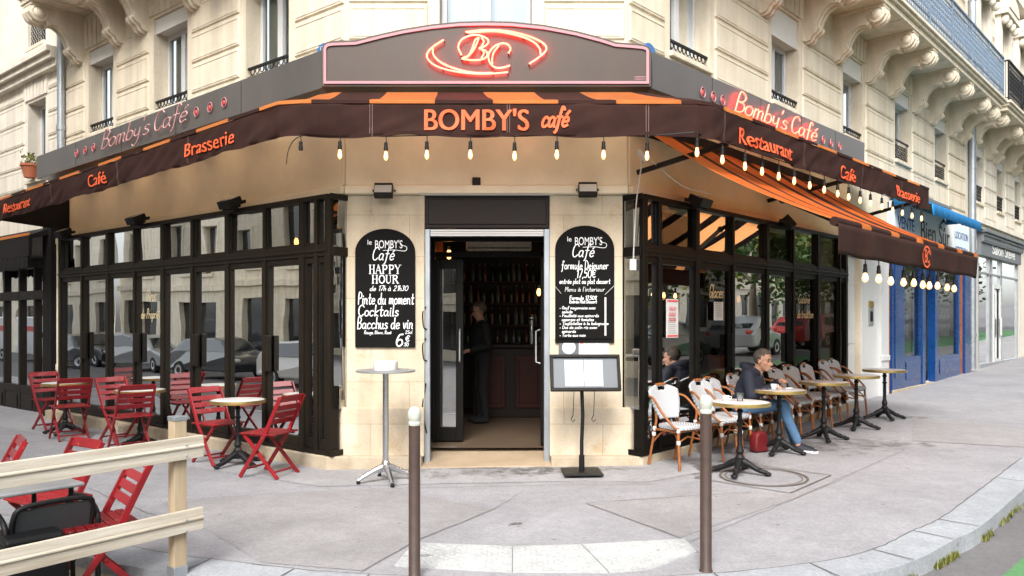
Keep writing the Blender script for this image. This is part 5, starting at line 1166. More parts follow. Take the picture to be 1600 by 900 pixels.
for a0, a1 in ((.3, 2.6), (2.9, 5.6)): ribbon(mb, [(p[0], p[2]) for p in ring(a0, a1)], .02, -2.33)
hand_put(mb, "BC", -.085, -.19, .13, .018, -2.33, width=.19)
mb.build('logo', 'valance_text', la)
mb = MB(); mb.box(S0-.02, S1+.02, -.18, -.0, 1.22, 1.37); mb.build('cassette', 'canvas_black', la, bevel=.02)
for sx, q in ((-1.9, 1), (1.9, -1)):
    mb = MB(); mb.bar((sx, -.12, 1.2), (sx+q*.75, -1.15, .52), .05, .06); mb.bar((sx+q*.75, -1.15, .52), (sx+q*.1, -2.22, .02), .045, .05); mb.ell((sx+q*.75, -1.15, .52), (.05, .05, .05)); mb.build('arm', 'iron_black', la)
# loose dark rails, flex and junction boxes under the right awning
o = thing('cable', 'thin white flex looping from the awning down to the white box beside the right window', 'cable', fw('F', 1.30, .10, 2.2))
mb = MB(); mb.tube(catmull([(.02, 0, 0), (.03, -.03, .35), (.05, -.05, .7), (.09, -.06, 1.0), (.12, -.10, 1.2)], 6), .007, 6); mb.tube(catmull([(.12, -.10, 1.2), (.3, -.05, 1.05), (.6, .1, .87), (1.0, .45, .85)], 6), .006, 6); mb.build('flex', 'binding', o, smooth=60)
mb = MB(); mb.box(-.02, .05, -.04, .03, -.06, .06); mb.build('junction_box', 'binding', o, bevel=.006)
mb = MB(); mb.bar((.05, -.14, 1.22), (.14, -.14, 1.10), .05, .05); mb.build('connector', 'binding', o)
o = thing('wall_vent', 'small square brown vent plate on the cream band above the door', 'vent', (-.39, 8.435, 3.12)); mb = MB(); mb.box(-.045, .045, -.02, 0, -.045, .045); mb.box(-.03, .03, -.024, -.02, -.03, .03); mb.build('cover', 'dark_wood', o, bevel=.005)

# ------------------------------------------------------------------ bulbs on the valances
def bulb(par, p, lit=True, big=1.0, tilt=0):
    big *= .78
    x, y, z = p; mb = MB(); mb.tube([(x, y, z+.165*1), (x+.004, y, z+.10)], .005, 5); mb.lathe([(.006, .11), (.017, .10), (.019, .085), (.0165, .075), (.021, .05), (.020, .02), (.0, .018)], p, 10)
    s = mb.build('socket', 'black_plastic', par, smooth=40)
    if lit: mb = MB(); mb.lathe([(.012, .02), (.020*big, -.005), (.027*big, -.03), (.024*big, -.052), (.013*big, -.068), (0, -.073)], p, 12); mb.build('bulb', 'bulb', s, smooth=60)
sl_ = thing('string_light', 'string of small warm filament bulbs hanging along the main valance', 'string lights', AO)
fp = [-2.049, -1.67, -1.223, -.826, -.404, .025, .435, .888, 1.31]
pts = []
for i, x in enumerate(fp): p = Vector((x, 7.45, 3.225+.008*math.sin(i*2.2)))-AO; bulb(sl_, p, i > 0); pts.append(p+Vector((0, .03, .17)))
for s in (-.45, .05, .54, .94, 1.36, 1.78, 2.23, 2.68, 3.13, 3.52, 3.95, 4.36, 4.84, 5.33, 5.79, 6.28, 6.79): p = fw('R', s, 1.12, 3.24+.01*s)-AO; bulb(sl_, p); pts.append(p+Vector((-.02, .02, .17)))
mb = MB(); mb.tube(pts, .006, 5); mb.tube(catmull([pts[0], pts[0]+Vector((-.08, 0, -.05)), pts[0]+Vector((-.13, 0, -.15)), pts[0]+Vector((-.15, 0, -.28))], 5), .005, 5); mb.build('cable', 'black_plastic', sl_)
s2 = thing('string_light', 'short string of larger round warm bulbs under the lower awning valance', 'string lights', fw('R', 2.4, 2.25, 2.2)); pts = []
for i, s in enumerate((.79, 1.18, 1.56, 1.98, 2.35, 2.69, 2.95, 3.29, 3.72, 4.05)): p = fw('R', s, 2.25, 2.04+.006*math.sin(i*2))-s2.location; bulb(s2, p, True, 1.45); pts.append(p+Vector((0, 0, .16)))
mb = MB(); mb.tube(pts, .006, 5); mb.build('cable', 'black_plastic', s2)

# ------------------------------------------------------------------ floodlights
def flood(f, s, z, label, d=.06, yaw=0, tilt=25, k=1):
    o = thing('flood_light', label, 'floodlight', fw(f, s, d, z), ANG[f]+yaw); o.scale = (k, k, k); M = Matrix.Translation((0, -.12, 0)) @ Matrix.Rotation(R_(tilt), 4, 'X')
    mb = MB(); mb.box(-.125, .125, -.05, .05, -.095, .095, M=M); 
    for i in range(6): mb.box(-.12+i*.045, -.108+i*.045, .05, .075, -.06, .06, M=M)
    mb.box(-.06, .06, .05, .10, -.03, .05, M=M); mb.build('housing', 'black_plastic', o, bevel=.01)
    mb = MB(); mb.box(-.115, .115, -.056, -.05, -.055, .055, M=M); mb.build('lens', 'lamp_lens', o)
    mb = MB(); mb.bar((-.145, -.12, 0), (-.145, 0, .02), .01, .03); mb.bar((.145, -.12, 0), (.145, 0, .02), .01, .03); mb.box(-.15, .15, -.008, .004, 0, .04); mb.build('bracket', 'black_plastic', o)
flood('F', -1.39, 3.0, 'black floodlight above the happy hour chalkboard', tilt=-22, k=.8); flood('F', .82, 3.01, 'black floodlight above the lunch menu chalkboard', tilt=-22, k=.8)
flood('L', -1.82, 3.03, 'black floodlight nearest the corner on the left shopfront', .18, tilt=-65); flood('L', -4.21, 3.03, 'black floodlight over the middle of the left shopfront', .18, tilt=-65); flood('L', -6.65, 3.01, 'black floodlight at the far end of the left shopfront', .18, tilt=-65)
flood('R', 1.06, 3.0, 'black floodlight near the corner on the right shopfront', .18, tilt=-65); flood('R', 3.45, 2.98, 'black floodlight tipped sideways in the middle of the right shopfront', .2, .5, tilt=-40)

# ------------------------------------------------------------------ chalkboards and notices on the piers
def chalkboard(x0, x1, z0, z1, label):
    o = thing('chalkboard', label, 'chalkboard', ((x0+x1)/2, 8.462, z0)); w_ = (x1-x0)/2; H = z1-z0; sh = H-.26
    P = [(-w_, 0), (w_, 0)]+[(w_*math.cos(t), sh+.26*math.sin(t)) for t in [math.pi*i/20 for i in range(21)]]
    mb = MB(); mb.prism(P, -.022, .0); mb.build('board', 'chalk_black', o, bevel=.004); return o, w_, H
SER = dict(H="T20,0 20,100;T70,0 70,100;t20,52 70,52;s20,0;s20,100;s70,0;s70,100", A="t8,0 42,100;T42,100 76,0;t20,36 62,36;s8,0;s76,0", P="T20,0 20,100;T20,97 56,97 68,84 68,66 56,50 20,50;s20,0;s16,98", Y="T6,100 38,48;t70,100 38,48;T38,48 38,0;s6,100;s70,100;s38,0",
 O="T48,99 24,88 12,50 24,12 48,1;T48,99 72,88 84,50 72,12 48,1", U="T20,100 20,26 30,6 46,1;t46,1 62,8 70,28 70,100;s20,100;s70,100", R="T20,0 20,100;T20,97 54,97 66,84 66,68 54,53 20,53;T44,53 78,0;s20,0;s16,98;s78,0")
def serif(mb, s, x, z, h, width, y):
    q = h/100; W = 88*len(s); k = width/(W*q); x0 = x-width/2
    for i, ch in enumerate(s):
        for st in SER[ch].split(';'):
            P = [tuple(float(a) for a in p.split(',')) for p in st[1:].split()]; pl = [(x0+(i*88+a)*q*k, z+b*q) for a, b in P]
            if st[0] == 's': a, b = pl[0]; ribbon(mb, [(a-.012, b), (a+.012, b)], .005, y)
            else: ribbon(mb, pl, .013 if st[0] == 'T' else .006, y)
def head(mb, H, y):
    put_text(mb, "le", -.17, H-.175, y, size=.075); put_text(mb, "BOMBY'S", .04, H-.215, y, size=.125, bold=0, width=.30)
    hand_put(mb, "Café", -.15, H-.345, .14, .011, y, slant=.3, width=.25)
    ribbon(mb, [(p.x, p.y) for p in catmull([Vector((.17, H-.18, 0)), Vector((.235, H-.20, 0)), Vector((.22, H-.245, 0)), Vector((.10, H-.235, 0)), Vector((-.02, H-.24, 0))], 6)], .006, y)
o, w_, H = chalkboard(-1.725, -1.065, 1.30, 2.605, 'arched black happy hour chalkboard on the pier left of the door'); mb = MB(); y = -.025
head(mb, H, y)
serif(mb, "HAPPY", 0, .81, .095, .36, y); serif(mb, "HOUR", 0, .705, .088, .30, y); hand_put(mb, "de 17h à 21h30", -.17, .622, .056, .0065, y, width=.42, slant=.25)
hand_put(mb, "Pinte du moment", -.30, .475, .125, .0105, y, width=.62); hand_put(mb, "Cocktails", -.30, .345, .12, .0115, y, width=.45); hand_put(mb, "Bacchus de vin", -.31, .205, .125, .011, y, width=.62)
hand_put(mb, "Rouge, Blanc, Rosé", -.23, .148, .035, .005, y, width=.30); hand_put(mb, "25cl", .22, .150, .035, .005, y, width=.08); hand_put(mb, "6", .11, .015, .14, .016, y, width=.09); hand_put(mb, "€", .22, .065, .065, .009, y, width=.05); hand_put(mb, ".50", .205, .014, .038, .006, y)
mb.build('lettering', 'chalk_white', o)
o, w_, H = chalkboard(.475, 1.125, 1.35, 2.64, 'arched black lunch menu chalkboard on the pier right of the door'); mb = MB()
head(mb, H, y)
hand_put(mb, "formule Dejeuner", -.26, .81, .09, .008, y, width=.52); hand_put(mb, "17,50€", -.10, .715, .09, .009, y, width=.22); hand_put(mb, "entrée plat ou plat dessert", -.28, .65, .055, .006, y, width=.56); mb.build('lettering', 'chalk_white', o)
mb = MB(); mb.box(-.30, .30, -.034, -.024, .045, .54); mb.build('menu_panel', 'chalk_black', o, bevel=.003); mb = MB(); y2 = -.037
hand_put(mb, "Menu à l'interieur", -.22, .565, .05, .004, y, width=.44)
hand_put(mb, "Formule 17,50€", -.17, .475, .04, .007, y2, width=.30); hand_put(mb, "Entrée Plat Dessert", -.17, .435, .035, .006, y2, width=.30)
for i, t in enumerate(("- Oeuf mayonnaise avec", "  salade", "- Feuilleté aux epinards", "  asperges et tomates", "- Tagliatelles à la bolognaise", "- Dos de colin riz avec", "  epinards", "- Tarte aux noix")): hand_put(mb, t, -.28, .37-.043*i, .032, .005, y2, width=.018*len(t))
mb.build('menu_lettering', 'chalk_white', o)
mb = MB(); mb.box(.215, .235, -.036, -.034, .08, .50); mb.bar((-.325, -.03, .62), (-.26, -.04, .54), .008, .004); mb.bar((.325, -.03, .63), (.22, -.04, .53), .008, .004); mb.build('white_strap', 'binding', o)
o = thing('notice', 'clear plastic notice with a round white sticker under the lunch menu board', 'notice', (.625, 8.46, 1.19)); mb = MB(); mb.box(-.11, .11, -.012, 0, .0, .20); mb.build('holder', 'screen_grey', o); mb = MB(); mb.lathe([(.075, 0), (.0, .002)], n=24, M=Matrix.Translation((0, -.013, .11)) @ Matrix.Rotation(R_(90), 4, 'X')); mb.build('sticker', 'paper', o)
o = thing('notice', 'white paper plan with an orange corner mark under the lunch menu board', 'notice', (.90, 8.455, 1.175)); mb = MB(); mb.box(-.165, .165, -.006, 0, 0, .215); mb.build('sheet', 'paper', o)
mb = MB(); r_ = random.Random(2)
for i in range(26): a = (r_.uniform(-.14, .14), r_.uniform(.02, .19)); ribbon(mb, [a, (a[0]+r_.uniform(-.05, .05), a[1]+r_.uniform(-.03, .03))], .003, -.008)
mb.build('print', 'ink_grey', o); mb = MB(); mb.box(-.15, -.115, -.008, -.006, .165, .20); mb.build('mark', 'valance_text', o)

# window lettering and posters
def glass_text(f, label, items, s, z, m='gold_text'):
    o = thing('window_lettering', label, 'window lettering', fw(f, s, .19, z), ANG[f]); mb = MB()
    for t, x, dz, h, w2, wd in items: hand_put(mb, t, x, dz, h, wd, 0, width=w2, align='C', slant=.3)
    mb.build('lettering', m, o)
glass_text('R', 'cream script Glaces on the glass above a white sheet', [("Glaces", 0, 0, .16, .36, .014)], 1.64, 1.88)
glass_text('R', 'cream script Cuisine de tradition with a round emblem on the right window', [("69", .05, .38, .17, .26, .013), ("Cuisine", 0, 0, .13, .42, .012), ("de tradition", .05, -.22, .12, .60, .012)], 4.3, 1.86)
glass_text('L', 'pale script Vins de Propriété on the left window', [("Vins", .02, 0, .15, .30, .013), ("de Propriété", .05, -.25, .13, .62, .012)], -4.03, 1.88)
def poster(f, s, z, w2, h, label, red):
    o = thing('poster', label, 'poster', fw(f, s, .20, z), ANG[f]); mb = MB(); mb.box(-w2/2, w2/2, -.006, 0, 0, h); mb.build('sheet', 'paper', o)
    mb = MB()
    if red:
        for i in range(3):
            for q in range(6): xx = -w2*.3+q*w2*.1; zz = h-.13-i*.062; ribbon(mb, [(xx, zz), (xx+.004, zz+.045), (xx+.016, zz+.03*(q % 3 != i)), (xx+.014, zz)], .006, -.009)
        mb.box(-w2*.45, w2*.45, -.009, -.007, h-.03, h-.012); mb.box(-w2*.45, w2*.45, -.009, -.007, .012, .03)
    mb.build('heading', 'ink_red', o) if red else None
    mb = MB()
    for i in range(9): 
        zz = .05+i*(h*.5 if red else h*.85)/9; mb.box(-w2*.36, w2*(.36-.2*((i*7) % 3)/3), -.009, -.007, zz, zz+.006)
    mb.build('print', 'ink_grey', o)
poster('R', .60, 1.40, .25, .44, 'tall white poster with red heading stuck on the glass nearest the door pier', True); poster('R', 1.68, 1.60, .23, .23, 'small white sheet taped to the glass under the word Glaces', False)
o = thing('menu_board', 'tall black chalk menu board behind the glass at the left corner', 'chalkboard', fw('L', -.62, .06, .28), ANG['L']); mb = MB(); mb.box(-.22, .22, 0, .02, 0, 1.2); mb.build('board', 'chalk_black', o); mb = MB()
for t, x, z, h, w2 in (("Et pour", -.2, 1.05, .075, .36), ("L'Apero", -.2, .9, .12, .38), ("Sandwich", -.2, .70, .075, .36), ("Croque", -.2, .57, .08, .34), ("Assiette", -.2, .44, .08, .36), ("A toute", -.1, .30, .08, .28), ("16,50€", -.18, .13, .10, .3)): hand_put(mb, t, x, z, h, .012, -.003, width=w2)
mb.build('lettering', 'chalk_white', o)
o = thing('menu_board', 'narrow black chalk price board behind the slim corner pane', 'chalkboard', fw('L', -.16, .05, .28), ANG['L']); mb = MB(); mb.box(-.09, .09, 0, .02, 0, 1.2); mb.build('board', 'chalk_black', o); mb = MB()
for t, z in (("8,50", .95), ("5€", .68), ("6€", .5), ("7,50", .3), ("9€", .12)): hand_put(mb, t, -.07, z, .08, .01, -.003, width=.12)
mb.build('lettering', 'chalk_white', o)
# ------------------------------------------------------------------ street furniture
def bollard(x, y, h, label):
    o = thing('bollard', label, 'bollard', (x, y, gz(x, y)), 0, 'bollards at the crossing')
    mb = MB(); mb.lathe([(.05, -.05), (.046, 0), (.038, .012), (.037, h-.12), (.037, h-.115)], n=24); mb.build('post', 'bollard_brown', o, smooth=40)
    mb = MB(); mb.lathe([(.037, h-.115), (.039, h-.11), (.039, h-.095), (.034, h-.088), (.038, h-.075), (.043, h-.055), (.043, h-.04), (.039, h-.018), (.030, h-.004), (.018, h+.004), (0, h+.006)], n=24); mb.build('cap', 'bollard_white', o, smooth=50)
bollard(-.625, 4.92, 1.10, 'brown bollard with white round head in front of the bar table'); bollard(1.262, 5.0, 1.14, 'brown bollard with scuffed white head in front of the rattan terrace')
# tall bar table
def fthing(name, label, cat, x, y, rz=0, group=None, dz=0): return thing(name, label, cat, (x, y, gz(x, y)+.004+dz), rz, group)
bt = fthing('bar_table', 'tall chrome bar table with one slim pole in front of the happy hour board', 'table', -1.27, 7.72, .4)
mb = MB(); mb.lathe([(0, 1.10), (.285, 1.10), (.297, 1.106), (.297, 1.118), (.285, 1.124), (0, 1.124)], n=40); mb.build('tabletop', 'alu', bt, smooth=40)
mb = MB(); mb.lathe([(.03, .12), (.03, 1.09), (.10, 1.095), (.10, 1.10), (0, 1.10)], n=16); mb.lathe([(.045, .10), (.05, .16), (.036, .20), (.03, .21)], n=16); mb.build('column', 'chrome', bt, smooth=40)
for k in range(4):
    a = k*math.pi/2; c, s = math.cos(a), math.sin(a); mb = MB(); mb.tube([(c*.03, s*.03, .15), (c*.12, s*.12, .115), (c*.22, s*.22, .065), (c*.28, s*.28, .03)], [.036, .03, .022, .018], 8); l_ = mb.build('leg', 'chrome', bt, smooth=50)
    mb = MB(); mb.lathe([(.02, 0), (.022, .015), (.015, .03)], (c*.275, s*.275, 0), 10); mb.build('foot', 'black_plastic', l_)
o = thing('ashtray', 'white round ashtray on the tall chrome table', 'ashtray', (-1.27, 7.72, gz(-1.27, 7.72)+1.128)); mb = MB(); mb.lathe([(0, 0), (.12, 0), (.123, .01), (.123, .085), (.11, .085), (.108, .03), (0, .03)], n=30); mb.build('bowl', 'ceramic', o, smooth=40)
# menu stand
ms = fthing('menu_stand', 'black lectern menu stand on a square foot with two menu pages behind glass', 'menu stand', .72, 7.93, .03)
mb = MB(); mb.box(-.2, .2, -.2, .2, .02, .035); mb.bar((-.2, -.15, .03), (.2, -.15, .03), .03, .02); mb.build('base', 'iron_black', ms, bevel=.004)
mb = MB(); mb.tube([(0, 0, .03), (0, 0, .35), (.012, .01, .6), (0, .0, .9)], .02, 10); mb.tube([(0, 0, .03), (0, 0, .2)], .03, 10); mb.build('pole', 'iron_black', ms, smooth=40)
T = Matrix.Translation((.03, -.05, 1.05)) @ Matrix.Rotation(R_(-18), 4, 'X')
mb = MB(); w2, h2 = .36, .19
for a in ((-w2, w2, h2-.03, h2), (-w2, w2, -h2, -h2+.03)): mb.box(a[0], a[1], -.03, .03, a[2], a[3], M=T)
for a in ((-w2, -w2+.03), (w2-.03, w2)): mb.box(a[0], a[1], -.03, .03, -h2+.03, h2-.03, M=T)
mb.build('frame', 'black_frame', ms, bevel=.004)
mb = MB(); mb.box(-w2+.03, w2-.03, 0, .02, -h2+.03, h2-.03, M=T); mb.build('panel', 'screen_grey', ms)
for x in (-.115, .085):
    mb = MB(); mb.box(x-.095, x+.095, -.006, -.001, -.14, .135, M=T); pg = mb.build('menu_page', 'paper', ms); mb = MB()
    for i in range(15): mb.box(x-.08, x+.075-.05*((i*5) % 3)/2, -.008, -.0065, .115-.016*i, .120-.016*i, M=T)
    mb.build('print', 'ink_grey', pg)
for x in (-.09, .12): mb = MB(); mb.tube([(x, -.09, .87), (x-.005, -.09, .72), (x-.01, -.09, .61)], .004, 5); mb.tube([(x-.01, -.09, .62), (x-.03, -.09, .58), (x-.01, -.09, .55), (x+.012, -.09, .58)], .005, 5); mb.build('hook_cord', 'iron_black', ms)

# red folding chairs: front is -y
def red_chair(label, loc, rz, group):
    o = thing('folding_chair', label, 'chair', loc, rz, group)
    for s in (-1, 1):
        x = s*.205; mb = MB(); mb.bar((x, .27, .84), (x, .085, .46), .022, .042, up=(0, 1, 0)); mb.bar((x, .085, .46), (x, -.23, 0), .022, .040, up=(0, 1, 0)); mb.build('leg', 'red_paint', o, bevel=.004)
        x = s*.178; mb = MB(); mb.bar((x, -.20, .44), (x, .22, 0), .022, .036, up=(0, 1, 0)); mb.ell((x+s*.012, .0, .235), (.008, .014, .014)); mb.build('leg', 'red_paint', o, bevel=.004)
    mb = MB(); mb.bar((-.20, -.17, .085), (.20, -.17, .085), .018, .018); mb.bar((-.175, .16, .062), (.175, .16, .062), .018, .018); mb.build('stretcher', 'red_paint', o)
    mb = MB()
    for i in range(7): y = -.205+i*.062; mb.box(-.215+.0, .215, y-.027, y+.027, .445, .462)
    for s in (-1, 1): mb.bar((s*.16, -.22, .436), (s*.16, .18, .436), .024, .022)
    mb.build('seat', 'red_paint', o, bevel=.005)
    mb = MB(); d = Vector((0, .185, .38)).normalized()
    for k, hh in ((.40, .075), (.295, .06), (.215, .06), (.135, .06)): c = Vector((0, .085, .46))+d*k; mb.bar((-.195, c.y, c.z), (.195, c.y, c.z), .014, hh, up=d)
    mb.build('backrest', 'red_paint', o, bevel=.004); return o
def yaw_to(v): return math.atan2(v[1], v[0])+math.pi/2
G1 = 'red folding chairs along the left facade'; first = None
def fl(u, d, dz=.004): p = fw('L', -u, d); return Vector((p.x, p.y, gz(p.x, p.y)+dz))
aR = yaw_to(-DL); aL = yaw_to(DL)
spots = [((-2.55, 8.12), yaw_to((-1, .36)), 'red folding chair nearest the corner, turned away from the happy hour pier'), (fl(1.48, .66).xy, aR+.05, 'red folding chair at the far side of the marble table nearest the corner'),
 (fl(2.98, .95).xy, aL-.15, 'red folding chair backing the street corner at the middle marble table'), (fl(3.95, .62).xy, aR+.1, 'red folding chair at the far side of the middle marble table'),
 (fl(4.75, .95).xy, aL-.15, 'red folding chair in front of the farthest marble table'), (fl(5.95, .72).xy, aR+.12, 'farthest red folding chair on the left facade beside the cream pipe')]
for (x, y), rz, lab in spots:
    if first is None: first = red_chair(lab, (x, y, gz(x, y)+.004), rz, G1)
    else: dup(first, (x, y, gz(x, y)+.004), rz, lab)
# bistro tables
def bistro(label, x, y, rz, group):
    o = fthing('bistro_table', label, 'table', x, y, rz, group)
    mb = MB(); mb.lathe([(0, .712), (.29, .712), (.29, .735), (.282, .738), (0, .738)], n=44); mb.build('tabletop', 'marble', o, smooth=40)
    mb = MB(); mb.lathe([(.290, .700), (.302, .702), (.304, .72), (.302, .736), (.290, .7385), (.290, .70)], n=44); mb.build('rim', 'brass', o, smooth=40)
    mb = MB(); mb.lathe([(.055, .08), (.06, .12), (.042, .14), (.048, .17), (.030, .20), (.042, .23), (.034, .26), (.024, .30), (.022, .52), (.034, .54), (.022, .56), (.022, .62), (.034, .64), (.022, .66), (.026, .69), (.10, .70), (.10, .708), (0, .708)], n=18); mb.build('column', 'iron_black', o, smooth=35)
    for k in range(4):
        a = k*math.pi/2+math.pi/4; c, s = math.cos(a), math.sin(a); mb = MB(); mb.tube(catmull([(c*.03, s*.03, .13), (c*.10, s*.10, .10), (c*.18, s*.18, .055), (c*.27, s*.27, .03)], 4), [.04, .039, .037, .034, .032, .03, .028, .027, .026, .025, .024, .024, .024], 8); mb.ell((c*.275, s*.275, .022), (.036, .036, .022)); mb.ell((c*.19, s*.19, .065), (.025, .025, .02)); mb.build('leg', 'iron_black', o, smooth=50)
    return o
GT = 'marble bistro tables'; t0 = None
tabs = [(fl(1.10, .64).xy, .2, 'marble bistro table nearest the corner between two red folding chairs'), (fl(3.25, .70).xy, .5, 'marble bistro table in the middle of the left facade row'), (fl(5.30, .80).xy, .9, 'farthest marble bistro table on the left facade, between two red chairs'),
 ((2.33, 7.85), .3, 'marble bistro table standing on the pavement cover, with a cup and a glass'), ((3.11, 8.94), .15, 'marble bistro table of the seated man, with a white coffee cup'), ((3.97, 9.78), .6, 'bare marble bistro table second beyond the seated man'), ((4.76, 10.62), .25, 'bare marble bistro table before the last on the right terrace'), ((5.56, 11.46), .7, 'last marble bistro table at the far right end of the terrace by the blue shop')]
for (x, y), rz, lab in tabs:
    if t0 is None: t0 = bistro(lab, x, y, rz, GT)
    else: dup(t0, (x, y, gz(x, y)+.004), rz, lab)
# rattan chairs: front is -y
def rattan(label, loc, rz, group):
    o = thing('rattan_chair', label, 'chair', loc, rz, group)
    mb = MB(); n = 20; P = []
    for i in range(n):
        t = 2*math.pi*i/n; c, s = math.cos(t), math.sin(t); w_ = .215 if s < 0 else .195; P.append((w_*math.copysign(abs(c)**.6, c), .20*math.copysign(abs(s)**.6, s)-.01))
    v = [(x*k, y*k, z) for k, z in ((.2, .452), (.75, .455), (.96, .452), (1.0, .435), (.98, .415), (.9, .41)) for x, y in P]; m_ = len(P)
    fs = [tuple(range(m_))]+[(r*m_+i, r*m_+(i+1) % m_, (r+1)*m_+(i+1) % m_, (r+1)*m_+i) for r in range(5) for i in range(m_)]; mb.add(v, fs); mb.build('seat', 'woven_white', o, smooth=60)
    # backrest: fan shaped, hollowed, with a hand hole at the top
    mb = MB(); nx, nz = 16, 18; idx = {}
    def bp(u, k):        # u -1..1, k 0..1
        wv = .135+.085*math.sin(min(1, k*1.15)*math.pi/2); top = .86-.055*abs(u)**2.6-.02*0; z = .50+(top-.50)*k
        return Vector((u*wv, .165+.125*k-.055*u*u*(.5+.5*k), z))
    for i in range(nx+1):
        for j in range(nz+1): idx[i, j] = len(idx)
    v = [bp(-1+2*i/nx, j/nz) for i in range(nx+1) for j in range(nz+1)]
    fs = []
    for i in range(nx):
        for j in range(nz):
            u, k = -1+2*(i+.5)/nx, (j+.5)/nz
            if abs(u) < .30 and .84 < k < .955: continue
            fs.append((idx[i, j], idx[i+1, j], idx[i+1, j+1], idx[i, j+1]))
    mb.add(v, fs); mb.build('backrest', 'woven_white', o, solid=.022, smooth=60)
    mb = MB(); mb.tube([bp(-.32, .985)+Vector((0, 0, .006)), bp(0, .985)+Vector((0, 0, .006)), bp(.32, .985)+Vector((0, 0, .006))], .018, 8); mb.build('handle', 'cane', o, smooth=50)
    for s in (-1, 1):
        mb = MB(); mb.tube(catmull([bp(s*.98, .80)+Vector((s*.012, 0, 0)), Vector((s*.245, .13, .72)), Vector((s*.262, -.0, .60)), Vector((s*.24, -.13, .47)), Vector((s*.205, -.17, .43))], 5), .0135, 8); mb.build('arm', 'cane', o, smooth=60)
        mb = MB(); mb.tube(catmull([bp(s*.9, .35)+Vector((0, .012, 0)), Vector((s*.165, .175, .50)), Vector((s*.185, .185, .36)), Vector((s*.20, .255, 0))], 5), .0145, 8); mb.build('leg', 'cane', o, smooth=60)
        mb = MB(); mb.tube(catmull([Vector((s*.185, -.165, .44)), Vector((s*.19, -.178, .25)), Vector((s*.198, -.20, 0))], 5), .0155, 8); mb.build('leg', 'cane', o, smooth=60)
        mb = MB(); mb.tube(catmull([Vector((s*.19, -.17, .28)), Vector((s*.155, -.10, .36)), Vector((s*.14, 0, .395)), Vector((s*.16, .10, .36)), Vector((s*.19, .20, .25))], 4), .010, 6); mb.tube([Vector((s*.185, -.17, .395)), Vector((s*.185, .18, .395))], .013, 6); mb.build('side_brace', 'cane', o, smooth=60)
        for p in ((s*.19, -.176, .285), (s*.187, -.168, .41), (s*.186, .19, .34), (s*.185, .18, .40)): 
            mb = MB(); mb.lathe([(.019, -.022), (.0225, -.015), (.0225, .015), (.019, .022)], p, 10); mb.build('binding', 'binding', o, smooth=40)
    mb = MB(); mb.tube([(-.185, -.165, .40), (.185, -.165, .40)], .014, 6); mb.tube([(-.19, -.175, .285), (0, -.12, .33), (.19, -.175, .285)], .010, 6); mb.tube([(-.185, .185, .38), (.185, .185, .38)], .014, 6); mb.build('cross_bar', 'cane', o, smooth=60)
    return o
GR = 'white rattan chairs of the right terrace'; c0 = None
def fr(s, d): p = fw('R', s, d); return (p.x, p.y)
rats = [((1.80, 8.28), R_(46.7)-.22, 'white rattan chair standing alone nearest the door pier'), (fr(.93, .60), R_(46.7)-.1, 'white rattan chair behind the table with cup and glass, partly behind the right bollard'), (fr(1.28, .55), R_(46.7)+.02, 'white rattan chair on the far side of the table with cup and glass'),
 (fr(1.86, .56), R_(46.7)+.10, 'white rattan chair on which the man in the navy jacket sits'), (fr(2.45, .56), R_(46.7)+.05, 'white rattan chair right beside the seated man, half hidden by his hands'), (fr(3.0, .58), R_(46.7), 'white rattan chair in front of the small stone baluster inside the window'), (fr(3.55, .54), R_(46.7)-.06, 'white rattan chair left of the table second beyond the man'), (fr(4.02, .58), R_(46.7)+.04, 'white rattan chair right behind the table second beyond the man'), (fr(4.75, .56), R_(46.7)-.03, 'white rattan chair left behind the table before the last'), (fr(5.15, .55), R_(46.7)+.05, 'last white rattan chair at the far right end of the terrace')]
for (x, y), rz, lab in rats:
    if c0 is None: c0 = rattan(lab, (x, y, gz(x, y)+.004), rz, GR)
    else: dup(c0, (x, y, gz(x, y)+.004), rz, lab)
# on the tables
def cup(x, y, z, label, saucer):
    o = thing('coffee_cup', label, 'cup', (x, y, z)); mb = MB(); b = .012 if saucer else 0
    mb.lathe([(0, b), (.022, b), (.032, b+.02), (.038, b+.055), (.036, b+.056), (.029, b+.02), (0, b+.012)], n=18); k = mb.build('bowl', 'ceramic', o, smooth=50)
    mb = MB(); mb.tube([(.036, 0, b+.045), (.055, 0, b+.045), (.056, 0, b+.022), (.032, 0, b+.02)], .005, 6); mb.build('handle', 'ceramic', o, smooth=50)
    if saucer: mb = MB(); mb.lathe([(0, .0), (.04, .0), (.07, .012), (.068, .014), (.035, .006), (0, .006)], n=22); mb.build('saucer', 'ceramic', o, smooth=50)
zt = lambda x, y: gz(x, y)+.004+.740
cup(2.20, 7.90, zt(2.33, 7.85), 'white espresso cup on the table with the drinking glass', False); cup(3.02, 8.86, zt(3.11, 8.94), 'white coffee cup and saucer on the seated man\'s table', True)
o = thing('drinking_glass', 'clear drinking glass beside the espresso cup', 'glass', (2.34, 7.88, zt(2.33, 7.85))); mb = MB(); mb.lathe([(0, 0), (.03, 0), (.037, .085), (.034, .085), (.028, .01), (0, .01)], n=18); mb.build('tumbler', 'glass_tumbler', o, smooth=50); mb = MB(); mb.lathe([(0, .012), (.0275, .012), (.030, .04), (0, .04)], n=16); mb.build('water', 'glass_tumbler', o, smooth=50)
o = thing('tissue', 'crumpled napkin with a tobacco pouch beside the coffee cup', 'napkin', (3.20, 8.88, zt(3.11, 8.94))); mb = MB(); mb.ell((0, 0, .012), (.05, .03, .014)); mb.ell((.03, .03, .014), (.03, .03, .014)); mb.build('paper_fold', 'paper', o, smooth=60); mb = MB(); mb.box(-.30, -.18, .0, .06, 0, .012); mb.build('pouch', 'leather', o, bevel=.004)
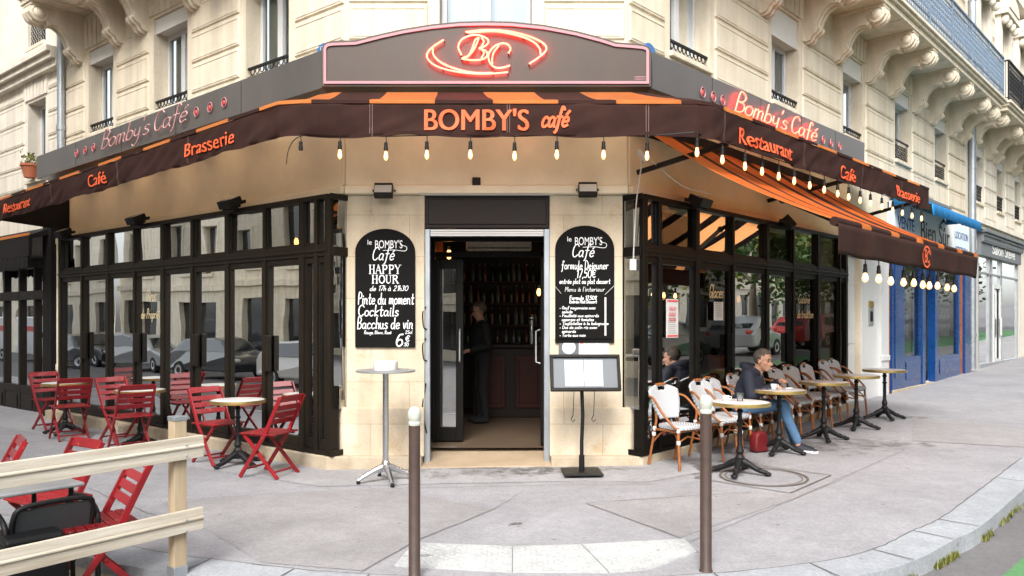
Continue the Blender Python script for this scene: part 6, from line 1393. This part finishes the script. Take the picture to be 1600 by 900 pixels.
o = fthing('red_bag', 'red fabric bag standing under the chair of the seated man', 'bag', 2.90, 9.02, .5); o.scale = (.72, .72, .72); mb = MB(); mb.prism([(-.13, 0), (.13, 0), (.145, .1), (.12, .30), (.06, .34), (-.07, .33), (-.13, .28), (-.15, .1)], -.08, .08); mb.build('body', 'red_bag', o, bevel=.03, smooth=60); mb = MB(); mb.tube(catmull([(-.07, 0, .32), (-.05, 0, .41), (.05, 0, .41), (.07, 0, .32)], 5), .008, 6); mb.build('strap', 'black_plastic', o)

# ------------------------------------------------------------------ wooden deck and barrier at bottom left
DZ = -.175
dk = thing('wooden_deck', 'weathered plank deck of the street terrace at bottom left', 'deck', (-2.35, 5.15, DZ), ANG['L']); a = ANG['L']
mb = MB()
for i in range(22):
    y = .28-.145*i-.0; mb.box(-5.5, -.02, y-.14, y, -.03, 0)
mb.build('plank', 'deck_wood', dk, bevel=.004)['kind'] = 'stuff'
fb = thing('wooden_barrier', 'pale plank barrier with a capped post closing the street terrace', 'fence', (-2.27, 4.99, DZ), ANG['L'])
nD = Vector((-.621, -.784, 0))
def fpost(y, h):
    mb = MB(); mb.box(-.042, .042, y-.042, y+.042, .06, h-.015); p = mb.build('post', 'post_wood', fb, bevel=.003); mb = MB(); mb.box(-.046, .046, y-.046, y+.046, h-.03, h); mb.build('post_cap', 'zinc', p, bevel=.004)
    mb = MB(); mb.box(-.047, .047, y-.047, y+.047, -.02, .15); mb.build('post_shoe', 'zinc', p, bevel=.003)
fpost(.10, 1.135); fpost(-1.75, 1.135)
def rail(y0, y1, z0, z1, sag=0):
    mb = MB(); n = 1; H = .145
    P = [(-.026, 0), (-.026, H), (.004, H), (.008, H*.62), (.016, H*.56), (.016, H*.50), (.006, H*.44), (.006, 0)]
    v = [(p[0]+.075, y0, p[1]+z0) for p in P]+[(p[0]+.075, y1, p[1]+z1) for p in P]; n = len(P)
    mb.add(v, [tuple(range(n)), tuple(range(2*n-1, n-1, -1))]+[(i, i+n, (i+1) % n+n, (i+1) % n) for i in range(n)]); return mb
rail(-2.4, .24, .815, .855).build('rail', 'pale_wood', fb, bevel=.003); rail(-2.4, .24, .335, .375).build('rail', 'pale_wood', fb, bevel=.003)
mb = MB()
for y in (.10, -1.75):
    for z in (.90, .97, .41, .48): mb.ell((.094, y+.012, z-.02+(y < 0)*-.02), (.004, .008, .008))
mb.build('screw', 'zinc', fb)['kind'] = 'stuff'
# furniture on the deck
G2 = 'red folding chairs on the street deck'
for (x, y), rz, lab in (((-2.70, 5.02), yaw_to((-.76, -.65)), 'red folding chair on the deck close behind the barrier planks'), ((-3.42, 5.70), yaw_to((-.55, -.85)), 'red folding chair on the deck at the far side of the grey table'), ((-4.05, 5.85), yaw_to((-.75, -.6)), 'red folding chair on the deck at the left edge of the photo')):
    q = dup(first, (x, y, DZ+.004), rz, lab); q['group'] = G2
gt = thing('deck_table', 'grey topped metal table on the deck behind the barrier', 'table', (-3.24, 4.86, DZ), ANG['L'])
mb = MB(); mb.box(-.36, .36, -.36, .36, .705, .73); mb.build('tabletop', 'alu', gt, bevel=.008)
for sx in (-1, 1):
    for sy in (-1, 1): mb = MB(); mb.tube([(sx*.30, sy*.30, .70), (sx*.31, sy*.31, 0)], .016, 8); mb.build('leg', 'iron_black', gt, smooth=50)
ac = thing('tube_armchair', 'black tubular armchair with grey mesh back tucked under the grey deck table', 'chair', (-2.99, 4.86, DZ), yaw_to((-.784, .621)))
for s in (-1, 1): mb = MB(); mb.tube(catmull([(s*.25, .24, 0), (s*.26, .22, .40), (s*.26, .20, .54), (s*.26, .05, .60), (s*.26, -.16, .595), (s*.26, -.235, .52), (s*.26, -.25, .3), (s*.26, -.26, 0)], 5), .0175, 8); mb.build('arm', 'iron_black', ac, smooth=60)
mb = MB(); mb.tube(catmull([(-.22, .18, .40), (-.225, .23, .58), (-.16, .245, .65), (.16, .245, .65), (.225, .23, .58), (.22, .18, .40)], 5), .0165, 8); mb.build('back_frame', 'iron_black', ac, smooth=60)
mb = MB(); mb.add([(-.21, .195, .45), (.21, .195, .45), (.21, .24, .63), (-.21, .24, .63)], [(0, 1, 2, 3)]); mb.build('backrest', 'grey_mesh', ac, solid=.012)
mb = MB(); mb.box(-.235, .235, -.24, .20, .40, .43); mb.build('seat', 'black_plastic', ac, bevel=.015)
o = thing('plastic_box', 'black plastic box leaning by the armchair under the deck table', 'box', (-2.86, 4.56, DZ), ANG['L']+1.45); mb = MB(); mb.prism([(-.19, 0), (.19, 0), (.17, .44), (-.16, .46)], -.12, .12); mb.build('body', 'black_plastic', o, bevel=.02); mb = MB(); mb.box(-.15, .16, -.10, .1, .45, .50); mb.build('lid', 'black_plastic', o, bevel=.02)
# ------------------------------------------------------------------ people
def figure(name, label, loc, rz, prims, mats_, voxel=.011, hair=None, eyes=None, extra=()):
    """one continuous body: tapered limbs fused by a voxel remesh; the material of a face comes from the nearest limb"""
    o = thing(name, label, 'person', loc, rz)
    mb = MB()
    for p in prims:
        if p[0] == 'E': mb.ell(p[1], p[2], 0, 18, p[4] if len(p) > 4 else None)
        else:
            a, b, r0, r1 = Vector(p[1]), Vector(p[2]), p[3], p[4]; n = 6; d = b-a; pts = [a+d*(i/n) for i in range(n+1)]
            dn = d.normalized(); pts = [a-dn*r0*.85, a-dn*r0*.5]+pts+[b+dn*r1*.5, b+dn*r1*.85]; rr = [r0*.5, r0*.86]+[r0+(r1-r0)*i/n for i in range(n+1)]+[r1*.86, r1*.5]; mb.tube(pts, rr, 14)
    ob = mb.build('body', 'skin'); mo = ob.modifiers.new('r', 'REMESH'); mo.mode = 'VOXEL'; mo.voxel_size = voxel; sm = ob.modifiers.new('s', 'SMOOTH'); sm.iterations = 3; sm.factor = .5
    dg = bpy.context.evaluated_depsgraph_get(); dg.update(); me = bpy.data.meshes.new_from_object(ob.evaluated_get(dg)); old = ob.data; ob.modifiers.clear(); ob.data = me; bpy.data.meshes.remove(old); me.name = 'body'
    me.materials.clear(); names = []
    for m in mats_: me.materials.append(MATS[m]); names.append(m)
    def dist(p, c):
        if p[0] == 'E': q = c-Vector(p[1]); q = (p[4].to_3x3().inverted() @ q) if len(p) > 4 else q; return (Vector((q.x/p[2][0], q.y/p[2][1], q.z/p[2][2])).length-1)*min(p[2])
        a, b = Vector(p[1]), Vector(p[2]); d = b-a; t = max(0, min(1, (c-a).dot(d)/d.length_squared)); return (c-a-d*t).length-(p[3]+(p[4]-p[3])*t)
    for f in me.polygons:
        c = f.center; best = min(prims, key=lambda p: dist(p, c)); mt = best[3] if best[0] == 'E' else best[5]; f.material_index = names.index(mt); f.use_smooth = True
    ob.parent = o
    for nm, m_, bld, kw in extra: x = MB(); bld(x); x.build(nm, m_, o, **kw)
    return o
def head_prims(c, yaw, pitch=0, s=1.0, skin='skin'):
    M = (Matrix.Rotation(yaw, 4, 'Z') @ Matrix.Rotation(pitch, 4, 'Y')); c = Vector(c)
    P = lambda *v: tuple(c+(M @ Vector(v))*s); E = lambda p, r: ('E', P(*p), tuple(q*s for q in r), skin, M)
    return [E((-.012, 0, .03), (.098, .076, .088)), E((.022, 0, -.045), (.068, .060, .074)), E((.058, 0, -.095), (.028, .034, .024)), ('C', P(.082, 0, .004), P(.112, 0, -.034), .009*s, .014*s, skin), E((.100, 0, -.038), (.014, .019, .010)),
            E((.074, .028, .022), (.020, .026, .010)), E((.074, -.028, .022), (.020, .026, .010)), E((.085, 0, -.068), (.012, .024, .008)), E((.082, 0, -.08), (.011, .020, .007)), E((.062, .042, -.028), (.024, .020, .018)), E((.062, -.042, -.028), (.024, .020, .018)),
            E((-.005, .079, -.012), (.018, .009, .032)), E((-.005, -.079, -.012), (.018, .009, .032))], M, P
def head_extra(c, yaw, pitch, s, hairm, bald=0, cap=1.0, cig=False):
    _, M, P = head_prims(c, yaw, pitch, s); out = []
    def hair(mb):
        n1, n2 = 72, 48; T = Matrix.Translation(c) @ M; v = []; fs = []; ok = {}
        for j in range(n2+1):
            th = math.pi*j/n2
            for i in range(n1):
                ph = 2*math.pi*i/n1; d = Vector((math.sin(th)*math.cos(ph), math.sin(th)*math.sin(ph), math.cos(th)))
                k = 1.045+.03*noise.noise(d*7)+.02*noise.noise(d*17); q = Vector((-.014+d.x*.098*k, d.y*.077*k, .034+d.z*.09*k))
                lim = .082 if q.x > .05 else (.058 if q.x > .015 else (.012 if q.x > -.03 else -.045)); ok[j, i] = q.z > lim+.012*noise.noise(d*9)
                v.append(T @ (q*s))
        for j in range(n2):
            for i in range(n1):
                if ok[j, i] and ok[j+1, i] and ok[j, (i+1) % n1] and ok[j+1, (i+1) % n1]: fs.append((j*n1+i, j*n1+(i+1) % n1, (j+1)*n1+(i+1) % n1, (j+1)*n1+i))
        mb.add(v, fs)
    out.append(('hair', hairm, hair, dict(smooth=80, solid=.012)))
    def eye(mb):
        for sy in (-1, 1): mb.ell(P(.083, sy*.030, .003), (.008*s, .011*s, .006*s), 0, 10, M)
    out.append(('eye', 'black_plastic', eye, dict(smooth=60)))
    def brow(mb):
        for sy in (-1, 1): mb.tube([P(.094, sy*.012, .024), P(.095, sy*.03, .031), P(.084, sy*.046, .026)], .005*s, 6)
    out.append(('eyebrow', hairm, brow, dict(smooth=60)))
    if cig:
        def cg(mb): mb.tube([P(.095, -.004, -.073), P(.165, -.012, -.085)], .0042, 8)
        out.append(('cigarette', 'paper', cg, dict(smooth=60)))
    return out
def arm(sh, el, wr, m, r=(.062, .052, .048, .036)): return [('C', sh, el, r[0], r[1], m), ('C', el, wr, r[2], r[3], m)]
def fist(wr, d, up, skin='skin', s=1.0):
    """palm, four curled fingers of unequal length, thumb from the side"""
    w_ = Vector(wr); d = Vector(d).normalized(); up = Vector(up); up = (up-d*up.dot(d)).normalized(); r = d.cross(up); out = [('C', tuple(w_), tuple(w_+d*.03), .028*s, .030*s, skin), ('C', tuple(w_+d*.05-r*.022), tuple(w_+d*.05+r*.022), .024*s, .023*s, skin)]
    for k, L in ((-1.5, .030), (-.5, .036), (.5, .034), (1.5, .027)):
        a = w_+d*.068+r*(k*.0185); b = a+d*.022-up*.006; c = b-up*L+d*.004; e = c-d*.024-up*.004
        out += [('C', tuple(a), tuple(b), .0098*s, .0095*s, skin), ('C', tuple(b), tuple(c), .0092*s, .0088*s, skin), ('C', tuple(c), tuple(e), .0086*s, .0078*s, skin)]
    t = w_+d*.03-r*.034; t2 = t+d*.035-r*.012-up*.012; t3 = t2+d*.022+r*.012-up*.014; out += [('C', tuple(t), tuple(t2), .0125*s, .011*s, skin), ('C', tuple(t2), tuple(t3), .0105*s, .009*s, skin)]
    return out
# the man at the second table (x forward, y left, origin on the ground under the hips)
J, D, S_ = 'jacket', 'denim', 'skin'
HY_ = R_(-22); hc = (.235, -.03, 1.065); hp, _, P_ = head_prims(hc, HY_, R_(7), 1.06)
pr = [('E', (0, 0, .50), (.15, .185, .12), D), ('C', (.0, 0, .56), (.07, 0, .74), .145, .165, J), ('E', (.085, 0, .80), (.145, .205, .17), J), ('C', (.10, -.15, .90), (.10, .15, .90), .078, .078, J), ('C', (.145, 0, .90), (.20, -.02, 1.0), .066, .058, S_),
      ('C', (.06, -.07, .93), (.06, .07, .93), .075, .075, J)]
pr += hp
pr += arm((.10, .205, .895), (.15, .275, .66), (.37, .13, .80), J, (.074, .060, .058, .044)) + arm((.10, -.205, .895), (.15, -.29, .66), (.36, -.20, .765), J, (.074, .060, .058, .044))
pr += fist((.375, .125, .805), (.8, -.35, .35), (-.3, .1, 1)) + fist((.37, -.19, .768), (.95, .25, .05), (0, .2, 1))
pr += [('C', (.03, .09, .50), (.44, .125, .53), .090, .068, D), ('C', (.44, .125, .53), (.54, .17, .12), .066, .052, D), ('C', (.03, -.09, .50), (.43, .0, .545), .090, .068, D), ('C', (.43, .0, .545), (.60, .06, .13), .066, .052, D),
       ('C', (.545, .17, .11), (.55, .172, .07), .036, .036, S_), ('C', (.605, .06, .12), (.61, .06, .08), .036, .036, S_)]
def shoe(mb, a, h):
    c, s = math.cos(h), math.sin(h); P = lambda x, y, z: (a[0]+c*x-s*y, a[1]+s*x+c*y, a[2]+z)
    secs = [(-.085, .030, .055), (-.06, .040, .10), (0, .042, .10), (.06, .046, .078), (.13, .048, .055), (.17, .042, .045), (.195, .026, .035)]; n = 10; v = []; fs = []
    for x, w_, hh in secs:
        for k in range(n): t = 2*math.pi*k/n; v.append(P(x, w_*math.cos(t), .022+max(0, math.sin(t))*(hh-.02)+min(0, math.sin(t))*.0))
    for i in range(len(secs)-1):
        for k in range(n): fs.append((i*n+k, i*n+(k+1) % n, (i+1)*n+(k+1) % n, (i+1)*n+k))
    fs += [tuple(range(n)), tuple((len(secs)-1)*n+k for k in range(n))]; mb.add(v, fs)
def sole(mb, a, h):
    c, s = math.cos(h), math.sin(h); O = [(-.09, -.03), (-.05, -.044), (.06, -.048), (.14, -.05), (.19, -.032), (.205, 0), (.19, .032), (.14, .05), (.06, .048), (-.05, .044), (-.09, .03)]; mb.prism([(a[0]+c*x-s*y, a[1]+s*x+c*y) for x, y in O], a[2], a[2]+.026, plane='xy')
ex_ = head_extra(hc, HY_, R_(7), 1.06, 'hair_dark', cig=True)
for a, h in (((.575, .175, .0), .12), ((.635, .06, .0), -.10)):
    ex_.append(('shoe', 'shoe_black', lambda mb, a=a, h=h: shoe(mb, a, h), dict(smooth=60))); ex_.append(('shoe_sole', 'shoe_white', lambda mb, a=a, h=h: sole(mb, a, h), dict(bevel=.004)))
def hood(mb):
    mb.tube(catmull([(.20, -.075, .90), (.13, -.115, .955), (.03, -.085, .99), (-.01, 0, 1.0), (.03, .085, .99), (.13, .115, .955), (.20, .075, .90)], 5), [.022]+[.034]*8+[.045]*15+[.034]*6+[.022], 10)
ex_.append(('hood', 'jacket', hood, dict(smooth=70)))
def collar(mb): mb.prism([(.05, .80), (.0, .90), (-.05, .80), (0, .70)], .0, .01, plane='xz')
ex_.append(('shirt', 'shirt_blue', lambda mb: mb.add([(.222, -.035, .80), (.222, .035, .80), (.205, .055, .91), (.185, 0, .93), (.205, -.055, .91)], [(0, 1, 2, 3, 4)]), dict()))
figure('person', 'man in a navy jacket and jeans lighting a cigarette at the second marble table', (2.80, 9.27, gz(2.80, 9.27)+.004), R_(-30), pr, [J, D, S_], .0095, extra=ex_)

# barman in the doorway
K = 'black_cloth'
def standing(lean=0, hm='hair_grey', yaw=0):
    hc = (.06+lean, 0, 1.62); hp, _, _ = head_prims(hc, yaw, .25)
    p = [('E', (0, 0, .95), (.13, .17, .13), K), ('C', (0, 0, 1.0), (.02, 0, 1.2), .135, .155, K), ('E', (.03, 0, 1.28), (.135, .2, .17), K), ('C', (.03, -.14, 1.41), (.03, .14, 1.41), .07, .07, K), ('C', (.03, 0, 1.44), (.05+lean*.6, 0, 1.54), .058, .054, S_)]
    p += arm((.03, .2, 1.40), (.02, .27, 1.12), (.25, .2, 1.05), K) + arm((.03, -.2, 1.40), (.02, -.27, 1.12), (.22, -.22, 1.08), K)+fist((.26, .2, 1.05), (1, -.1, 0), (0, 0, 1))+fist((.23, -.22, 1.08), (1, .1, 0), (0, 0, 1))
    for s in (-1, 1): p += [('C', (0, s*.09, .93), (.03, s*.1, .5), .09, .065, K), ('C', (.03, s*.1, .5), (-.01, s*.1, .09), .062, .045, K), ('C', (-.02, s*.1, .05), (.16, s*.11, .04), .045, .035, K)]
    return p+hp, head_extra(hc, yaw, .25, 1, hm)
p_, e_ = standing(); figure('person', 'barman with light hair and dark clothes standing in the doorway gloom', (-.42, 11.1, .125), R_(200), p_, [K, S_], .012, extra=e_)
def sitting(hm):
    hc = (.08, 0, 1.2); hp, _, _ = head_prims(hc, R_(10), .2)
    p = [('E', (0, 0, .5), (.15, .18, .12), K), ('C', (0, 0, .58), (.02, 0, .8), .135, .155, K), ('E', (.03, 0, .86), (.135, .2, .17), K), ('C', (.03, -.14, 1.0), (.03, .14, 1.0), .07, .07, K), ('C', (.03, 0, 1.03), (.06, 0, 1.13), .058, .054, S_)]
    p += arm((.03, .2, .98), (.2, .24, .76), (.22, .09, 1.06), K) + arm((.03, -.2, .98), (.12, -.26, .74), (.36, -.12, .78), K)+fist((.22, .09, 1.06), (-.3, -.4, 1), (1, 0, 0))+fist((.37, -.12, .78), (1, .1, 0), (0, 0, 1))
    for s in (-1, 1): p += [('C', (.02, s*.09, .5), (.43, s*.1, .5), .088, .066, K), ('C', (.43, s*.1, .5), (.42, s*.1, .09), .062, .045, K), ('C', (.42, s*.1, .05), (.58, s*.11, .04), .045, .035, K)]
    return p+hp, head_extra(hc, R_(10), .2, 1, hm)
# ------------------------------------------------------------------ inside the cafe
FZ = .123
def inner_table(label, x, y):
    o = dup(t0, (x, y, FZ), .4, label); o['group'] = 'tables inside the cafe'; return o
def lchair(label, x, y, rz, src=[None]):
    if src[0] is not None: return dup(src[0], (x, y, FZ), rz, label)
    o = thing('leather_chair', label, 'chair', (x, y, FZ), rz, 'leather chairs inside the cafe'); mb = MB(); mb.box(-.21, .21, -.21, .2, .40, .48); mb.build('seat', 'leather', o, bevel=.03)
    mb = MB(); mb.bar((0, .20, .50), (0, .27, .95), .40, .07); mb.build('backrest', 'leather', o, bevel=.03)
    for sx in (-1, 1):
        for sy in (-1, 1): mb = MB(); mb.tube([(sx*.18, sy*.17, .40), (sx*.2, sy*.2, 0)], .018, 8); mb.build('leg', 'dark_wood', o)
    src[0] = o; return o
for s, labT, labA, labB in ((1.5, 'table inside the right window nearest the door', 'brown leather chair inside the right window near the door', 'brown leather chair deeper inside the right window near the door'), (4.6, 'table inside the far end of the right window', 'brown leather chair of the seated guest inside', 'brown leather chair facing the seated guest inside')):
    p = fw('R', s, -.9); inner_table(labT, p.x, p.y); q = fw('R', s-.75, -.8); lchair(labA, q.x, q.y, yaw_to(DR)); q = fw('R', s+.75, -.95); lchair(labB, q.x, q.y, yaw_to(-DR))
q = fw('R', 4.6-.72, -.8); p_, e_ = sitting('hair_dark'); figure('person', 'guest in black seated behind the right window, hand held to the chin', (q.x, q.y, FZ), math.atan2(.728, .686), p_, [K, S_], .012, extra=e_)
for s, labT, labA, labB in ((-1.9, 'table inside the left window nearest the corner', 'brown leather chair inside the left window nearest the corner', 'brown leather chair second inside the left window'), (-4.8, 'table inside the far end of the left window', 'brown leather chair inside the far end of the left window', 'brown leather chair facing the far end of the left window')):
    p = fw('L', s, -.9); inner_table(labT, p.x, p.y); q = fw('L', s-.75, -.8); lchair(labA, q.x, q.y, yaw_to(-DL)); q = fw('L', s+.75, -.95); lchair(labB, q.x, q.y, yaw_to(DL))
for f, s, lab in (('L', -4.15, 'pale stone baluster pedestal behind the left window glass'), ('R', 3.45, 'pale stone baluster pedestal behind the right window glass')):
    o = thing('pedestal', lab, 'pedestal', fw(f, s, -.28, FZ), ANG[f]); mb = MB(); mb.box(-.14, .14, -.1, .1, 0, .70); mb.build('shaft', 'pier_stone', o, bevel=.01); mb = MB(); mb.box(-.19, .19, -.12, .12, .70, .78); mb.box(-.17, .17, -.11, .11, .78, .88); mb.build('capital', 'pier_stone', o, bevel=.03)
bar = thing('bar_counter', 'dark wooden bar counter with red brown panels seen through the open door', 'bar', (.15, 11.7, FZ))
mb = MB(); mb.box(-.75, 1.2, 0, .6, 0, 1.06); mb.build('carcass', 'dark_wood', bar, bevel=.01); mb = MB(); mb.box(-.82, 1.25, -.08, .62, 1.06, 1.12); mb.build('worktop', 'dark_wood', bar, bevel=.015)
for x in (-.45, .1, .65): mb = MB(); mb.box(x-.2, x+.2, -.03, 0, .15, .95); mb.box(x-.14, x+.14, -.045, -.03, .22, .88); mb.build('panel', 'red_wood', bar, bevel=.008)
o = thing('beer_tap', 'chrome beer tap column on the bar counter', 'beer tap', (.30, 11.85, FZ+1.12)); mb = MB(); mb.tube([(0, 0, 0), (0, 0, .38)], .035, 12); mb.ell((0, 0, .4), (.05, .05, .05)); mb.build('column', 'chrome', o, smooth=50); mb = MB(); mb.tube([(0, -.03, .3), (0, -.12, .3), (0, -.13, .22)], .012, 8); mb.build('spout', 'chrome', o)
sh = thing('bottle_shelf', 'dark wooden wall shelf with bottles and glasses behind the bar', 'shelf', (.0, 12.72, FZ))
mb = MB(); mb.box(-1.3, 1.2, .30, .34, 0, 2.8); mb.build('back_panel', 'dark_wood', sh)
for z in (1.0, 1.38, 1.74, 2.1): mb = MB(); mb.box(-1.3, 1.2, 0, .30, z, z+.03); mb.build('shelf_board', 'red_wood', sh)
bsrc = {}
def bottle(x, y, z, kind):
    lab = {'bottle_green': 'dark green bottle standing on a shelf behind the bar', 'bottle_amber': 'amber bottle standing on a shelf behind the bar', 'bottle_clear': 'clear glass bottle standing on a shelf behind the bar'}[kind]
    if kind in bsrc: c = bsrc[kind].copy(); col.objects.link(c); c.location = (x, y, z); return
    mb = MB(); mb.lathe([(0, 0), (.036, 0), (.038, .01), (.038, .17), (.03, .20), (.014, .23), (.013, .29), (.016, .30), (0, .30)], n=12); o = mb.build('bottle', kind, None, (x, y, z), smooth=40); tag(o, lab, 'bottle', 'bottles behind the bar: '+kind.split('_')[1]); bsrc[kind] = o
r_ = random.Random(11)
for z in (1.03, 1.41, 1.77, 2.13):
    x = -1.0
    while x < 1.0: bottle(x, 12.84+r_.uniform(-.04, .06), FZ+z, r_.choice(['bottle_green', 'bottle_amber', 'bottle_clear'])); x += r_.uniform(.085, .15)
for i, (x, y, z, lab) in enumerate(((-.80, 9.75, 2.44, 'warm glowing pendant bulb just inside the entrance'), (.42, 12.0, 2.05, 'warm glowing pendant bulb over the bar'), (-3.06, 10.9, 2.72, 'warm pendant bulb inside the left window nearest the corner'), (-4.45, 11.6, 2.68, 'warm pendant bulb inside the middle of the left window'), (2.15, 10.9, 1.95, 'warm round lamp inside the right window near the poster'), (2.75, 11.5, 1.95, 'warm round lamp inside the right window beside the white sheet'), (3.6, 12.2, 1.95, 'warm round lamp deeper inside the right window'))):
    o = thing('pendant_lamp', lab, 'lamp', (x, y, z)); mb = MB(); mb.tube([(0, 0, .1), (0, 0, 3.04-z)], .005, 5); mb.build('cord', 'black_plastic', o); mb = MB(); mb.lathe([(.02, .1), (.02, .06), (.022, .05)], n=10); mb.build('socket', 'brass', o); mb = MB(); mb.lathe([(.015, .055), (.03, .02), (.034, -.02), (.02, -.055), (0, -.065)], n=12); mb.build('bulb', 'pendant_glow', o, smooth=60)
o = thing('wall_heater', 'long beige heater box above the inside of the entrance', 'heater', (-.17, 9.9, 2.56)); mb = MB(); mb.box(-.42, .42, -.1, .1, -.06, .07); mb.build('casing', 'pale_wood', o, bevel=.02); mb = MB(); mb.box(-.40, .40, -.105, -.1, -.045, -.03); mb.build('louvre', 'grey_mesh', o)
o = thing('bar_poster', 'small framed orange picture above the entrance inside', 'picture', (-1.0, 9.9, 2.40)); mb = MB(); mb.box(-.13, .13, -.01, .01, 0, .3); mb.build('frame', 'dark_wood', o); mb = MB(); mb.box(-.11, .11, -.014, -.01, .02, .28); mb.build('picture', 'rust_wood', o)
# door cables by the left shutter rail
o = thing('cable', 'black cable loops hanging on the left shutter rail of the entrance', 'cable', (-.955, 8.50, 0)); mb = MB()
for z0, z1 in ((1.75, 1.5), (1.4, 1.15), (.9, .35)): mb.tube(catmull([(0, 0, z0), (-.03, -.03, (z0+z1)/2+.05), (-.02, -.03, (z0+z1)/2-.1), (.01, 0, z1)], 6), .008, 6)
mb.build('loop', 'black_plastic', o, smooth=60)
